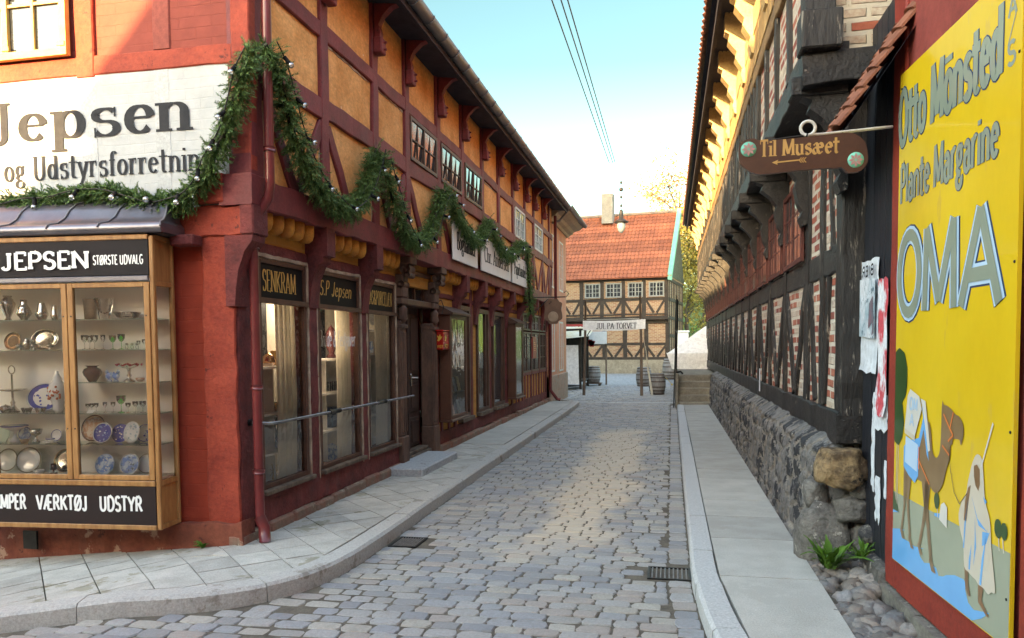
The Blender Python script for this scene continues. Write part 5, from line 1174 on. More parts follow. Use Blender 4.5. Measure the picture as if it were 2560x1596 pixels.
C_W = mat('advert_offwhite', (.68, .66, .60), (.62, .60, .54), .3, 4, bump=0, coat=.4); C_BE = mat('advert_beige', (.56, .49, .38), (.60, .54, .44), .3, 4, bump=0, coat=.4); C_O = mat('advert_orange', (.80, .22, .06), bump=0, rough=.3)
C_K = mat('advert_dark_line', (.07, .05, .03), bump=0, rough=.3)
# ground and water
m = MB(); pp(m, [(-.31, .285), (1.155, .285), (1.155, .715), (-.31, .715)], .001); m.build('sage_ground', C_G, AD)
m = MB(); pp(m, [(-.31, .285), (.80, .285), (.90, .33), (.98, .385), (.88, .36), (.82, .345), (.76, .36), (.72, .42), (.76, .44), (.70, .46), (.60, .45), (.50, .42), (.46, .40), (.40, .385), (.37, .42), (.28, .42), (.20, .40), (.14, .42), (.12, .46), (.2, .48), (.05, .455), (-.05, .46), (-.14, .455), (-.18, .49), (-.10, .515), (-.20, .50), (-.31, .475)], .002); pp(m, [(-.31, .58), (-.21, .60), (-.31, .66)], .002); pp(m, [(.33, .70), (.42, .70), (.42, .73), (.33, .715)], .002); m.parts('blue_water', C_B, AD)
# palm bushes
m = MB()
def bush(cx, cy, rx, ry, seed, z=.003):
    r = random.Random(seed); pts = [(max(-.305, cx + rx * cos(t * pi / 10) * (1 + r.uniform(-.05, .05))), cy + ry * sin(t * pi / 10) * (1 + r.uniform(-.05, .05))) for t in range(20)]; pp(m, pts, z)
bush(-.24, 1.44, .14, .18, 1); bush(-.26, 1.17, .11, .155, 2, .0034); bush(.36, .79, .035, .045, 3); bush(1.045, .80, .035, .045, 4); bush(1.10, .80, .03, .04, 5, .0034); pp(m, [(-.31, .60), (-.2, .60), (-.31, .73)], .003); m.parts('painted_tree', C_DG, AD)
m = MB()
for x0, y0, x1, y1 in ((-.255, 1.28, -.26, .60), (-.23, 1.02, -.24, .62), (.37, .75, .38, .70), (1.05, .76, 1.06, .70), (1.09, .76, 1.10, .70)): pp(m, [(x0 - .004, y0), (x0 + .004, y0), (x1 + .004, y1), (x1 - .004, y1)], .0027)
m.parts('painted_stem', C_BE, AD)
# camel
m = MB()
def c8(*q): return [(.42 + (q[i] - 585) * .00185, 1.335 - q[i + 1] * .00086 + (q[i] - 585) * .00022) for i in range(0, len(q), 2)]
pp(m, c8(583, -8, 590, 20, 612, 28, 640, 50, 668, 84, 692, 98, 712, 130, 722, 170, 722, 210, 714, 252, 706, 270, 700, 240, 684, 234, 656, 234, 654, 264, 642, 276, 642, 330, 630, 380, 616, 430, 600, 500, 582, 545, 560, 574, 535, 576, 515, 555, 500, 530, 480, 512, 440, 520, 400, 505, 360, 500, 335, 470, 340, 330, 400, 240, 455, 170, 475, 125, 492, 130, 505, 200, 515, 300, 528, 340, 548, 354, 566, 330, 574, 270, 578, 150, 578, 60), .005, 2)
for pts in ([(-.13, .90), (-.06, .90), (-.09, .72), (-.10, .66), (-.135, .51), (-.165, .515), (-.125, .66), (-.13, .75)], [(-.09, .90), (.0, .88), (-.04, .72), (-.03, .64), (.0, .50), (-.03, .495), (-.065, .64), (-.08, .72)],
            [(.14, .90), (.26, .88), (.25, .72), (.27, .64), (.32, .44), (.28, .44), (.225, .64), (.19, .72)], [(.20, .88), (.28, .88), (.24, .70), (.20, .62), (.15, .49), (.115, .49), (.165, .62), (.19, .72)], [(-.15, .53), (-.10, .46), (-.14, .455), (-.175, .50)], [(-.02, .51), (.05, .435), (.0, .435), (-.04, .49)], [(.13, .50), (.18, .44), (.14, .43), (.10, .48)], [(.30, .46), (.37, .385), (.31, .385), (.27, .44)]): pp(m, pts, .0044)
m.build('painted_camel', C_BR, AD)
m = MB()
pp(m, [(-.13, 1.02), (-.08, 1.06), (.10, 1.10), (.16, 1.22), (.14, 1.29), (.20, 1.28), (.22, 1.12), (.25, .99), (.22, 1.02), (.17, 1.16), (.10, 1.02), (.10, .88), (.05, .83), (-.05, .86), (-.13, .90)], .0058); m.build('blue_saddle_cloth', C_B, AD)
m = MB(); pp(m, [(-.11, .93), (.08, .90), (.09, 1.06), (-.10, 1.09)], .0064); m.build('pale_blue_pack', C_LB, AD)
m = MB(); pp(m, [(-.12, 1.13), (.04, 1.10), (.14, 1.27), (.10, 1.34), (-.04, 1.375), (-.08, 1.33)], .007); pp(m, [(.12, 1.33), (.19, 1.32), (.24, 1.16), (.27, 1.05), (.24, 1.04), (.2, 1.16), (.15, 1.28)], .007); pp(m, [(.40, .695), (.50, .67), (.50, .78), (.46, .80), (.42, .78)], .0048); m.parts('white_pack', C_W, AD)
m = MB(); pp(m, [(-.115, 1.105), (.045, 1.075), (.045, 1.105), (-.12, 1.135)], .0074); m.build('beige_pack_side', C_BE, AD)
m = MB(); text(m, 'OM', wo + wu * -.05 + V(0, 0, 1.255) + wn_ * .0315, wu, EZ, wn_, .07, W=.13, thick=.2, slant=.1); text(m, 'A', wo + wu * -.04 + V(0, 0, 1.16) + wn_ * .0315, wu, EZ, wn_, .07, W=.07, thick=.2); m.build('pack_letters', C_LB, AD)
m = MB()
for a, b in (((.44, 1.27), (.52, 1.20)), ((.52, 1.20), (.56, 1.29)), ((.50, 1.13), (.56, 1.17)), ((.56, 1.17), (.52, 1.20)), ((.10, .98), (.27, .86)), ((.43, 1.10), (.52, 1.06)), ((.11, .92), (.11, 1.05))):
    d = V(b[0] - a[0], b[1] - a[1], 0).normalized() * .006; pp(m, [(a[0] - d.y, a[1] + d.x), (a[0] + d.y, a[1] - d.x), (b[0] + d.y, b[1] - d.x), (b[0] - d.y, b[1] + d.x)], .0078)
m.parts('harness_strap', C_O, AD)
# robed figure
m = MB(); pp(m, [(.785, 1.07), (.83, 1.11), (.88, 1.09), (.90, 1.0), (.92, .90), (.97, .82), (.99, .70), (1.02, .58), (1.035, .50), (1.0, .49), (.97, .47), (.92, .485), (.87, .485), (.84, .50), (.80, .505), (.76, .515), (.715, .53), (.70, .64), (.66, .70), (.64, .78), (.68, .86), (.72, .90), (.74, .97)], .005, 3); m.build('painted_robe', C_BE, AD)
m = MB(); pp(m, [(.80, 1.05), (.83, 1.06), (.86, 1.04), (.865, .97), (.85, .935), (.82, .955), (.80, 1.0)], .0058); pp(m, [(.74, .93), (.77, .95), (.75, .87), (.73, .76), (.70, .76), (.71, .86)], .0058)
pp(m, [(.715, .53), (.755, .52), (.76, .46), (.785, .40), (.765, .395), (.73, .43)], .0046); pp(m, [(.865, .49), (.92, .49), (.905, .42), (.98, .365), (.96, .36), (.87, .40)], .0046); m.build('painted_skin', mat('advert_tan_skin', (.26, .14, .07), (.20, .11, .05), .3, 8, bump=0), AD)
m = MB()
for pts in ([(.78, .90), (.85, .80), (.95, .76), (.86, .77)], [(.90, .75), (.97, .76), (.94, .70), (.90, .68)], [(.82, .80), (.84, .66), (.815, .56), (.825, .68)], [(.88, .49), (.90, .49), (.93, .68), (.95, .78), (.90, .62)], [(.765, .53), (.78, .53), (.79, .66), (.765, .58)], [(.70, .62), (.71, .62), (.73, .80), (.75, .9), (.71, .75)], [(.90, .92), (.94, .90), (.92, .885)]): pp(m, pts, .0058)
m.build('blue_robe_folds', C_B, AD)
m = MB(); pp(m, [(.865, 1.05), (.88, 1.06), (.985, 1.27), (.975, 1.28)], .0052); m.build('painted_staff', C_W, AD)
m = MB()
pts = [(.51, 1.10), (.53, 1.0), (.58, .88), (.65, .83), (.73, .90)]
for a, b in zip(pts, pts[1:]):
    d = V(b[0] - a[0], b[1] - a[1], 0).normalized() * .0025; pp(m, [(a[0] - d.y, a[1] + d.x), (a[0] + d.y, a[1] - d.x), (b[0] + d.y, b[1] - d.x), (b[0] - d.y, b[1] + d.x)], .0062)
m.build('painted_rope', C_K, AD)
# advert lettering
def adtext(s_, s0, z0, h, W, th, mt, name, ly=0, slant=0):
    mm = MB(); text(mm, s_, wo + wu * s0 + V(0, 0, z0) + wn_ * .0245, wu, EZ, wn_, h, W=W, thick=th, off=.0008 + ly * .0016, slant=slant); return mm.build(name, mt, AD)
TG = mat('advert_grey_green_letters', (.27, .32, .25), (.24, .29, .23), .25, 3, bump=0, coat=.5)
adtext('Otto Mönsted', -.32, 2.86, .315, 1.31, .20, C_N, 'name_lettering_outline'); adtext('Otto Mönsted', -.32, 2.86, .315, 1.31, .155, TG, 'name_lettering', 1)
adtext('Plante Margarine', -.28, 2.50, .225, 1.25, .18, C_N, 'product_lettering_outline'); adtext('Plante Margarine', -.28, 2.50, .225, 1.25, .135, TG, 'product_lettering', 1)
adtext('A', 1.02, 3.08, .09, .085, .2, TG, 'small_letter_a'); adtext('/', 1.02, 2.97, .10, .08, .08, TG, 'small_slash'); adtext('S', 1.02, 2.87, .10, .085, .2, TG, 'small_letter_s')
def big(s_, s0, s1, layers):
    for k, (th, mt, nm) in enumerate(layers):
        mm = MB(); text(mm, s_, wo + wu * s0 + V(0, 0, 1.83) + wn_ * .0245, wu, EZ, wn_, .46, W=s1 - s0, thick=th, off=.0008 + k * .003); mm.build(nm, mt, AD)
for s_, a, b in (('O', -.31, .12), ('M', .08, .60), ('A', .565, 1.06)): big(s_, a, b, ((.27, C_N, 'large_letter_outline'), (.23, C_LB, 'large_letter_edge'), (.15, TG, 'large_letter')))
m = MB()
for s0 in (.555, 1.02, .12, .52): pass
m = MB()
for s0, z0 in ((1.13, 2.9), (1.13, 1.25), (1.13, 2.0), (-.28, 3.2), (1.13, .5)): m.lathe([(0, .0), (.008, .0), (.006, .004), (0, .005)], wo + wu * s0 + V(0, 0, z0) + wn_ * .024, 8, ax=wn_)
m.parts('screw_head', IRON, AD)
# --- hanging museum sign
HS = thing('hanging_sign', 'brown wooden sign reading Til Musæet with painted flowers, hung from a white iron bar', 'sign', (.72, 4.5, 2.68))
m = MB(); m.extr(spline([(-.345, .0), (-.35, .05), (-.33, .10), (-.27, .115), (-.23, .10), (-.1, .10), (.08, .108), (.20, .115), (.26, .105), (.31, .06), (.325, .0), (.325, -.05), (.29, -.095), (.23, -.10), (.20, -.075), (.17, -.07), (-.05, -.075), (-.18, -.085), (-.26, -.08), (-.32, -.04)], 3), (.72, 4.515, 2.68), EX, EZ, NY, .03); m.build('board', mat('brown_sign_wood', (.085, .038, .022), (.06, .026, .016), .35, 5, bump=.15, bscale=30, coat=.2), HS)
m = MB(); text(m, 'Til Musæet', (.485, 4.485, 2.69), EX, EZ, NY, .088, W=.415, thick=.19, thin=.04, nib=radians(40), serif=True, sw=.025, sh=.05, sp=.03)
flat(m, [(0, 0), (.035, .014), (.028, .004), (.15, .010), (.15, .003), (.028, -.004), (.03, -.014)], (.55, 4.485, 2.655), EX, EZ, NY, .002)
for k in range(3): flat(m, [(0, 0), (.012, .014), (.018, .014), (.006, 0), (.018, -.014), (.012, -.014)], (.69 + k * .012, 4.485, 2.66), EX, EZ, NY, .0022)
m.build('gothic_lettering', mat('dull_gold_paint', (.52, .30, .10), (.42, .23, .07), .4, 9, bump=.05), HS)
for cx, cz in ((.425, 2.735), (.985, 2.645)):
    m = MB(); m.lathe([(0, 0), (.042, 0), (.042, .002), (0, .002)], (cx, 4.485, cz), 24, ax=NY); o = m.build('green_roundel', mat('mint_green_paint', (.15, .50, .36), (.12, .42, .30), .5, 9, bump=.05) if 'mint_green_paint' not in MATS else MATS['mint_green_paint'], HS)
    m = MB()
    for k in range(8): t = k * pi / 4; flat(m, [(.004 * cos(t), .004 * sin(t)), (.022 * cos(t) - .008 * sin(t), .022 * sin(t) + .008 * cos(t)), (.038 * cos(t), .038 * sin(t)), (.022 * cos(t) + .008 * sin(t), .022 * sin(t) - .008 * cos(t))], (cx, 4.482, cz), EX, EZ, NY, .0012 + k * .0001)
    m.build('painted_flower', mat('dusty_pink_paint', (.46, .24, .22), bump=0) if 'dusty_pink_paint' not in MATS else MATS['dusty_pink_paint'], o)
m = MB(); m.tube([(.74 + .038 * cos(t * pi / 12), 4.5, 2.835 + .038 * sin(t * pi / 12)) for t in range(-6, 18)], .009, 8); m.tube([(.74, 4.5, 2.797), (.82, 4.5, 2.797), (1.385, 5.33, 3.03)], .009, 8); m.build('iron_bar', mat('white_painted_iron', (.62, .60, .55), (.5, .48, .42), .5, 12, bump=.1), HS)
m = MB(); m.tube([(.55, 4.5, 2.77), (.55, 4.5, 2.785), (.74, 4.5, 2.8)], .003, 5); m.tube([(.92, 4.5, 2.77), (.92, 4.5, 2.80)], .003, 5); m.build('hanger', IRON, HS)
# ================================================================ FAR END: SQUARE, GABLED HOUSE, STALLS
R = random.Random(31)
FB = thing('tiled_timber_house', 'timber-framed brick house with a steep orange tiled roof closing the end of the street', 'house', (-.1, 47, 0))
fu_, fn = V(-cos(.14), sin(.14), 0), V(-sin(.14), -cos(.14), 0); fo_ = V(-.1, 47, 0)
def fx_(s_, z, d=0): return fo_ + fu_ * s_ + fn * d + V(0, 0, z)
def fbox(m, s0, s1, z0, z1, d0, d1):
    P = [fx_(s_, z, d) for d in (d0, d1) for s_, z in ((s0, z0), (s1, z0), (s1, z1), (s0, z1))]; m.add(P, [(0, 1, 2, 3), (7, 6, 5, 4), (0, 4, 5, 1), (1, 5, 6, 2), (2, 6, 7, 3), (3, 7, 4, 0)])
m = MB(); fbox(m, 0, 13, .7, 3.3, -.2, 0); fbox(m, 0, 13, 3.3, 5.9, -.2, .25); fbox(m, 0, .2, .7, 5.9, -6.5, -.2); m.build('brick_wall', TANBR, FB)
m = MB(); fbox(m, -.02, 13, -.2, .74, -.3, .08); m.build('stone_footing', mat('pale_stone_footing', (.30, .25, .18), (.22, .18, .13), .9, 3, bump=.6, bscale=6), FB)
m = MB()
def fb(s0, z0, s1, z1, w, d, j=.015): m.beam(fx_(s0, z0, d), fx_(s1, z1, d), w, .15, fn, j, rnd=R, step=.5)
for z, w, d in ((.82, .2, .06), (1.7, .16, .04), (3.05, .22, .07), (3.28, .24, .33), (3.50, .10, .30), (4.42, .18, .29), (5.72, .34, .30)): fb(0, z, 13, z, w, d)
for s_ in (.08, 1.35, 2.65, 3.95, 5.25, 6.55, 8, 9.5, 11): fb(s_, .9, s_, 3.0, .24 if s_ < 1 else .26, .05)
for s_ in (.10, .72 + .75, 2.72, 4.05, 5.35, 6.6, 8, 9.5, 11): fb(s_, 3.35, s_, 5.6, .24, .31)
for a in (.12, 1.47, 2.72, 4.05, 5.35, 6.6, 8):
    b = a + 1.3; mid = (a + b) / 2
    fb(a + .1, 4.34, mid - .08, 3.58, .14, .285); fb(b - .1, 4.34, mid + .08, 3.58, .14, .285); fb(a + .05, 1.62, mid - .08, .92, .14, .035); fb(b - .05, 1.62, mid + .08, .92, .14, .035)
m.build('timber_frame', mat('dark_brown_old_timber', (.022, .016, .012), (.05, .036, .027), .8, 3, bump=.6, bscale=10), FB)
m = MB()
for s_ in (.10, 1.47, 2.72, 4.05, 5.35, 6.6): P = []; m.extr([(0, 2.9), (.06, 3.0), (.28, 3.2), (.28, 3.28), (0, 3.28)], fx_(s_ - .1, 0, 0), fn, EZ, fu_, .2)
m.parts('jetty_bracket', MATS['dark_brown_old_timber'], FB)
for s0, s1 in ((.23, 1.15), (1.51, 2.42), (2.81, 3.8), (4.14, 5.12)):
    window(FB, fx_(s1, 4.55, .30), -fu_, EZ, fn, s1 - s0, .90, 2, 3, mat('grey_window_paint', (.24, .24, .22), (.18, .18, .16), .6, 5, bump=0) if 'grey_window_paint' not in MATS else MATS['grey_window_paint'], PANE, .08, .03, .06)
# side gable (faces the bank)
m = MB()
sidn = -fu_
for k in range(9): q = .3 + k * .75; m.beam(fx_(0, .9, -q) + sidn * .04, fx_(0, 5.7, -q) + sidn * .04, .2, .1, sidn, .01, rnd=R, step=.6)
for z in (.9, 2.2, 3.3, 4.4, 5.6): m.beam(fx_(0, z, 0) + sidn * .05, fx_(0, z, -6.4) + sidn * .05, .2, .1, sidn, .01, rnd=R, step=.6)
m.build('side_frame', MATS['dark_brown_old_timber'], FB)
m = MB(); m.add([fx_(-.05, 5.8, .2), fx_(-.05, 5.8, -6.95), fx_(-.05, 10.15, -3.55)], [(0, 1, 2)]); m.build('side_gable_boards', BLKTIM, FB)
# roof
m = MB(); lo = fo_ + fn * .62 + V(0, 0, 5.72); hi = fo_ - fn * 3.6 + V(0, 0, 10.17)
for a, b in (((13.2, lo), (13.2, hi)),): pass
m.add([lo + fu_ * -.2 + V(0, 0, -.05), lo + fu_ * 13.2 + V(0, 0, -.05), hi + fu_ * 13.2 + V(0, 0, -.05), hi + fu_ * -.2 + V(0, 0, -.05)], [(0, 1, 2, 3)])
bk_ = fo_ - fn * 7 + V(0, 0, 5.7); m.add([hi + fu_ * 0, hi + fu_ * 13.2, bk_ + fu_ * 13.2, bk_ + fu_ * 0], [(0, 1, 2, 3)])
tile_roof(m, -.25, 13.2, lo, hi, .24, rowl=.34, axis=fu_, amp=.05); m.build('roof', TILE, FB)
m = MB(); m.tube([hi + fu_ * -.25 + V(0, 0, .05), hi + fu_ * 13.2 + V(0, 0, .05)], .11, 8); m.build('ridge_tiles', mat('grey_ridge_tiles', (.28, .22, .18), (.2, .16, .14), .9, 3, bump=.5), FB)
m = MB(); vd = (hi - lo); m.add([lo + fu_ * -.27 + V(0, 0, .12), hi + fu_ * -.27 + V(0, 0, .2), hi + fu_ * -.27 + V(0, 0, -.25), lo + fu_ * -.27 + V(0, 0, -.25), lo + fu_ * -.02 + V(0, 0, .16), hi + fu_ * -.02 + V(0, 0, .24), hi + fu_ * -.02 + V(0, 0, -.2), lo + fu_ * -.02 + V(0, 0, -.2)], [(0, 1, 2, 3), (4, 7, 6, 5), (0, 4, 5, 1), (2, 6, 7, 3), (0, 3, 7, 4)]); m.build('copper_verge', mat('verdigris_copper', (.13, .38, .27), (.10, .31, .23), .6, 4, bump=.1), FB)
m = MB(); c0 = fx_(4.4, 9.9, -3.1); m.extr([(-.36, -.3), (.36, -.3), (.36, 1.62), (-.36, 1.62)], c0 + fn * .35, fu_, EZ, -fn, .7); m.build('chimney', mat('grey_rendered_chimney', (.24, .23, .205), (.19, .18, .16), .9, 3, bump=.3), FB)
m = MB(); fbox(m, 5.2, 7.6, 2.42, 2.98, .1, .2); o = m.build('red_name_board', mat('dark_red_sign_paint', (.25, .03, .03), (.2, .025, .025), .5, 3, bump=.05), FB)
m = MB(); text(m, 'BYENS HISTORIE', fx_(7.4, 2.56, .2), -fu_, EZ, fn, .26, W=2.75 - .45, thick=.17, serif=True, thin=.08, sw=.06) if False else text(m, 'S HISTO', fx_(6.62, 2.56, .2), -fu_, EZ, fn, .26, W=1.3, thick=.17, serif=True, thin=.08, sw=.06); m.build('white_lettering', WLET, o)
# banner
BN = thing('banner', 'white banner reading JUL PA TORVET strung between two rough poles', 'banner', (-.95, 26.8, RZ))
for nm, (x0, z0, x1, z1) in dict(a=(-.98, RZ - .02, -1.04, 3.36), b=(-3.0, RZ - .02, -2.93, 3.2)).items():
    m = MB(); m.tube([(x0, 26.85, z0), ((x0 + x1) / 2 + .015, 26.85, 1.6), (x1, 26.85, z1)], .05, 8, rs=[.055, .045, .035]); m.build('pole', GREYW, BN)
m = MB(); vs = []
for i in range(17):
    u = i / 16; x = -3.02 + 2.17 * u; sag = .05 * sin(pi * u)
    for v in (0, 1): vs.append((x, 26.79 + .012 * sin(u * 19 + v), 2.19 + .33 * v - sag * (1 - .4 * v) + u * .02))
m.add(vs, [(2 * i, 2 * i + 2, 2 * i + 3, 2 * i + 1) for i in range(16)], 0, True); m.build('cloth', CANV, BN)
m = MB(); text(m, 'JUL PA TORVET', (-2.55, 26.765, 2.22), EX, EZ, NY, .20, W=1.40, thick=.13, thin=.05, serif=True, sw=.05, off=.004); m.build('lettering', BLKLET, BN)
m = MB(); m.tube([(-.85, 26.8, 2.5), (-1.03, 26.85, 2.56), (-3.02, 26.85, 2.55)], .008, 5); m.build('rope', CURT, BN)
# barrels
def barrel(label, x, y, z, r, h, mt, first=None, tilt=0):
    if first: b = copy_tree(first); b.location = (x, y, z); b.scale = (r / .3,) * 3; b['label'] = label
    else:
        b = thing('wooden_barrel', label, 'barrel', (x, y, z), 0, 'barrels standing on the square', local=True); h0 = .75
        m = MB(); pr_ = [(.235, 0), (.27, h0 * .18), (.295, h0 * .36), (.30, h0 * .5), (.295, h0 * .64), (.27, h0 * .82), (.235, h0), (.215, h0), (.215, h0 - .03), (0, h0 - .03)]; m.lathe(pr_, seg=22); m.build('staves', mt, b, True)
        m = MB()
        for z0, rr in ((.03, .247), (.14, .268), (.27, .290), (.46, .292), (.60, .270), (.70, .250)): m.lathe([(rr - .01, z0 - .018), (rr + .006, z0 - .018), (rr + .006, z0 + .018), (rr - .01, z0 + .018)], seg=22)
        m.parts('hoop', mat('rusty_barrel_hoop', (.06, .05, .045), (.12, .07, .05), .6, 9, metal=.5) if 'rusty_barrel_hoop' not in MATS else MATS['rusty_barrel_hoop'], b, True)
    return b
BAR = mat('grey_weathered_staves', (.28, .27, .26), (.19, .18, .17), .8, 12, (3, 3, .4), bump=.4)
b0 = barrel('large grey wooden barrel in front of its neighbours right of the banner pole', -.46, 27.6, RZ, .3, .75, BAR)
barrel('grey barrel half hidden behind the right banner pole', -1.12, 33, RZ - .01, .33, .75, BAR, b0); barrel('far grey barrel beside the white tent', .02, 39.5, RZ + .005, .42, .75, BAR, b0)
barrel('dark barrel standing on a low wooden step by the market stall', -3.29, 33.5, RZ + .12, .29, .75, BAR, b0)
m = MB(); m.bbox(-3.68, -2.95, 33.15, 33.85, RZ + .075, RZ + .12, .01); m.box(-3.62, -3.54, 33.2, 33.8, RZ - .03, RZ + .078); m.box(-3.08, -3.0, 33.2, 33.8, RZ - .03, RZ + .078); o = m.build('wooden_step', GREYW); tag(o, 'low wooden step carrying the dark barrel', 'step')
# market stall
MS = thing('market_stall', 'dark timber market stall with white canvas sides at the corner of the peach house', 'market stall', (-4.6, 31, RZ))
m = MB(); m.bbox(-6.5, -3.78, 30.6, 33, RZ + .3, RZ + .36, .01)
for x, y in ((-3.9, 30.6), (-6.2, 30.6), (-3.85, 33), (-6.2, 33)): m.beam((x, y, RZ - .02), (x, y, 2.3), .09, .09, NY, .006, rnd=R)
m.beam((-6.4, 30.55, 2.2), (-3.5, 30.55, 2.3), .08, .08, NY, .006, rnd=R); m.tube([(-3.75, 30.3, 1.55), (-3.55, 30.3, 2.1), (-3.4, 30.2, 2.3)], .02, 6); m.tube([(-3.9, 30.4, 1.1), (-3.5, 30.3, 1.7)], .02, 6); m.build('frame', MATS['dark_brown_old_timber'], MS)
def sheet(m, a, b, c, d, nu=8, nv=6, amp=.03, seed=0):
    a, b, c, d = (V(*q) for q in (a, b, c, d)); n = (b - a).cross(d - a).normalized(); vs = []
    for j in range(nv + 1):
        for i in range(nu + 1):
            u, v = i / nu, j / nv; p = a.lerp(b, u).lerp(d.lerp(c, u), v); vs.append(p + n * amp * mnoise.noise(V(u * 4 + seed, v * 2, seed)))
    m.add(vs, [(j * (nu + 1) + i, j * (nu + 1) + i + 1, (j + 1) * (nu + 1) + i + 1, (j + 1) * (nu + 1) + i) for j in range(nv) for i in range(nu)], 0, True)
m = MB(); sheet(m, (-6.2, 30.45, .12), (-3.93, 30.45, .08), (-3.97, 30.5, 1.66), (-6.2, 30.5, 1.66), 14, 6, .05, 2); m.build('canvas_side', CANV, MS)
m = MB(); sheet(m, (-6.6, 30.2, 1.75), (-3.55, 30.2, 2.0), (-3.5, 33.2, 2.45), (-6.6, 33.2, 2.5), 10, 8, .08, 5); m.build('canvas_roof', mat('ochre_stained_canvas', (.55, .45, .26), (.66, .62, .52), .9, 3, bump=.4), MS)
m = MB(); m.box(-6.3, -3.9, 32.9, 33.0, .1, 2.2); m.build('dark_back', BLKTIM, MS); MS.location.x += .34
m = MB(); m.bbox(-3.62, -2.77, 34.0, 34.04, 1.70, 2.26, .01); o = m.build('board_sign', mat('pale_blue_white_board', (.50, .55, .56), (.6, .63, .63), .7, 3, bump=.1)); tag(o, 'plain pale notice board hanging behind the banner', 'sign board')
for x, lb in ((-2.80, 'thin upright post under the plain pale notice board'),):
    m = MB(); m.tube([(x, 34.06, RZ - .02), (x, 34.06, 2.3)], .04, 8); o = m.build('notice_post', GREYW); tag(o, lb, 'post')
m = MB()
for i in range(30): a_ = R.uniform(0, 6.28); m.add([V(-3.35, 33.0, 1.75) + V(R.uniform(-.12, .12), 0, R.uniform(-.15, .15)) + V(cos(a_ + k * 2.1), 0, sin(a_ + k * 2.1)) * .06 for k in range(3)], [(0, 1, 2)])
tag(m.build('red_bow', mat('red_ribbon', (.35, .02, .02), bump=0)), 'small red ribbon bow hanging at the stall post', 'bow')
m = MB(); m.tube([(-.62, 27.0, RZ), (-.78, 27.1, .9), (-.86, 27.2, 1.6)], .03, 7, rs=[.045, .03, .012]); m.tube([(-.82, 27.15, 1.3), (-1.0, 26.85, 2.3)], .008, 4); tag(m.build('leaning_pole', mat('pale_peeled_pole', (.60, .54, .42), bump=.2)), 'short pale pole leaning against the large grey barrel', 'pole')
m = MB(); m.tube([(-.42, 29.5, .62), (-.1, 30, .3), (.05, 30.2, .12)], .012, 5); m.ball((.06, 30.2, .1), .04, 8); tag(m.build('yellow_rope', mat('yellow_rope', (.55, .42, .12), bump=0)), 'yellow guy rope with red tip beside the tent', 'rope')
# steps and terrace
ST = thing('stone_steps', 'five worn concrete steps at the end of the right pavement', 'steps', (.7, 21.4, 0))
STM = mat('worn_step_stone', (.27, .24, .19), (.17, .15, .12), .9, 4, bump=.6, bscale=18)
for k in range(5):
    m = MB(); m.bbox(.22, 1.13, 21.42 + k * .27, 21.42 + (k + 1) * .27 + .05, -.15 + k * .17 - (.1 if k else 0), -.12 + (k + 1) * .18, .025); o = m.build('step', STM, ST)
m = MB(); m.box(.22, 3, 22.72, 46, -.3, .78); tag(m.build('terrace', STM), kind='structure')
m = MB(); m.bbox(.14, .22, 21.5, 30, -.3, .86, .02); o = m.build('terrace_wall', STM); tag(o, 'low side wall beside the stone steps', 'wall')
HR = thing('iron_railing', 'tall dark iron post and railing at the left side of the steps', 'railing', (.16, 21.6, 0))
m = MB(); m.tube([(.14, 21.6, -.1), (.16, 21.6, 1.0), (.2, 21.6, 2.9)], .02, 8); m.tube([(.09, 21.5, -.1), (.12, 21.5, 1.0), (.16, 21.5, 3.0)], .016, 8); m.build('post', IRON, HR)
m = MB(); m.tube([(.16, 21.6, .88), (.28, 21.6, .9), (.34, 21.62, .84)], .03, 7); m.tube([(.14, 21.6, 1.0), (.14, 22.9, 1.7), (.14, 26, 1.7)], .018, 6); m.build('rail', IRON, HR)
# tents
def tent(label, P_, seed):
    t = thing('canvas_tent', label, 'tent', (P_[0], P_[1], P_[2]))
    x, y, z = P_; m = MB()
    sheet(m, (x - .95, y, z + .55), (x + 2.2, y, z + .55), (x + 1.2, y + 1.2, z + 1.6), (x + .55, y + 1.2, z + 1.6), 8, 6, .05, seed); m.build('roof_cloth', CANV, t)
    m = MB(); sheet(m, (x - .75, y + .02, z), (x + 2.2, y + .02, z), (x + 2.2, y, z + .56), (x - .95, y, z + .56), 8, 4, .05, seed + 3); m.build('side_cloth', CANV, t)
    m = MB(); sheet(m, (x - .75, y + .02, z), (x - .75, y + 3, z), (x - .95, y + 3, z + .56), (x - .95, y, z + .56), 5, 4, .05, seed + 3); m.build('end_cloth', CANV, t)
tent('large white canvas tent on the terrace above the stone steps', (.82, 27.5, .78), 1)
# utility box
m = MB(); m.bbox(.35, .95, 42, 42.6, .7, 2.3, .02); m.bbox(.3, 1.0, 41.95, 42.65, 2.3, 2.4, .02); tag(m.build('white_kiosk', WHITEF), 'small white box behind the tent below the green bank', 'kiosk')
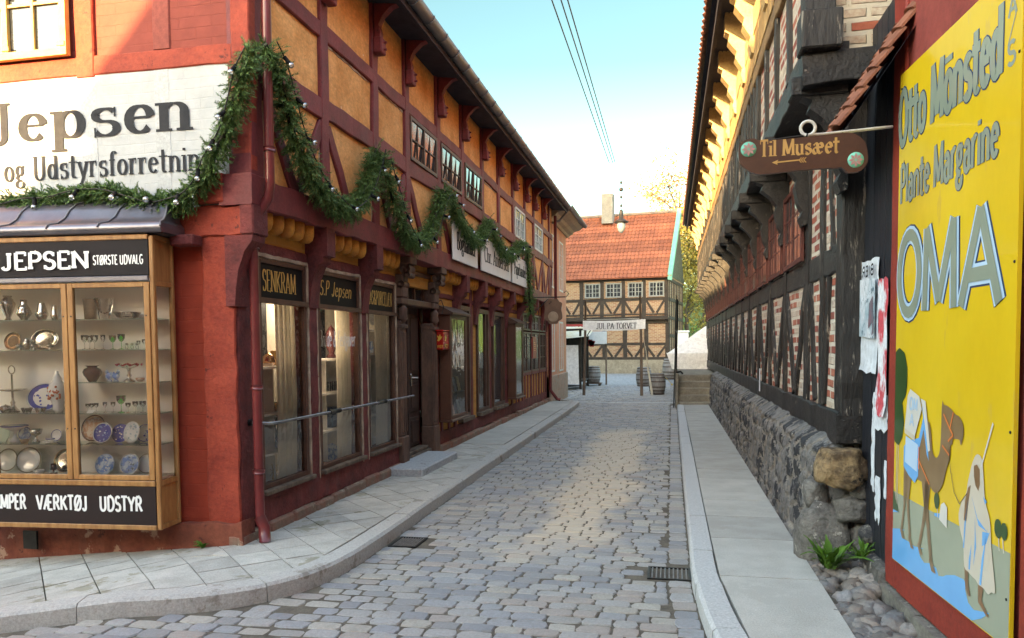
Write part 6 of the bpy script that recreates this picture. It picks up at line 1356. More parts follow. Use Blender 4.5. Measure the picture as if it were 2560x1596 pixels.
# green bank, hedge, trees
def bankz(x, y):
    return max(-.2, min(7, (y - 52) * .22)) * (1 if x > -30 else .5)
m = MB(); n1, n2 = 40, 30; vs = []
for j in range(n2 + 1):
    for i in range(n1 + 1):
        x = -40 + 90 * i / n1; y = 51 + 80 * j / n2; q = mnoise.noise(V(x * .12, y * .12, 3)) * .8
        zz = bankz(x, y) + q * min(1, (y - 51) / 10) + (0 if y > 52 else -1); vs.append((x, y, zz))
m.add(vs, [(j * (n1 + 1) + i, j * (n1 + 1) + i + 1, (j + 1) * (n1 + 1) + i + 1, (j + 1) * (n1 + 1) + i) for j in range(n2) for i in range(n1)], 0, True)
tag(m.build('grass_bank', mat('bank_grass', (.06, .13, .03), (.10, .14, .04), .95, 1.5, bump=.8, bscale=8)), kind='structure')
m = MB()
for i in range(9000):
    x = R.uniform(-4, 16); y = R.uniform(48.5, 53); z = R.uniform(-.1, 3.2) * (.6 + .4 * sin(x * 1.3) ** 2); a_ = R.uniform(0, 6.28); q = V(x, y, max(0, z)); r_ = R.uniform(.06, .13)
    if x < .9 + (y - 47) * .14 and y < 54: continue
    u_ = V(cos(a_), sin(a_) * .6, R.uniform(-.7, .7)).normalized() * r_; w_ = V(-sin(a_), cos(a_), R.uniform(-.6, .6)).normalized() * r_
    m.add([q - u_, q - w_ * .6, q + u_, q + w_ * .6], [(0, 1, 2, 3)])
tag(m.build('hedge_undergrowth', mat('hedge_leaf', (.07, .17, .03), (.11, .20, .04), .7, 3, bump=0, island=.35)), kind='stuff')
def tree(label, c, H_, cr, n_, lm, seed, trunk=.25, sparse=1., nb=16):
    r = random.Random(seed); t = thing('autumn_tree', label, 'tree', c, group='autumn trees on the bank', local=True); m = MB()
    m.tube([(0, 0, -.5), (r.uniform(-.2, .2), 0, H_ * .3), (r.uniform(-.5, .5), r.uniform(-.3, .3), H_ * .62), (r.uniform(-.6, .6), 0, H_ * .95)], trunk, 8, rs=[trunk * 1.2, trunk, trunk * .5, .03])
    ends = []
    for k in range(nb):
        z0 = H_ * r.uniform(.22, .8); a_ = r.uniform(0, 6.28); l = cr * r.uniform(.6, 1.05) * (1 - .45 * max(0, z0 / H_ - .4)); e = V(cos(a_) * l, sin(a_) * l, z0 + l * r.uniform(.4, .9)); s_ = V(0, 0, z0); md = s_.lerp(e, .5) + V(0, 0, l * .05)
        m.tube([s_, md, e], .06, 5, rs=[trunk * .35, trunk * .2, .02]); ends += [md, e, s_.lerp(e, .75)]
        for q in range(4):
            e2 = md.lerp(e, r.random()) + V(r.uniform(-1, 1), r.uniform(-1, 1), r.uniform(0, 1)) * l * .45; m.tube([md.lerp(e, .3), e2], .02, 4, rs=[trunk * .12, .01]); ends.append(e2)
    m.build('trunk', mat('bark', (.09, .07, .05), (.05, .04, .03), .9, 5, bump=.5) if 'bark' not in MATS else MATS['bark'], t, True); m = MB()
    for i in range(n_):
        e = r.choice(ends); q = e + V(r.gauss(0, 1), r.gauss(0, 1), r.gauss(0, .8)) * cr * .17 * sparse; s_ = r.uniform(.08, .17) * cr / 4
        u_ = V(r.uniform(-1, 1), r.uniform(-1, 1), r.uniform(-1, 1)).normalized() * s_; w_ = u_.cross(V(r.uniform(-1, 1), r.uniform(-1, 1), r.uniform(-1, 1))).normalized() * s_ * .6
        m.add([q - u_, q - w_, q + u_, q + w_], [(0, 1, 2, 3)])
    m.build('crown', lm, t, True)
LY = mat('yellow_autumn_leaf', (.26, .20, .04), (.15, .15, .03), .6, .5, lo=.4, hi=.6, bump=0, island=.4); LO = mat('pale_orange_autumn_leaf', (.30, .20, .09), (.22, .14, .055), .6, .5, bump=0, island=.35)
tree('tall pale orange tree rising behind the gable of the tiled house', (.7, 72, 4), 12.6, 4.2, 10000, LO, 3, .28)
tree('yellow green tree with arching branches right of the tiled house', (2.6, 60, 1.8), 10.5, 4.2, 11000, LY, 5, .25)
tree('low bright yellow tree just above the green bank', (1.2, 56, .8), 5.4, 2.8, 4200, LY, 9, .15)
tree('distant yellow tree partly hidden by the black timbered house', (6.5, 66, 3), 13, 5.0, 4500, LY, 12, .28)
# --- street lamp and wires
LW = -1.69
OW = thing('street_lamp', 'hanging street lamp with milky glass on a wire over the street', 'street lamp', (LW, 27, 5.7))
m = MB(); m.lathe([(0, 5.56), (.05, 5.57), (.115, 5.64), (.14, 5.74), (.145, 5.83), (.12, 5.95)], (LW, 27, 0), 16); m.build('glass_globe', mat('milky_lamp_glass', (.12, .16, .20), (.15, .19, .22), .15, 3, bump=0, coat=.5), OW)
m = MB(); m.lathe([(.24, 5.92), (.245, 5.94), (.13, 6.02), (.075, 6.06), (.07, 6.3), (.05, 6.36), (0, 6.38)], (LW, 27, 0), 18); m.build('shade', IRON, OW)
m = MB(); m.tube([(LW, 27, 6.37), (LW, 27, 7.35)], .01, 5)
for z in (6.5, 6.8, 7.05, 7.3): m.ball((LW, 27, z), .045, 8, sc=(1, 1, 1.3))
m.lathe([(.03, 7.0), (.07, 7.02), (.07, 7.1), (.03, 7.12)], (LW, 27, 0), 10); m.tube([(LW - .12, 27, 6.25), (LW, 27, 6.6), (LW + .12, 27, 6.25)], .006, 4); m.build('suspension', IRON, OW)
def wire(label, pts, r=.013):
    n_ = 14; q = []; a, b = V(*pts[0]), V(*pts[1])
    for i in range(n_ + 1): u = i / n_; q.append(a.lerp(b, u) - V(0, 0, pts[2] * 4 * u * (1 - u)))
    m = MB(); m.tube(q, r, 5); tag(m.build('overhead_wire', IRON), label, 'wire')
wire('cross wire carrying the hanging lamp between the houses', ((-3.0, 27, 7.5), (1.0, 27, 7.55), .12), .006)
wire('leftmost of the three overhead wires', ((-2.2, 5, 8.05), (-2.1, 27, 8.0), .0)); wire('middle one of the three overhead wires', ((-2.0, 5, 8.05), (-1.98, 27, 8.0), .0)); wire('rightmost of the three overhead wires', ((-1.85, 5, 8.05), (-1.90, 27, 8.0), .0))
# --- houses outside the picture that shade the street, plus an added sun blocker
m = MB(); m.extr([(-9.95, -1), (-9.95, 6.95), (-10.22, 6.93), (-10.24, 7.05), (-7.6, 10.03), (-6.0, 9.54), (-5.3, 9.36), (9, 8.6), (9, -1)], (0, -8, 0), EX, EZ, (0, -1, 0), 6)
m2 = MB(); m2.extr([(-34, -1), (-34, 6.1), (-10.9, 6.28), (-10.45, 6.66), (-9.97, 6.80), (-9.97, -1)], (0, -8, 0), EX, EZ, (0, -1, 0), 6)
o = m.build('house_behind', mat('behind_house_plaster', (.42, .36, .30), (.36, .30, .25), .9, 1, bump=.2)); tag(o, 'pale plastered gabled house across the cross street behind the photographer', 'house'); tag(m2.build('low_outbuilding', MATS['behind_house_plaster']), 'low outbuilding left of the gabled house behind the photographer', 'outbuilding')
m = MB(); m.box(1.9, 9, -6, 3.0, -1, 7.5); o = m.build('house_beside', MATS['red_wall_render']); tag(o, 'red rendered house continuing the right hand wall', 'house')
m = MB(); m.box(-24, -13, 8, 40, -1, 18.8); m.add([(-13, 8, 18.8), (-13, 40, 18.8), (-18, 40, 23), (-18, 8, 23), (-24, 8, 18.8), (-24, 40, 18.8)], [(0, 1, 2, 3), (3, 2, 5, 4), (0, 3, 4), (1, 5, 2)]); o = m.build('added_sun_blocker', MATS['behind_house_plaster']); tag(o, 'unseen tall block added behind the left hand row to shade the far roof', 'house')  # unseen mass added to keep the sun off the far roof
# ================================================================ DISPLAY CABINET AND ITS CONTENTS
R = random.Random(41)
CO, CR = V(-4.085, 5.72, 0), radians(4.4)
cc, cs = cos(CR), sin(CR)
def cw(x, y, z=0): return V(CO.x + x * cc - y * cs, CO.y + x * cs + y * cc, z)
DC = thing('display_cabinet', 'glazed oak display cabinet with a zinc roof mounted on the red corner wall', 'display cabinet', tuple(CO), CR, local=True)
D_, XL_ = -.30, -2.27
z0, z1, zg0, zg1, zr = .17, 2.60, .60, 2.17, 2.86
m = MB(); f = .038
for x in (-f, XL_): m.bbox(x, x + f, D_, D_ + f, z0, 2.56, .006)
m.bbox(-f, 0, -f, -.004, z0, 2.56, .006); m.bbox(XL_, XL_ + f, -f, -.004, z0, 2.56, .006)
for za, zb in ((z0, z0 + .04), (.53, .575), (2.53, 2.57)): m.bbox(XL_ + f, -f, D_ - .012, D_ + f - .01, za, zb, .005); m.bbox(-f + .004, -.004, D_ + f, -f, za, zb, .004)
m.bbox(-f + .004, -.004, D_ + f, -f, 2.16, 2.20, .004); m.bbox(-.035, -.015, D_ + f, -f, z0 + .04, .53, .003); m.bbox(-.035, -.015, D_ + f, -f, 2.2, 2.53, .003)
m.build('frame', OAK, DC, True)
m = MB(); m.box(XL_ + .01, -.01, -.012, -.002, z0 + .01, 2.55); m.box(XL_ + .02, -.04, D_ + .03, -.012, .575, .595); m.box(XL_ + .02, -.04, D_ + .03, -.012, 2.2, 2.22); m.box(-.05, -.038, D_ + .06, -.05, .6, .601); m.build('lining', WHITEI, DC, True)
for i, (xa, xb) in enumerate(((-.762, -.040), (-1.50, -.768), (-2.232, -1.506))):
    m = MB(); w = .05; y0, y1 = D_ - .006, D_ + .03
    m.bbox(xa, xa + w, y0, y1, .58, 2.19, .004); m.bbox(xb - w, xb, y0, y1, .58, 2.19, .004); m.bbox(xa + w, xb - w, y0, y1, .58, .62, .004); m.bbox(xa + w, xb - w, y0, y1, 2.15, 2.19, .004)
    d = m.build('glazed_door', OAK, DC, True); p = MB(); p.add([(xa + w, D_ + .012, .62), (xb - w, D_ + .012, .62), (xb - w, D_ + .012, 2.15), (xa + w, D_ + .012, 2.15)], [(0, 1, 2, 3)]); p.build('pane', GL_THIN, d, True)
    kn = MB()
    for z in (1.0, 1.92): kn.lathe([(0, 0), (.007, 0), (.007, .003), (0, .003)], (xa + .03, y0, z), 8, ax=(0, -1, 0)); kn.lathe([(0, 0), (.007, 0), (.007, .003), (0, .003)], (xb - .03, y0, z), 8, ax=(0, -1, 0))
    kn.parts('screw', IRON, d, True)
m = MB(); m.add([(-.02, D_ + f, .575), (-.02, -f, .575), (-.02, -f, 2.16), (-.02, D_ + f, 2.16)], [(0, 1, 2, 3)]); m.build('side_pane', GL_THIN, DC, True)
m = MB(); m.bbox(XL_ + f, -f, D_ - .004, D_ + .02, 2.245, 2.53, .003); o = m.build('upper_sign_board', DKBROWN, DC, True)
t = MB(); text(t, 'JEPSEN', (-1.34, D_ - .004, 2.31), EX, EZ, NY, .135, W=.80, thick=.25, thin=.15, serif=True, sw=.05, sh=.14, off=.012)
t.build('raised_name', WLET, o, True)
t = MB(); text(t, 'STØRSTE UDVALG', (-.52, D_ - .004, 2.335), EX, EZ, NY, .072, W=.44, thick=.14, off=.002); t.build('small_lettering', WLET, o, True)
m = MB(); m.bbox(XL_ + f, -f, D_ - .02, D_ + .0, 2.20, 2.24, .005); m.build('zinc_flashing', ZINC, DC, True)
m = MB(); m.bbox(XL_ + f, -f, D_ - .004, D_ + .02, z0 + .04, .53, .003); o = m.build('lower_sign_board', mat('oxblood_sign_board', (.016, .0055, .0055), (.012, .004, .004), .6, 5, bump=.1), DC, True)
t = MB(); text(t, 'LAMPER', (-1.55, D_ - .004, .325), EX, EZ, NY, .118, W=.35, thick=.17, off=.002); text(t, 'VÆRKTØJ', (-1.11, D_ - .004, .325), EX, EZ, NY, .118, W=.465, thick=.17, off=.002); text(t, 'UDSTYR', (-.54, D_ - .004, .325), EX, EZ, NY, .118, W=.385, thick=.17, off=.002); t.build('lower_lettering', WLET, o, True)
# swept zinc roof
prof = [(-.012, 2.90), (-.10, 2.86), (-.16, 2.80), (-.20, 2.73), (-.26, 2.68), (-.34, 2.655), (-.355, 2.62), (-.34, 2.585), (-.25, 2.575)]
m = MB(); vs = []; n_ = len(prof)
def xr_(y): return .02 + max(0, -y - .05) * .28
for (y, z) in prof: vs += [(XL_ - .1, y, z), (xr_(y), y, z)]
fs = [(2 * i, 2 * i + 1, 2 * i + 3, 2 * i + 2) for i in range(n_ - 1)]; m.add(vs, fs, 0, True)
pts = [(xr_(y), y, z) for y, z in prof]; back = [(xr_(y) + .02, -.005, z) for y, z in prof]; 
m.add(pts + [(p[0] + .0, -.004, p[2]) for p in pts], [(i, i + n_, i + 1 + n_, i + 1) for i in range(n_ - 1)]); m.add([(XL_ - .1, -.3, 2.575), (.09, -.3, 2.575), (.09, 0, 2.575), (XL_ - .1, 0, 2.575)], [(0, 1, 2, 3)])
m.build('zinc_roof', ZINC, DC, True)
m = MB()
for x in (-.33, -.78, -1.22, -1.66, -2.1): m.tube([(x + (y + .05) * .35, y - .004, z + .006) for y, z in prof[:7]], .007, 6)
m.tube([(xr_(y) - .002, y - .002, z + .004) for y, z in prof[:7]], .009, 6); m.parts('roof_seam', ZINCD, DC, True)
SHL = dict(a=1.90, b=1.65, c=1.38, d=1.122, e=.864)
for k, z in SHL.items():
    m = MB(); xa, xb = (-.76, -.05) if k == 'c' else (XL_ + .05, -.05); m.box(xa, xb, D_ + .05, -.02, z - .008, z); m.build('glass_shelf', GL_SHELF, DC, True)
def place(name, label, cat, xs, z, mb_list, dy=-.13, tilt=0, group=None):
    """item standing on a shelf of the cabinet; xs is x along the cabinet in metres from its right edge"""
    w = cw(xs, dy, z); t = thing(name, label, cat, tuple(w), CR, group, local=True)
    return t
def item(name, label, cat, xs, z, parts, dy=-.13, group=None):
    w = cw(-1.1944 - (dy + .3) * .845 - (1.9 - z) * .046 + (xs - 50) * (.00357 + (dy + .3) * .00063), dy, z + .0006)
    if len(parts) == 1:
        o = parts[0][0].build(name, parts[0][1]); o.location = w; o.rotation_euler = (0, 0, CR); tag(o, label, cat, group); return o
    t = thing(name, label, cat, tuple(w), CR, group, local=True)
    for mb_, mt, nm in parts: mb_.build(nm, mt, t, True)
    return t
SX = lambda px: px
def lat(prof, seg=20, **k): m = MB(); m.lathe(prof, seg=seg, **k); return m
def sc_(prof, w, h): mr = max(p[0] for p in prof); mz = max(p[1] for p in prof); return [(p[0] / mr * w, p[1] / mz * h) for p in prof]
VS = {'urn': [(.3, 0), (.35, .02), (.22, .12), (.45, .35), (.62, .55), (.7, .68), (.62, .75), (.5, .8), (.52, .85), (.35, .92), (.42, 1), (.38, 1)],
      'cone': [(.34, 0), (.42, .04), (.5, .1), (.9, .28), (1, .36), (.85, .42), (.88, .46), (.72, .55), (.74, .58), (.55, .68), (.4, .8), (.42, .98), (.36, 1)],
      'shaker': [(.5, 0), (.6, .05), (.95, .25), (1, .35), (.85, .5), (.6, .8), (.5, .95), (.45, 1), (0, 1.02)],
      'small': [(.6, 0), (.8, .15), (1, .3), (.9, .36), (.55, .8), (.5, .95), (.3, 1), (0, 1)]}
for nm, px, w, h, lb in (('urn', 20, .06, .21, 'tall waisted silver vase at the left of the top shelf'), ('cone', 61, .062, .175, 'wide ringed silver vase on the top shelf'), ('shaker', 106, .05, .15, 'medium silver bottle vase on the top shelf'), ('small', 138, .033, .125, 'smallest silver vase beside the cabinet mullion')):
    item('silver_vase', lb, 'vase', SX(px), SHL['a'], [(lat(sc_(VS[nm], w, h), 22), SILV, 'body')], group='silver vases on the top shelf')
item('stoneware_vase', 'flared tan vase with brown pattern on the top shelf', 'vase', SX(227), SHL['a'], [(lat(sc_([(.8, 0), (.85, .3), (.9, .7), (1, 1), (.95, 1), (.8, .9), (.7, .1), (0, .06)], .055, .17)), BROWNC, 'body'), ((lambda q: (q.lathe(sc_([(.86, .6), (.93, .72), (.99, .9)], .056, .15), (0, 0, .01), 20), q)[1])(MB()), REDBR, 'band')][:1])
item('cut_glass_vase', 'flared cut crystal vase on the top shelf', 'vase', SX(262), SHL['a'], [(lat(sc_([(.6, 0), (.62, .1), (.66, .3), (.85, .7), (1, 1), (.93, 1), (.6, .35), (0, .25)], .075, .175), 12, sm=False), GL_CLEAR, 'body')])
item('glass_bowl', 'shallow clear bowl with a silver rim on the top shelf', 'bowl', SX(318), SHL['a'], [(lat([(.04, 0), (.08, .015), (.105, .05), (.10, .055), (.07, .02), (0, .012)]), GL_CLEAR, 'bowl'), (lat([(.103, .05), (.108, .053), (.103, .058)]), SILV, 'rim')])
def plate(label, px, z, r, mt, mc=None, mc2=None, dy=-.07, lean=14, yaw=0, sx=1, cat='plate', motif=None, name='plate'):
    t_ = radians(lean); ax = V(sin(radians(yaw)), -cos(t_) * cos(radians(yaw)), sin(t_)).normalized(); c = V(0, 0, r * cos(t_) * 1.0)
    parts = []; m = MB(); m.lathe([(0, -.004), (r * .6, -.004), (r, .010), (r * 1.0, .013), (r * .62, .004), (0, .004)], c, 28, ax=ax, sx=sx); parts.append((m, mt, 'dish'))
    if mc: m = MB(); m.lathe([(0, .0052), (r * .66, .0052), (r * .64, .0056), (0, .0056)], c, 28, ax=ax, sx=sx); parts.append((m, mc, 'painted_centre'))
    if mc2: m = MB(); m.lathe([(r * .92, .0135), (r * 1.0, .0145), (r * .985, .0155), (r * .90, .0145)], c, 28, ax=ax, sx=sx); parts.append((m, mc2, 'rim_line'))
    if motif:
        m = MB(); q = ax.to_track_quat('Z', 'Y'); rr = random.Random(hash(label) % 1000 if False else int(px))
        for k in range(motif[1]):
            a_ = rr.uniform(0, 6.28); d_ = r * .8 * sqrt(rr.random()); s_ = r * rr.uniform(.05, .16); pc = V(cos(a_) * d_ * sx, sin(a_) * d_, .0068 + max(0, d_ / r - .6) * .03)
            m.add([c + q @ (pc + V(cos(j * 1.256 + a_) * s_ * rr.uniform(.5, 1.1), sin(j * 1.256 + a_) * s_ * rr.uniform(.4, 1), k * .0001)) for j in range(5)], [(0, 1, 2, 3, 4)])
        parts.append((m, motif[0], 'painted_motif'))
    item(name, label, cat, SX(px), z, parts, dy)
plate('round copper plate leaning at the back of the second shelf', 34, SHL['b'], .078, COPP, BROWNC, dy=-.06)
plate('ornate oval silver tray at the back of the second shelf', 116, SHL['b'], .09, SILV, None, SILV, sx=1.45, dy=-.06, cat='tray', name='silver_tray')
for px, lb in ((50, 'left small lidded silver dish in front of the copper plate'), (86, 'middle small silver dish in front of the oval tray'), (126, 'right small silver dish on a foot by the mullion')):
    item('silver_dish', lb, 'dish', SX(px), SHL['b'], [(lat([(.02, 0), (.012, .008), (.008, .02), (.03, .03), (.035, .038), (.02, .046), (.006, .05), (.006, .058), (0, .06)]), SILV, 'body')], -.18, 'small silver dishes')
def goblet(label, px, z, r, h, mt, dy=-.15, group=None, name='wine_glass'):
    item(name, label, 'glass', SX(px), z, [(lat([(r * .8, 0), (r * .75, h * .02), (r * .1, h * .06), (r * .08, h * .48), (r * .5, h * .55), (r * .9, h * .72), (r, h), (r * .94, h), (r * .82, h * .74), (0, h * .56)], 14), mt, 'bowl')], dy, group)
for i, (px, r, h) in enumerate(((213, .028, .12), (226, .03, .115), (238, .03, .12), (259, .02, .12), (346, .016, .07), (360, .02, .08))):
    goblet(['first', 'second', 'third', 'fourth', 'fifth', 'last'][i] + ' clear stemmed wine glass from the left on the second shelf', px, SHL['b'], r, h, GL_CLEAR, -.12 - .03 * (i % 2), 'clear wine glasses on the second shelf')
goblet('left one of two bright green wine glasses', 283, SHL['b'], .03, .115, GL_GREEN); goblet('right one of two bright green wine glasses', 304, SHL['b'], .03, .125, GL_GREEN)
for px, lb in ((317, 'left cruet of three tiny silver topped cruets'), (330, 'middle cruet of three tiny silver topped cruets'), (342, 'right cruet of three tiny silver topped cruets')):
    item('cruet', lb, 'cruet', SX(px), SHL['b'], [(lat([(.01, 0), (.012, .02), (.008, .035), (0, .036)]), GL_CLEAR, 'bottle'), (lat([(.012, .036), (.014, .042), (.006, .05), (0, .051)]), SILV, 'stopper')], -.17, 'tiny cruets')
item('red_vase', 'squat dark red glazed vase with flared lip', 'vase', SX(233), SHL['c'], [(lat(sc_([(.4, 0), (.45, .03), (.9, .4), (1, .6), (.85, .78), (.5, .88), (.55, .93), (.75, 1), (.7, 1)], .075, .135), 22), REDBR, 'body')])
for px, s_, lb in ((275, 1, 'left porcelain rooster figurine'), (291, -1, 'right porcelain rooster figurine')):
    m = MB(); m.ball((0, 0, .045), .028, 12, sc=(1.2, .7, .9)); m.ball((-.022 * s_, 0, .08), .014, 8); m.tube([(-.01 * s_, 0, .055), (-.02 * s_, 0, .078)], .012, 8); m.tube([(.02 * s_, 0, .05), (.045 * s_, 0, .075), (.05 * s_, 0, .06)], .008, 6); m.lathe([(.022, 0), (.02, .008), (.008, .02), (.008, .03)], seg=8); m.add([(-.03 * s_, 0, .09), (-.02 * s_, 0, .105), (-.012 * s_, 0, .09)], [(0, 1, 2)])
    item('rooster_figurine', lb, 'figurine', SX(px), SHL['c'], [(m, PALEB, 'body')])
m1 = lat([(.045, 0), (.04, .01), (.012, .03), (.02, .05), (.012, .07), (.015, .10), (.02, .11)]); m2 = MB(); vs = []
for k in range(36): t = k * pi / 18; vs += [(.03 * cos(t), .03 * sin(t), .108), (.09 * cos(t), .09 * sin(t), .135 + .008 * sin(t * 9)), (.105 * cos(t), .105 * sin(t), .145 + .008 * sin(t * 9))]
m2.add(vs, [(3 * k, 3 * ((k + 1) % 36), 3 * ((k + 1) % 36) + 1, 3 * k + 1) for k in range(36)], 0, True); m3 = MB(); m3.add(vs, [(3 * k + 1, 3 * ((k + 1) % 36) + 1, 3 * ((k + 1) % 36) + 2, 3 * k + 2) for k in range(36)], 0, True)
item('centrepiece', 'glass centrepiece bowl with a wavy red rim on a silver foot', 'centrepiece', SX(324), SHL['c'], [(m1, SILV, 'foot'), (m2, GL_CLEAR, 'bowl'), (m3, mat('ruby_rim_glass', (.55, .05, .08), bump=0, rough=.15), 'wavy_rim')])
item('small_bowl', 'tiny rose porcelain bowl beside the wavy centrepiece', 'bowl', SX(350), SHL['c'], [(lat([(.015, 0), (.035, .015), (.036, .03), (.03, .02), (0, .01)]), TERRA, 'body')])
m1 = lat([(.05, 0), (.045, .015), (.03, .03), (.015, .06), (.02, .08), (.01, .1), (.01, .17), (.05, .175), (.115, .19), (.11, .195), (.03, .185), (.008, .19), (.008, .32)]); m1.tube([(.03 * cos(t * pi / 8), 0, .36 + .035 * sin(t * pi / 8)) for t in range(17)], .005, 6)
item('cake_stand', 'silver two tier cake stand with a ring handle', 'cake stand', SX(33), SHL['d'], [(m1, SILV, 'body')])
plate('large oval cobalt blue platter with a flower and bird pattern', 116, SHL['d'], .125, BLUEC, CHINA, CHINA, sx=1.35, dy=-.08, cat='platter', motif=(BLUEC, 20), name='oval_platter')
m1 = lat([(.03, 0), (.045, .03), (.04, .06), (.06, .12), (.075, .19), (.06, .24), (.035, .26), (.04, .28), (.03, .30), (.01, .33), (.014, .345), (0, .35)]); m2 = MB()
for k in range(26): a_ = R.uniform(3.4, 6.0); z = R.uniform(.10, .22); m2.ball((cos(a_) * .067, sin(a_) * .067, z), .011, 5)
item('ginger_jar', 'white lidded porcelain jar with orange flowers beside the mullion', 'jar', SX(148), SHL['d'], [(m1, CHINA, 'body'), (m2, mat('orange_enamel_flowers', (.55, .13, .05), bump=0, rough=.3), 'painted_flowers')], -.17)
for px, lb in ((68, 'left small clear glass bowl below the platter'), (103, 'wide clear glass dish below the platter')): item('glass_dish', lb, 'dish', SX(px), SHL['d'], [(lat([(.03, 0), (.045, .04), (.042, .04), (.027, .006), (0, .005)]), GL_CLEAR, 'body')], -.20)
for i, (px, r, h, mt) in enumerate(((222, .02, .07, GL_CLEAR), (232, .02, .075, GL_CLEAR), (243, .02, .075, GL_CLEAR), (265, .018, .085, GL_CLEAR), (285, .02, .085, GL_CLEAR), (322, .022, .08, GL_CLEAR), (340, .025, .09, GL_CLEAR), (358, .028, .095, GL_CLEAR))):
    goblet(['first', 'second', 'third', 'fourth', 'fifth', 'sixth', 'seventh', 'last'][i] + ' small clear liqueur glass from the left, fourth shelf', px, SHL['d'], r, h, mt, -.12 - .03 * (i % 2), 'clear liqueur glasses on the fourth shelf')
goblet('single emerald green wine glass in the middle of the fourth shelf', 305, SHL['d'], .038, .14, GL_GREEN, -.16)
item('price_card', 'small white price card on the fourth shelf', 'card', SX(226), SHL['d'], [((lambda q: (q.add([(-.03, 0, 0), (.03, 0, 0), (.035, .02, .025), (-.02, .02, .025)], [(0, 1, 2, 3)]), q)[1])(MB()), WLET, 'card')], -.22)
item('compote', 'white and blue footed compote on the fifth shelf', 'compote', SX(38), SHL['e'], [(lat([(.05, 0), (.04, .02), (.015, .04), (.014, .09), (.04, .10), (.105, .135), (.10, .14), (.03, .11), (0, .105)]), CHINA, 'body'), (lat([(.103, .133), (.107, .137), (.102, .142)]), BLUEC, 'rim')])
item('silver_goblet', 'small wide silver goblet on the fifth shelf', 'goblet', SX(92), SHL['e'], [(lat([(.03, 0), (.028, .01), (.008, .03), (.008, .05), (.04, .07), (.052, .11), (.048, .11), (.03, .075), (0, .065)]), SILV, 'body')])
item('tea_cup', 'white and blue cup on its saucer on the fifth shelf', 'cup', SX(128), SHL['e'], [(lat([(.03, 0), (.065, .012), (.06, .014), (.02, .006), (.022, .01), (.035, .04), (.033, .04), (0, .012)]), CHINA, 'body'), (lat([(.034, .033), (.0365, .037), (.034, .041)]), BLUEC, 'rim')], -.19)
item('square_dish', 'pale green square dish leaning at the far left of the fifth shelf', 'dish', SX(2), SHL['e'], [((lambda q: (q.extr([(-.07, .0), (.05, .0), (.07, .05), (.06, .12), (-.07, .12)], (0, 0, 0), EX, (0, .25, .97), (0, -1, 0), .008), q)[1])(MB()), mat('celadon_glaze', (.55, .68, .60), bump=0, rough=.2), 'body')])
plate('large terracotta patterned plate behind the blue ones', 240, SHL['e'], .115, TERRA, None, REDBR, dy=-.05)
plate('cobalt blue winter scene plate, front left of the fifth shelf', 262, SHL['e'], .088, BLUEC, None, CHINA, dy=-.16, motif=(PALEB, 22), lean=18)
plate('second cobalt blue scene plate, half hidden by the white plate', 306, SHL['e'], .08, BLUEC, None, None, dy=-.10, motif=(CHINA, 18), lean=16)
plate('white plate with faint script and blue flowers', 334, SHL['e'], .092, CHINA, None, None, dy=-.15, motif=(mat('soft_blue_green_script', (.42, .55, .62), bump=0, rough=.2), 26), yaw=-8, sx=.86)
plate('plain pale plate at the far left of the cabinet floor', 22, .596, .10, CHINA, None, mat('grey_gilt_rim', (.35, .30, .22), bump=0, rough=.3), dy=-.05)
plate('round white plate with a gilt rim on the cabinet floor', 76, .596, .112, CHINA, None, MATS['grey_gilt_rim'], dy=-.12, yaw=6)
item('sauce_boat', 'white gravy boat with saucer in front of the gilt plate', 'gravy boat', SX(100), .596, [(lat([(.03, 0), (.075, .012), (.07, .015), (.02, .008), (.03, .02), (.05, .04), (.047, .042), (0, .02)]), CHINA, 'body')], -.21)
item('table_lamp', 'tiny brown bakelite lamp on the cabinet floor', 'ornament', SX(137), .596, [(lat([(.035, 0), (.03, .006), (.006, .01), (.006, .03), (.028, .032), (.024, .085), (0, .085)], 6), REDBR, 'body')])
plate('silver plate half behind the cabinet mullion', 168, .596, .10, SILV, None, COPP, dy=-.04)
plate('pale blue landscape plate with a white cottage', 268, .596, .088, PALEB, None, None, dy=-.14, motif=(CHINA, 16), lean=16)
plate('blue and white plate with a bare dark tree', 329, .596, .09, PALEB, None, CHINA, dy=-.13, motif=(mat('slate_glaze', (.08, .11, .16), bump=0, rough=.2), 14), lean=16)
plate('small blue plate at the left edge behind the silver goblet', 66, SHL['e'], .06, PALEB, None, BLUEC, dy=-.04, motif=(BLUEC, 8))
plate('second blue rimmed saucer leaning behind the tea cup', 146, SHL['e'], .05, CHINA, None, BLUEC, dy=-.05)
plate('white plate with blue dots at the right end of the fifth shelf', 366, SHL['e'], .075, CHINA, None, BLUEC, dy=-.05, motif=(BLUEC, 10))
plate('narrow white plate at the right end of the cabinet floor', 372, .596, .085, CHINA, None, MATS['grey_gilt_rim'], dy=-.06)
item('silver_jug', 'lidded silver jug between the oval tray and the small dishes', 'jug', SX(68), SHL['b'], [(lat(sc_([(.5, 0), (.55, .05), (.9, .3), (1, .5), (.8, .75), (.55, .85), (.6, .9), (.2, .97), (0, 1)], .035, .10)), SILV, 'body')], -.10)
item('amber_dish', 'small olive brown dish below the white compote', 'dish', SX(62), SHL['e'], [(lat([(.025, 0), (.038, .03), (.034, .03), (0, .01)]), BROWNC, 'body')], -.21)
item('silver_sugar_bowl', 'round silver sugar bowl near the platter foot', 'bowl', SX(14), SHL['d'], [(lat([(.03, 0), (.05, .03), (.045, .05), (.02, .06), (0, .07)]), SILV, 'body')], -.19)
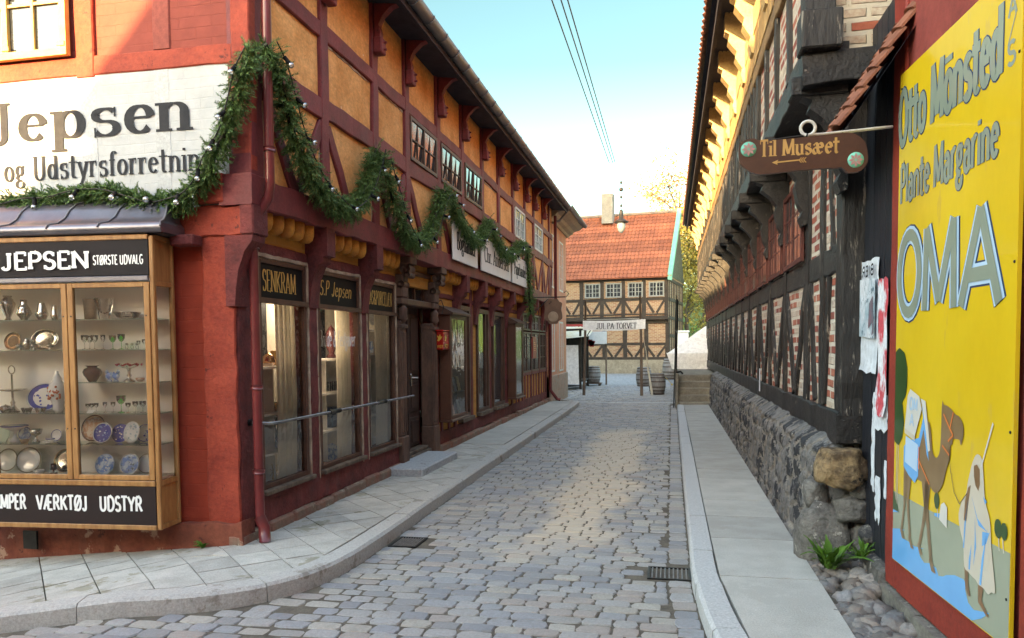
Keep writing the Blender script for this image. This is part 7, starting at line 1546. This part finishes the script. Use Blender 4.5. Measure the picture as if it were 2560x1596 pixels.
# --- things in the shop windows of the side street
def shop_item(name, label, cat, x, y, z, mb_, mt): o = mb_.build(name, mt); o.location = (x * .25 - 2.88, y * 1.085 + (.02 if y > 8 else .03), z + .0006); tag(o, label, cat)
shop_item('wooden_platter', 'big dark oval wooden platter in the corner shop window', 'platter', -4.05, 6.5, .642, (lambda q: (q.lathe([(0, 0), (.15, .01), (.18, .03), (.17, .04), (.13, .02), (0, .015)], (0, 0, .17), 26, ax=(1, -.1, .2), sx=1), q)[1])(MB()), REDBR)
shop_item('blue_bowl', 'blue enamel bowl before the wooden platter', 'bowl', -3.95, 6.42, .642, lat([(.03, 0), (.07, .04), (.075, .07), (.07, .07), (0, .02)]), PALEB)
shop_item('brass_pan', 'brass pan on the second board of the corner window', 'pan', -4.05, 6.35, 1.022, lat([(.06, 0), (.09, .03), (.09, .08), (.085, .08), (.08, .03), (0, .01)]), COPP)
shop_item('yellow_box', 'yellow box on the top board of the corner window', 'box', -4.05, 6.5, 1.472, (lambda q: q.bbox(-.06, .06, -.07, .07, 0, .15, .004))(MB()), YELF)
shop_item('brass_kettle', 'brass kettle beside the yellow box', 'kettle', -4.0, 6.28, 1.472, lat([(.05, 0), (.07, .04), (.06, .09), (.03, .12), (.01, .13), (0, .15)]), COPP)
r_ = random.Random(6)
for k, (y, lb) in enumerate(((6.22, 'straw star ornament low in the corner window'), (6.55, 'red and white toy roundabout low in the corner window'))):
    m = MB()
    for q in range(9): t = q * .7; m.tube([(0, 0, .1), (.01, .08 * cos(t), .1 + .09 * sin(t))], .004, 4)
    m.lathe([(.03, 0), (.03, .01), (.006, .012), (.006, .1)], seg=8); shop_item('toy_ornament', lb, 'ornament', -3.75, y, .34, m, YELF if k == 0 else TERRA)
shop_item('blue_tin', 'dark blue tin on the lower board of the middle window', 'tin', -4.0, 7.55, .722, (lambda q: q.bbox(-.06, .06, -.08, .08, 0, .24, .01))(MB()), mat('navy_enamel', (.03, .05, .12), bump=0, rough=.3))
shop_item('coffee_grinder', 'small wooden coffee grinder on the floor of the middle window', 'coffee grinder', -3.8, 7.72, .34, (lambda q: (q.bbox(-.05, .05, -.05, .05, 0, .12, .005), q.lathe([(.04, .12), (.04, .15), (.02, .16)], seg=12), q.tube([(0, 0, .15), (0, 0, .19), (0, .06, .19)], .005, 6), q)[3])(MB()), OAK)
shop_item('willow_plate', 'blue and white plate standing in the middle window', 'plate', -3.85, 7.48, .34, (lambda q: (q.lathe([(0, 0), (.06, 0), (.1, .012), (.06, .005), (0, .005)], (0, 0, .1), 22, ax=(1, -.5, .2)), q)[1])(MB()), PALEB)
shop_item('coffee_urn', 'dark metal coffee urn in the middle window', 'urn', -4.0, 7.6, 1.522, lat([(.05, 0), (.06, .02), (.03, .06), (.07, .15), (.07, .28), (.04, .34), (.01, .38), (0, .4)]), REDBR)
for k in range(5): shop_item('tall_glass', ['first', 'second', 'third', 'fourth', 'fifth'][k] + ' clear tumbler in the row behind the rail, middle window', 'glass', -4.0, 7.42 + k * .11, 1.142, lat([(.022, 0), (.025, .11), (.023, .11), (.02, .006), (0, .005)], 12), GL_CLEAR)
for o in [o for o in COL.objects if o.name.startswith('tall_glass')]: o['group'] = 'tumblers in the middle shop window'
shop_item('yellow_pot', 'yellow enamel pot on the lower board of the third window', 'pot', -3.98, 8.95, .772, lat([(.07, 0), (.08, .01), (.08, .12), (.085, .125), (.06, .14), (.012, .15), (.012, .165), (0, .165)]), YELF)
shop_item('white_saucepan', 'wide white enamel pan on the floor of the third window', 'saucepan', -3.8, 8.85, .34, lat([(.10, 0), (.11, .01), (.115, .10), (.12, .105), (.05, .12), (.01, .13), (.012, .145), (0, .15)]), CHINA)
shop_item('white_milk_pot', 'tall white enamel milk pot on the floor of the third window', 'pot', -3.78, 9.15, .34, lat([(.07, 0), (.075, .01), (.07, .13), (.075, .135), (.07, .135), (.065, .02), (0, .02)]), CHINA)
shop_item('grey_planter', 'grey tapered planter on the top board of the third window', 'planter', -4.0, 8.85, 1.872, lat([(.06, 0), (.10, .2), (.11, .2), (.11, .22), (.09, .22), (0, .2)]), STONE)
for k in range(3): shop_item('patterned_canister', ['nearest', 'middle', 'farthest'][k] + ' blue and white canister of three in the third window', 'canister', -4.0, 8.72 + .15 * k, 1.572, lat([(.03, 0), (.04, .04), (.03, .1), (.02, .13), (.03, .15), (0, .16)]), PALEB)
for o in [o for o in COL.objects if o.name.startswith('patterned_canister')]: o['group'] = 'canisters in the third shop window'
# ================================================================ WALL CASES, LANTERNS, SIGNS OF THE BOOK SHOP
def wall_case(label, ya, yb, depth, inner):
    t = thing('wall_display_case', label, 'display case', (XG, (ya + yb) / 2, .45), group='brown wall display cases'); x1 = XG + depth; m = MB()
    m.bbox(XG, x1, ya, ya + .03, .50, 2.15, .005); m.bbox(XG, x1, yb - .03, yb, .50, 2.15, .005); m.box(XG, XG + .012, ya, yb, .5, 2.15)
    m.bbox(XG, x1 + .03, ya - .03, yb + .03, .46, .50, .01); m.bbox(x1 - .03, x1, ya + .03, ya + .09, .5, 2.15, .005); m.bbox(x1 - .03, x1, yb - .09, yb - .03, .5, 2.15, .005); m.bbox(x1 - .03, x1, ya + .09, yb - .09, .5, .56, .005); m.bbox(x1 - .03, x1, ya + .09, yb - .09, 2.08, 2.15, .005)
    m.build('case', mat('brown_case_paint', (.115, .045, .026), (.09, .034, .02), .45, 4, bump=.2) if 'brown_case_paint' not in MATS else MATS['brown_case_paint'], t)
    m = MB(); m.extr([(0, 2.15), (depth + .06, 2.15), (depth + .06, 2.18), (depth * .5, 2.26), (0, 2.30)], (XG, ya - .05, 0), EX, EZ, EY, yb - ya + .1); m.build('hood', BROWNW, t)
    m = MB(); m.add([(x1 - .015, ya + .09, .56), (x1 - .015, yb - .09, .56), (x1 - .015, yb - .09, 2.08), (x1 - .015, ya + .09, 2.08)], [(0, 1, 2, 3)]); m.build('pane', GL_THIN, t)
    if inner:
        m = MB(); 
        for z in (.9, 1.3, 1.7): m.box(XG + .012, x1 - .04, ya + .03, yb - .03, z, z + .012)
        m.build('shelves', BROWNW, t)
        rr = random.Random(2)
        for z, nb_ in ((.512, 3), (.912, 4), (1.312, 4), (1.712, 3)):
            for k in range(nb_):
                y = ya + .14 + (yb - ya - .3) * k / (nb_ - 1 or 1); m = MB(); h = rr.uniform(.18, .27); m.extr([(-.055, 0), (.055, 0), (.055, h), (-.055, h)], (XG + .09, y, z + .001), EY, (-.2, 0, .98), EX, .012)
                c = rr.choice([(.6, .58, .5), (.1, .25, .35), (.45, .2, .12), (.55, .45, .2), (.15, .2, .3), (.6, .3, .25)])
                nm_ = 'book_cover_%d' % (int(c[0] * 100)); o = m.build('book', MATS.get(nm_) or mat(nm_, c, tuple(min(1, q * 1.6 + .1) for q in c), .5, 20, lo=.48, hi=.52, bump=0)); tag(o, ['first', 'second', 'third', 'fourth'][k] + ' old book on the ' + {.512: 'bottom', .912: 'second', 1.312: 'third', 1.712: 'top'}[z] + ' shelf of the wall display case', 'book', 'books in the wall display case')
    else:
        m = MB(); m.box(x1 - .06, x1 - .05, ya + .05, yb - .05, .6, 2.06); m.build('white_notice_sheet', PW, t)
wall_case('brown wall display case full of old books, right of the carved door', 11.42, 12.42, .19, True)
wall_case('brown wall display case with a white sheet, further along the street', 16.53, 17.45, .19, False)
m_ = thing('enamel_box', 'pair of small red enamel panels marked 1927 on a wall box beside the display case', 'wall box', (XG + .1, 11.26, 1.6))
m = MB(); m.bbox(XG + .06, XG + .17, 11.12, 11.42, 1.60, 1.88, .012); m.bbox(XG + .05, XG + .18, 11.10, 11.44, 1.88, 1.905, .008); m.build('box', mat('scarlet_enamel', (.45, .02, .015), (.38, .016, .012), .25, 3, bump=0, coat=.5), m_)
m = MB(); text(m, '1927', (XG + .07, 11.118, 1.63), EX, EZ, NY, .04, W=.09, thick=.2); text(m, '1927', (XG + .172, 11.16, 1.63), EY, EZ, NX, .05, W=.2, thick=.2)
for q in ((.02, 1.72), ):
    for (o_, u_, n_) in (((XG + .07, 11.118, 0), EX, NY), ((XG + .172, 11.19, 0), EY, NX)): flat(m, [(0, 1.74), (.03, 1.73), (.06, 1.76), (.085, 1.80), (.06, 1.80), (.05, 1.84), (.03, 1.80), (.0, 1.82), (.02, 1.77)], o_, u_, EZ, n_, .002)
m.build('yellow_figures', mat('yellow_figures', (.75, .42, .06), bump=0), m_)
m = MB(); m.tube([(XG, 11.2, 2.3), (XG + .12, 11.2, 2.36), (XG + .16, 11.2, 2.25), (XG + .13, 11.2, 2.15)], .008, 5); m.build('hook', IRON, m_)
t = thing('hanging_shop_sign', 'small scalloped brown sign on a curled wrought iron bracket by the second storey', 'sign', (-3.2, 20.0, 2.6))
m = MB(); yb_ = 18.6
m.tube([(XU, yb_, 2.84), (-2.52, yb_, 2.84)], .014, 6); m.tube([(XU + .02, yb_, 2.45), (XU + .2, yb_, 2.6), (XU + .42, yb_, 2.80), (XU + .5, yb_, 2.72), (XU + .44, yb_, 2.68)], .011, 6); m.tube([(-2.62, yb_, 2.84), (-2.5, yb_, 2.84), (-2.44, yb_, 2.92), (-2.5, yb_, 2.99), (-2.56, yb_, 2.94)], .012, 6); m.build('bracket', IRON, t)
m = MB(); m.extr(spline([(0, .46), (-.10, .47), (-.15, .40), (-.22, .36), (-.20, .22), (-.22, .1), (-.22, -.02), (-.13, -.08), (-.1, -.14), (0, -.15), (.1, -.14), (.13, -.08), (.22, -.02), (.22, .1), (.20, .22), (.22, .36), (.15, .40), (.10, .47)], 3), (-2.83, yb_, 2.33), EX, EZ, EY, .03); m.build('board', mat('rusty_brown_sign', (.17, .085, .05), (.12, .06, .036), .6, 5, bump=.2), t)
m = MB(); m.lathe([(0, 0), (.13, 0), (.12, .003), (0, .003)], (-2.83, yb_, 2.36), 20, ax=NY); flat(m, [(-.1, 0), (.1, 0), (.07, -.08), (-.07, -.08)], (-2.83, yb_, 2.33), EX, EZ, NY, .005); m.build('raised_emblem', mat('pale_brown_emblem', (.36, .24, .16), bump=.1), t)
m = MB(); m.bbox(XG + .12, XG + .15, 18.9, 19.45, 1.33, 1.88, .006); o = m.build('red_wall_sign', mat('crimson_sign', (.32, .012, .02), bump=.02, rough=.4)); tag(o, 'small crimson notice sign in front of the multi-paned windows', 'sign')
m = MB()
for k in range(5): m.box(XG + .152, XG + .153, 19.05, 19.05 + .3 * R.uniform(.5, 1), 1.72 - k * .05, 1.735 - k * .05)
m.build('small_print', C_O, o)
m = MB(); m.tube([(XG, 18.8, 1.86), (XG + .14, 18.9, 1.86)], .01, 5); m.build('arm', IRON, o)
m = MB(); m.bbox(-3.56, -3.08, 9.15, 10.78, -.02, .10, .018); o = m.build('door_step', STONE); tag(o, 'grey granite slab step in front of the carved door', 'step')
# ================================================================ SPRUCE GARLAND AND BULBS
def garland(label, pts, rad, dens, seed, droop=.5):
    r = random.Random(seed); path = [V(*p) for p in spline(pts, 8, False)]; seg = [0]
    for a, b in zip(path, path[1:]): seg.append(seg[-1] + (b - a).length)
    m = MB(); st = MB(); st.tube(path, rad * .22, 6); tot = seg[-1]; n_ = int(tot * dens)
    for i in range(n_):
        s_ = tot * (i + r.random()) / n_; k = max(j for j in range(len(seg) - 1) if seg[j] <= s_); u = (s_ - seg[k]) / max(seg[k + 1] - seg[k], 1e-6); p = path[k].lerp(path[k + 1], u); tg = (path[k + 1] - path[k]).normalized()
        q = V(r.gauss(0, 1), r.gauss(0, 1), r.gauss(0, 1)); q = (q - tg * q.dot(tg)).normalized()
        d = (q * .75 + tg * r.choice((-1, -1, 1)) * .75 * r.uniform(.3, 1.2) + V(0, 0, -droop * r.random())).normalized(); L_ = rad * r.uniform(.9, 1.7)
        side = d.cross(V(r.random(), r.random(), r.random())).normalized(); nrm = d.cross(side); nn = 15
        c0 = p + q * rad * .15
        m.add([c0 - side * .0025, c0 + side * .0025, c0 + d * L_], [(0, 1, 2)])
        for j in range(nn):
            f_ = .1 + .88 * j / nn; b0 = c0 + d * (L_ * f_) - V(0, 0, .25 * L_ * f_ * f_ * droop)
            for sg in (-1, 1):
                a_ = r.uniform(-1.3, 1.3); o_ = (side * sg * cos(a_) + nrm * sin(a_)); nd_ = (o_ * .8 + d * .75).normalized() * r.uniform(.024, .036) * (1.15 - .4 * f_); w_ = nd_.cross(d).normalized() * .0036
                m.add([b0 - w_, b0 + w_, b0 + nd_ + w_ * .3, b0 + nd_ - w_ * .3], [(0, 1, 2, 3)])
    t = thing('spruce_garland', label, 'garland', tuple(path[0])); m.build('needles', GREENC, t); st.build('core', mat('dark_spruce_core', (.022, .032, .014), (.03, .022, .012), .8, 9) if 'dark_spruce_core' not in MATS else MATS['dark_spruce_core'], t)
    return path
FYg, Xg = FY - .10, XU + .12
g1 = [(-6.5, FYg - .03, 2.84), (-5.96, FYg - .03, 2.85), (-5.70, 5.62, 2.89), (-5.44, 5.62, 2.92), (-5.18, 5.62, 2.95), (-4.93, 5.62, 2.96), (-4.64, 5.62, 2.97), (-4.44, 5.62, 2.92), (-4.24, 5.62, 2.87), (-4.05, 5.62, 2.86), (-3.89, 5.62, 2.89), (-3.75, 5.62, 3.01), (-3.66, 5.62, 3.16), (-3.57, 5.62, 3.29), (-3.50, 5.62, 3.43), (-3.43, 5.62, 3.63), (-3.36, 5.62, 3.85), (-3.27, 5.64, 4.03)]
g2 = [(-3.24, 5.78, 4.12), (-3.24, 5.97, 3.98), (-3.24, 6.08, 3.81), (-3.24, 6.20, 3.58), (-3.24, 6.39, 3.37), (-3.24, 6.67, 3.18), (-3.24, 7.03, 3.08), (-3.24, 7.43, 3.10), (-3.24, 7.80, 3.32), (-3.24, 8.02, 3.60), (-3.24, 8.18, 3.87)]
g3 = [(-3.24, 8.31, 3.83), (-3.24, 8.56, 3.55), (-3.24, 8.88, 3.25), (-3.24, 9.17, 3.07), (-3.24, 9.61, 3.04), (-3.24, 10.13, 3.26), (-3.24, 10.43, 3.57), (-3.24, 10.71, 3.86), (-3.24, 11.01, 3.89), (-3.24, 11.41, 3.70), (-3.24, 12.03, 3.50), (-3.24, 12.71, 3.46), (-3.24, 13.24, 3.71), (-3.24, 13.57, 3.94)]
g4 = [(-3.24, 13.76, 3.83), (-3.24, 14.28, 3.62), (-3.24, 14.92, 3.50), (-3.24, 15.75, 3.60), (-3.24, 16.45, 3.86), (-3.24, 17.19, 3.86)]
g5 = [(-3.24, 17.35, 3.86), (-3.24, 17.54, 3.41), (-3.24, 17.63, 2.93), (-3.24, 17.72, 2.39)]
p1 = garland('spruce garland along the white name panel, rising to the red corner', g1, .098, 400, 1); p2 = garland('spruce garland hanging in a deep loop from the corner to the first hook', g2, .115, 400, 2, .7)
p3 = garland('spruce garland looping over the door and the upper windows', g3, .125, 290, 3, .7); p4 = garland('spruce garland across the book shop name boards', g4, .13, 220, 4, .7); garland('short end of spruce garland hanging straight down beyond the name boards', g5, .12, 190, 5, 1)
def bulbs(label, path, off, n_, seed):
    r = random.Random(seed); q = [p + V(*off) + V(0, 0, .05 * mnoise.noise(p * 3)) for p in path]; t = thing('bulb_string', label, 'string lights', tuple(q[0])); m = MB(); m.tube(q, .006, 5); m.build('cable', IRON, t)
    for k in range(n_):
        c = q[int((k + .5) * (len(q) - 1) / n_)]; d = V(r.uniform(-.3, .3) + off[0] * 4, r.uniform(-.3, .3) + off[1] * 4, r.uniform(-1, .1)).normalized(); m = MB(); m.tube([c, c + d * .06], .017, 8); s_ = m.build('socket', BLACKP, t); m = MB(); m.ball(c + d * .083, .025, 12); m.build('bulb', GL_BULB, s_)
        m = MB(); m.ball(c + d * .08, .011, 6); m.build('filament_holder', WLET, s_)
bulbs('black cable with clear bulbs on the front garland of the red gable', p1, (0, -.10, .0), 11, 1); bulbs('black cable with clear bulbs on the first side loop of garland', p2, (.11, 0, .0), 7, 2)
bulbs('black cable with clear bulbs over the door and upper windows', p3, (.12, 0, -.02), 10, 3); bulbs('black cable with clear bulbs before the name boards', p4, (.12, 0, -.02), 6, 4)
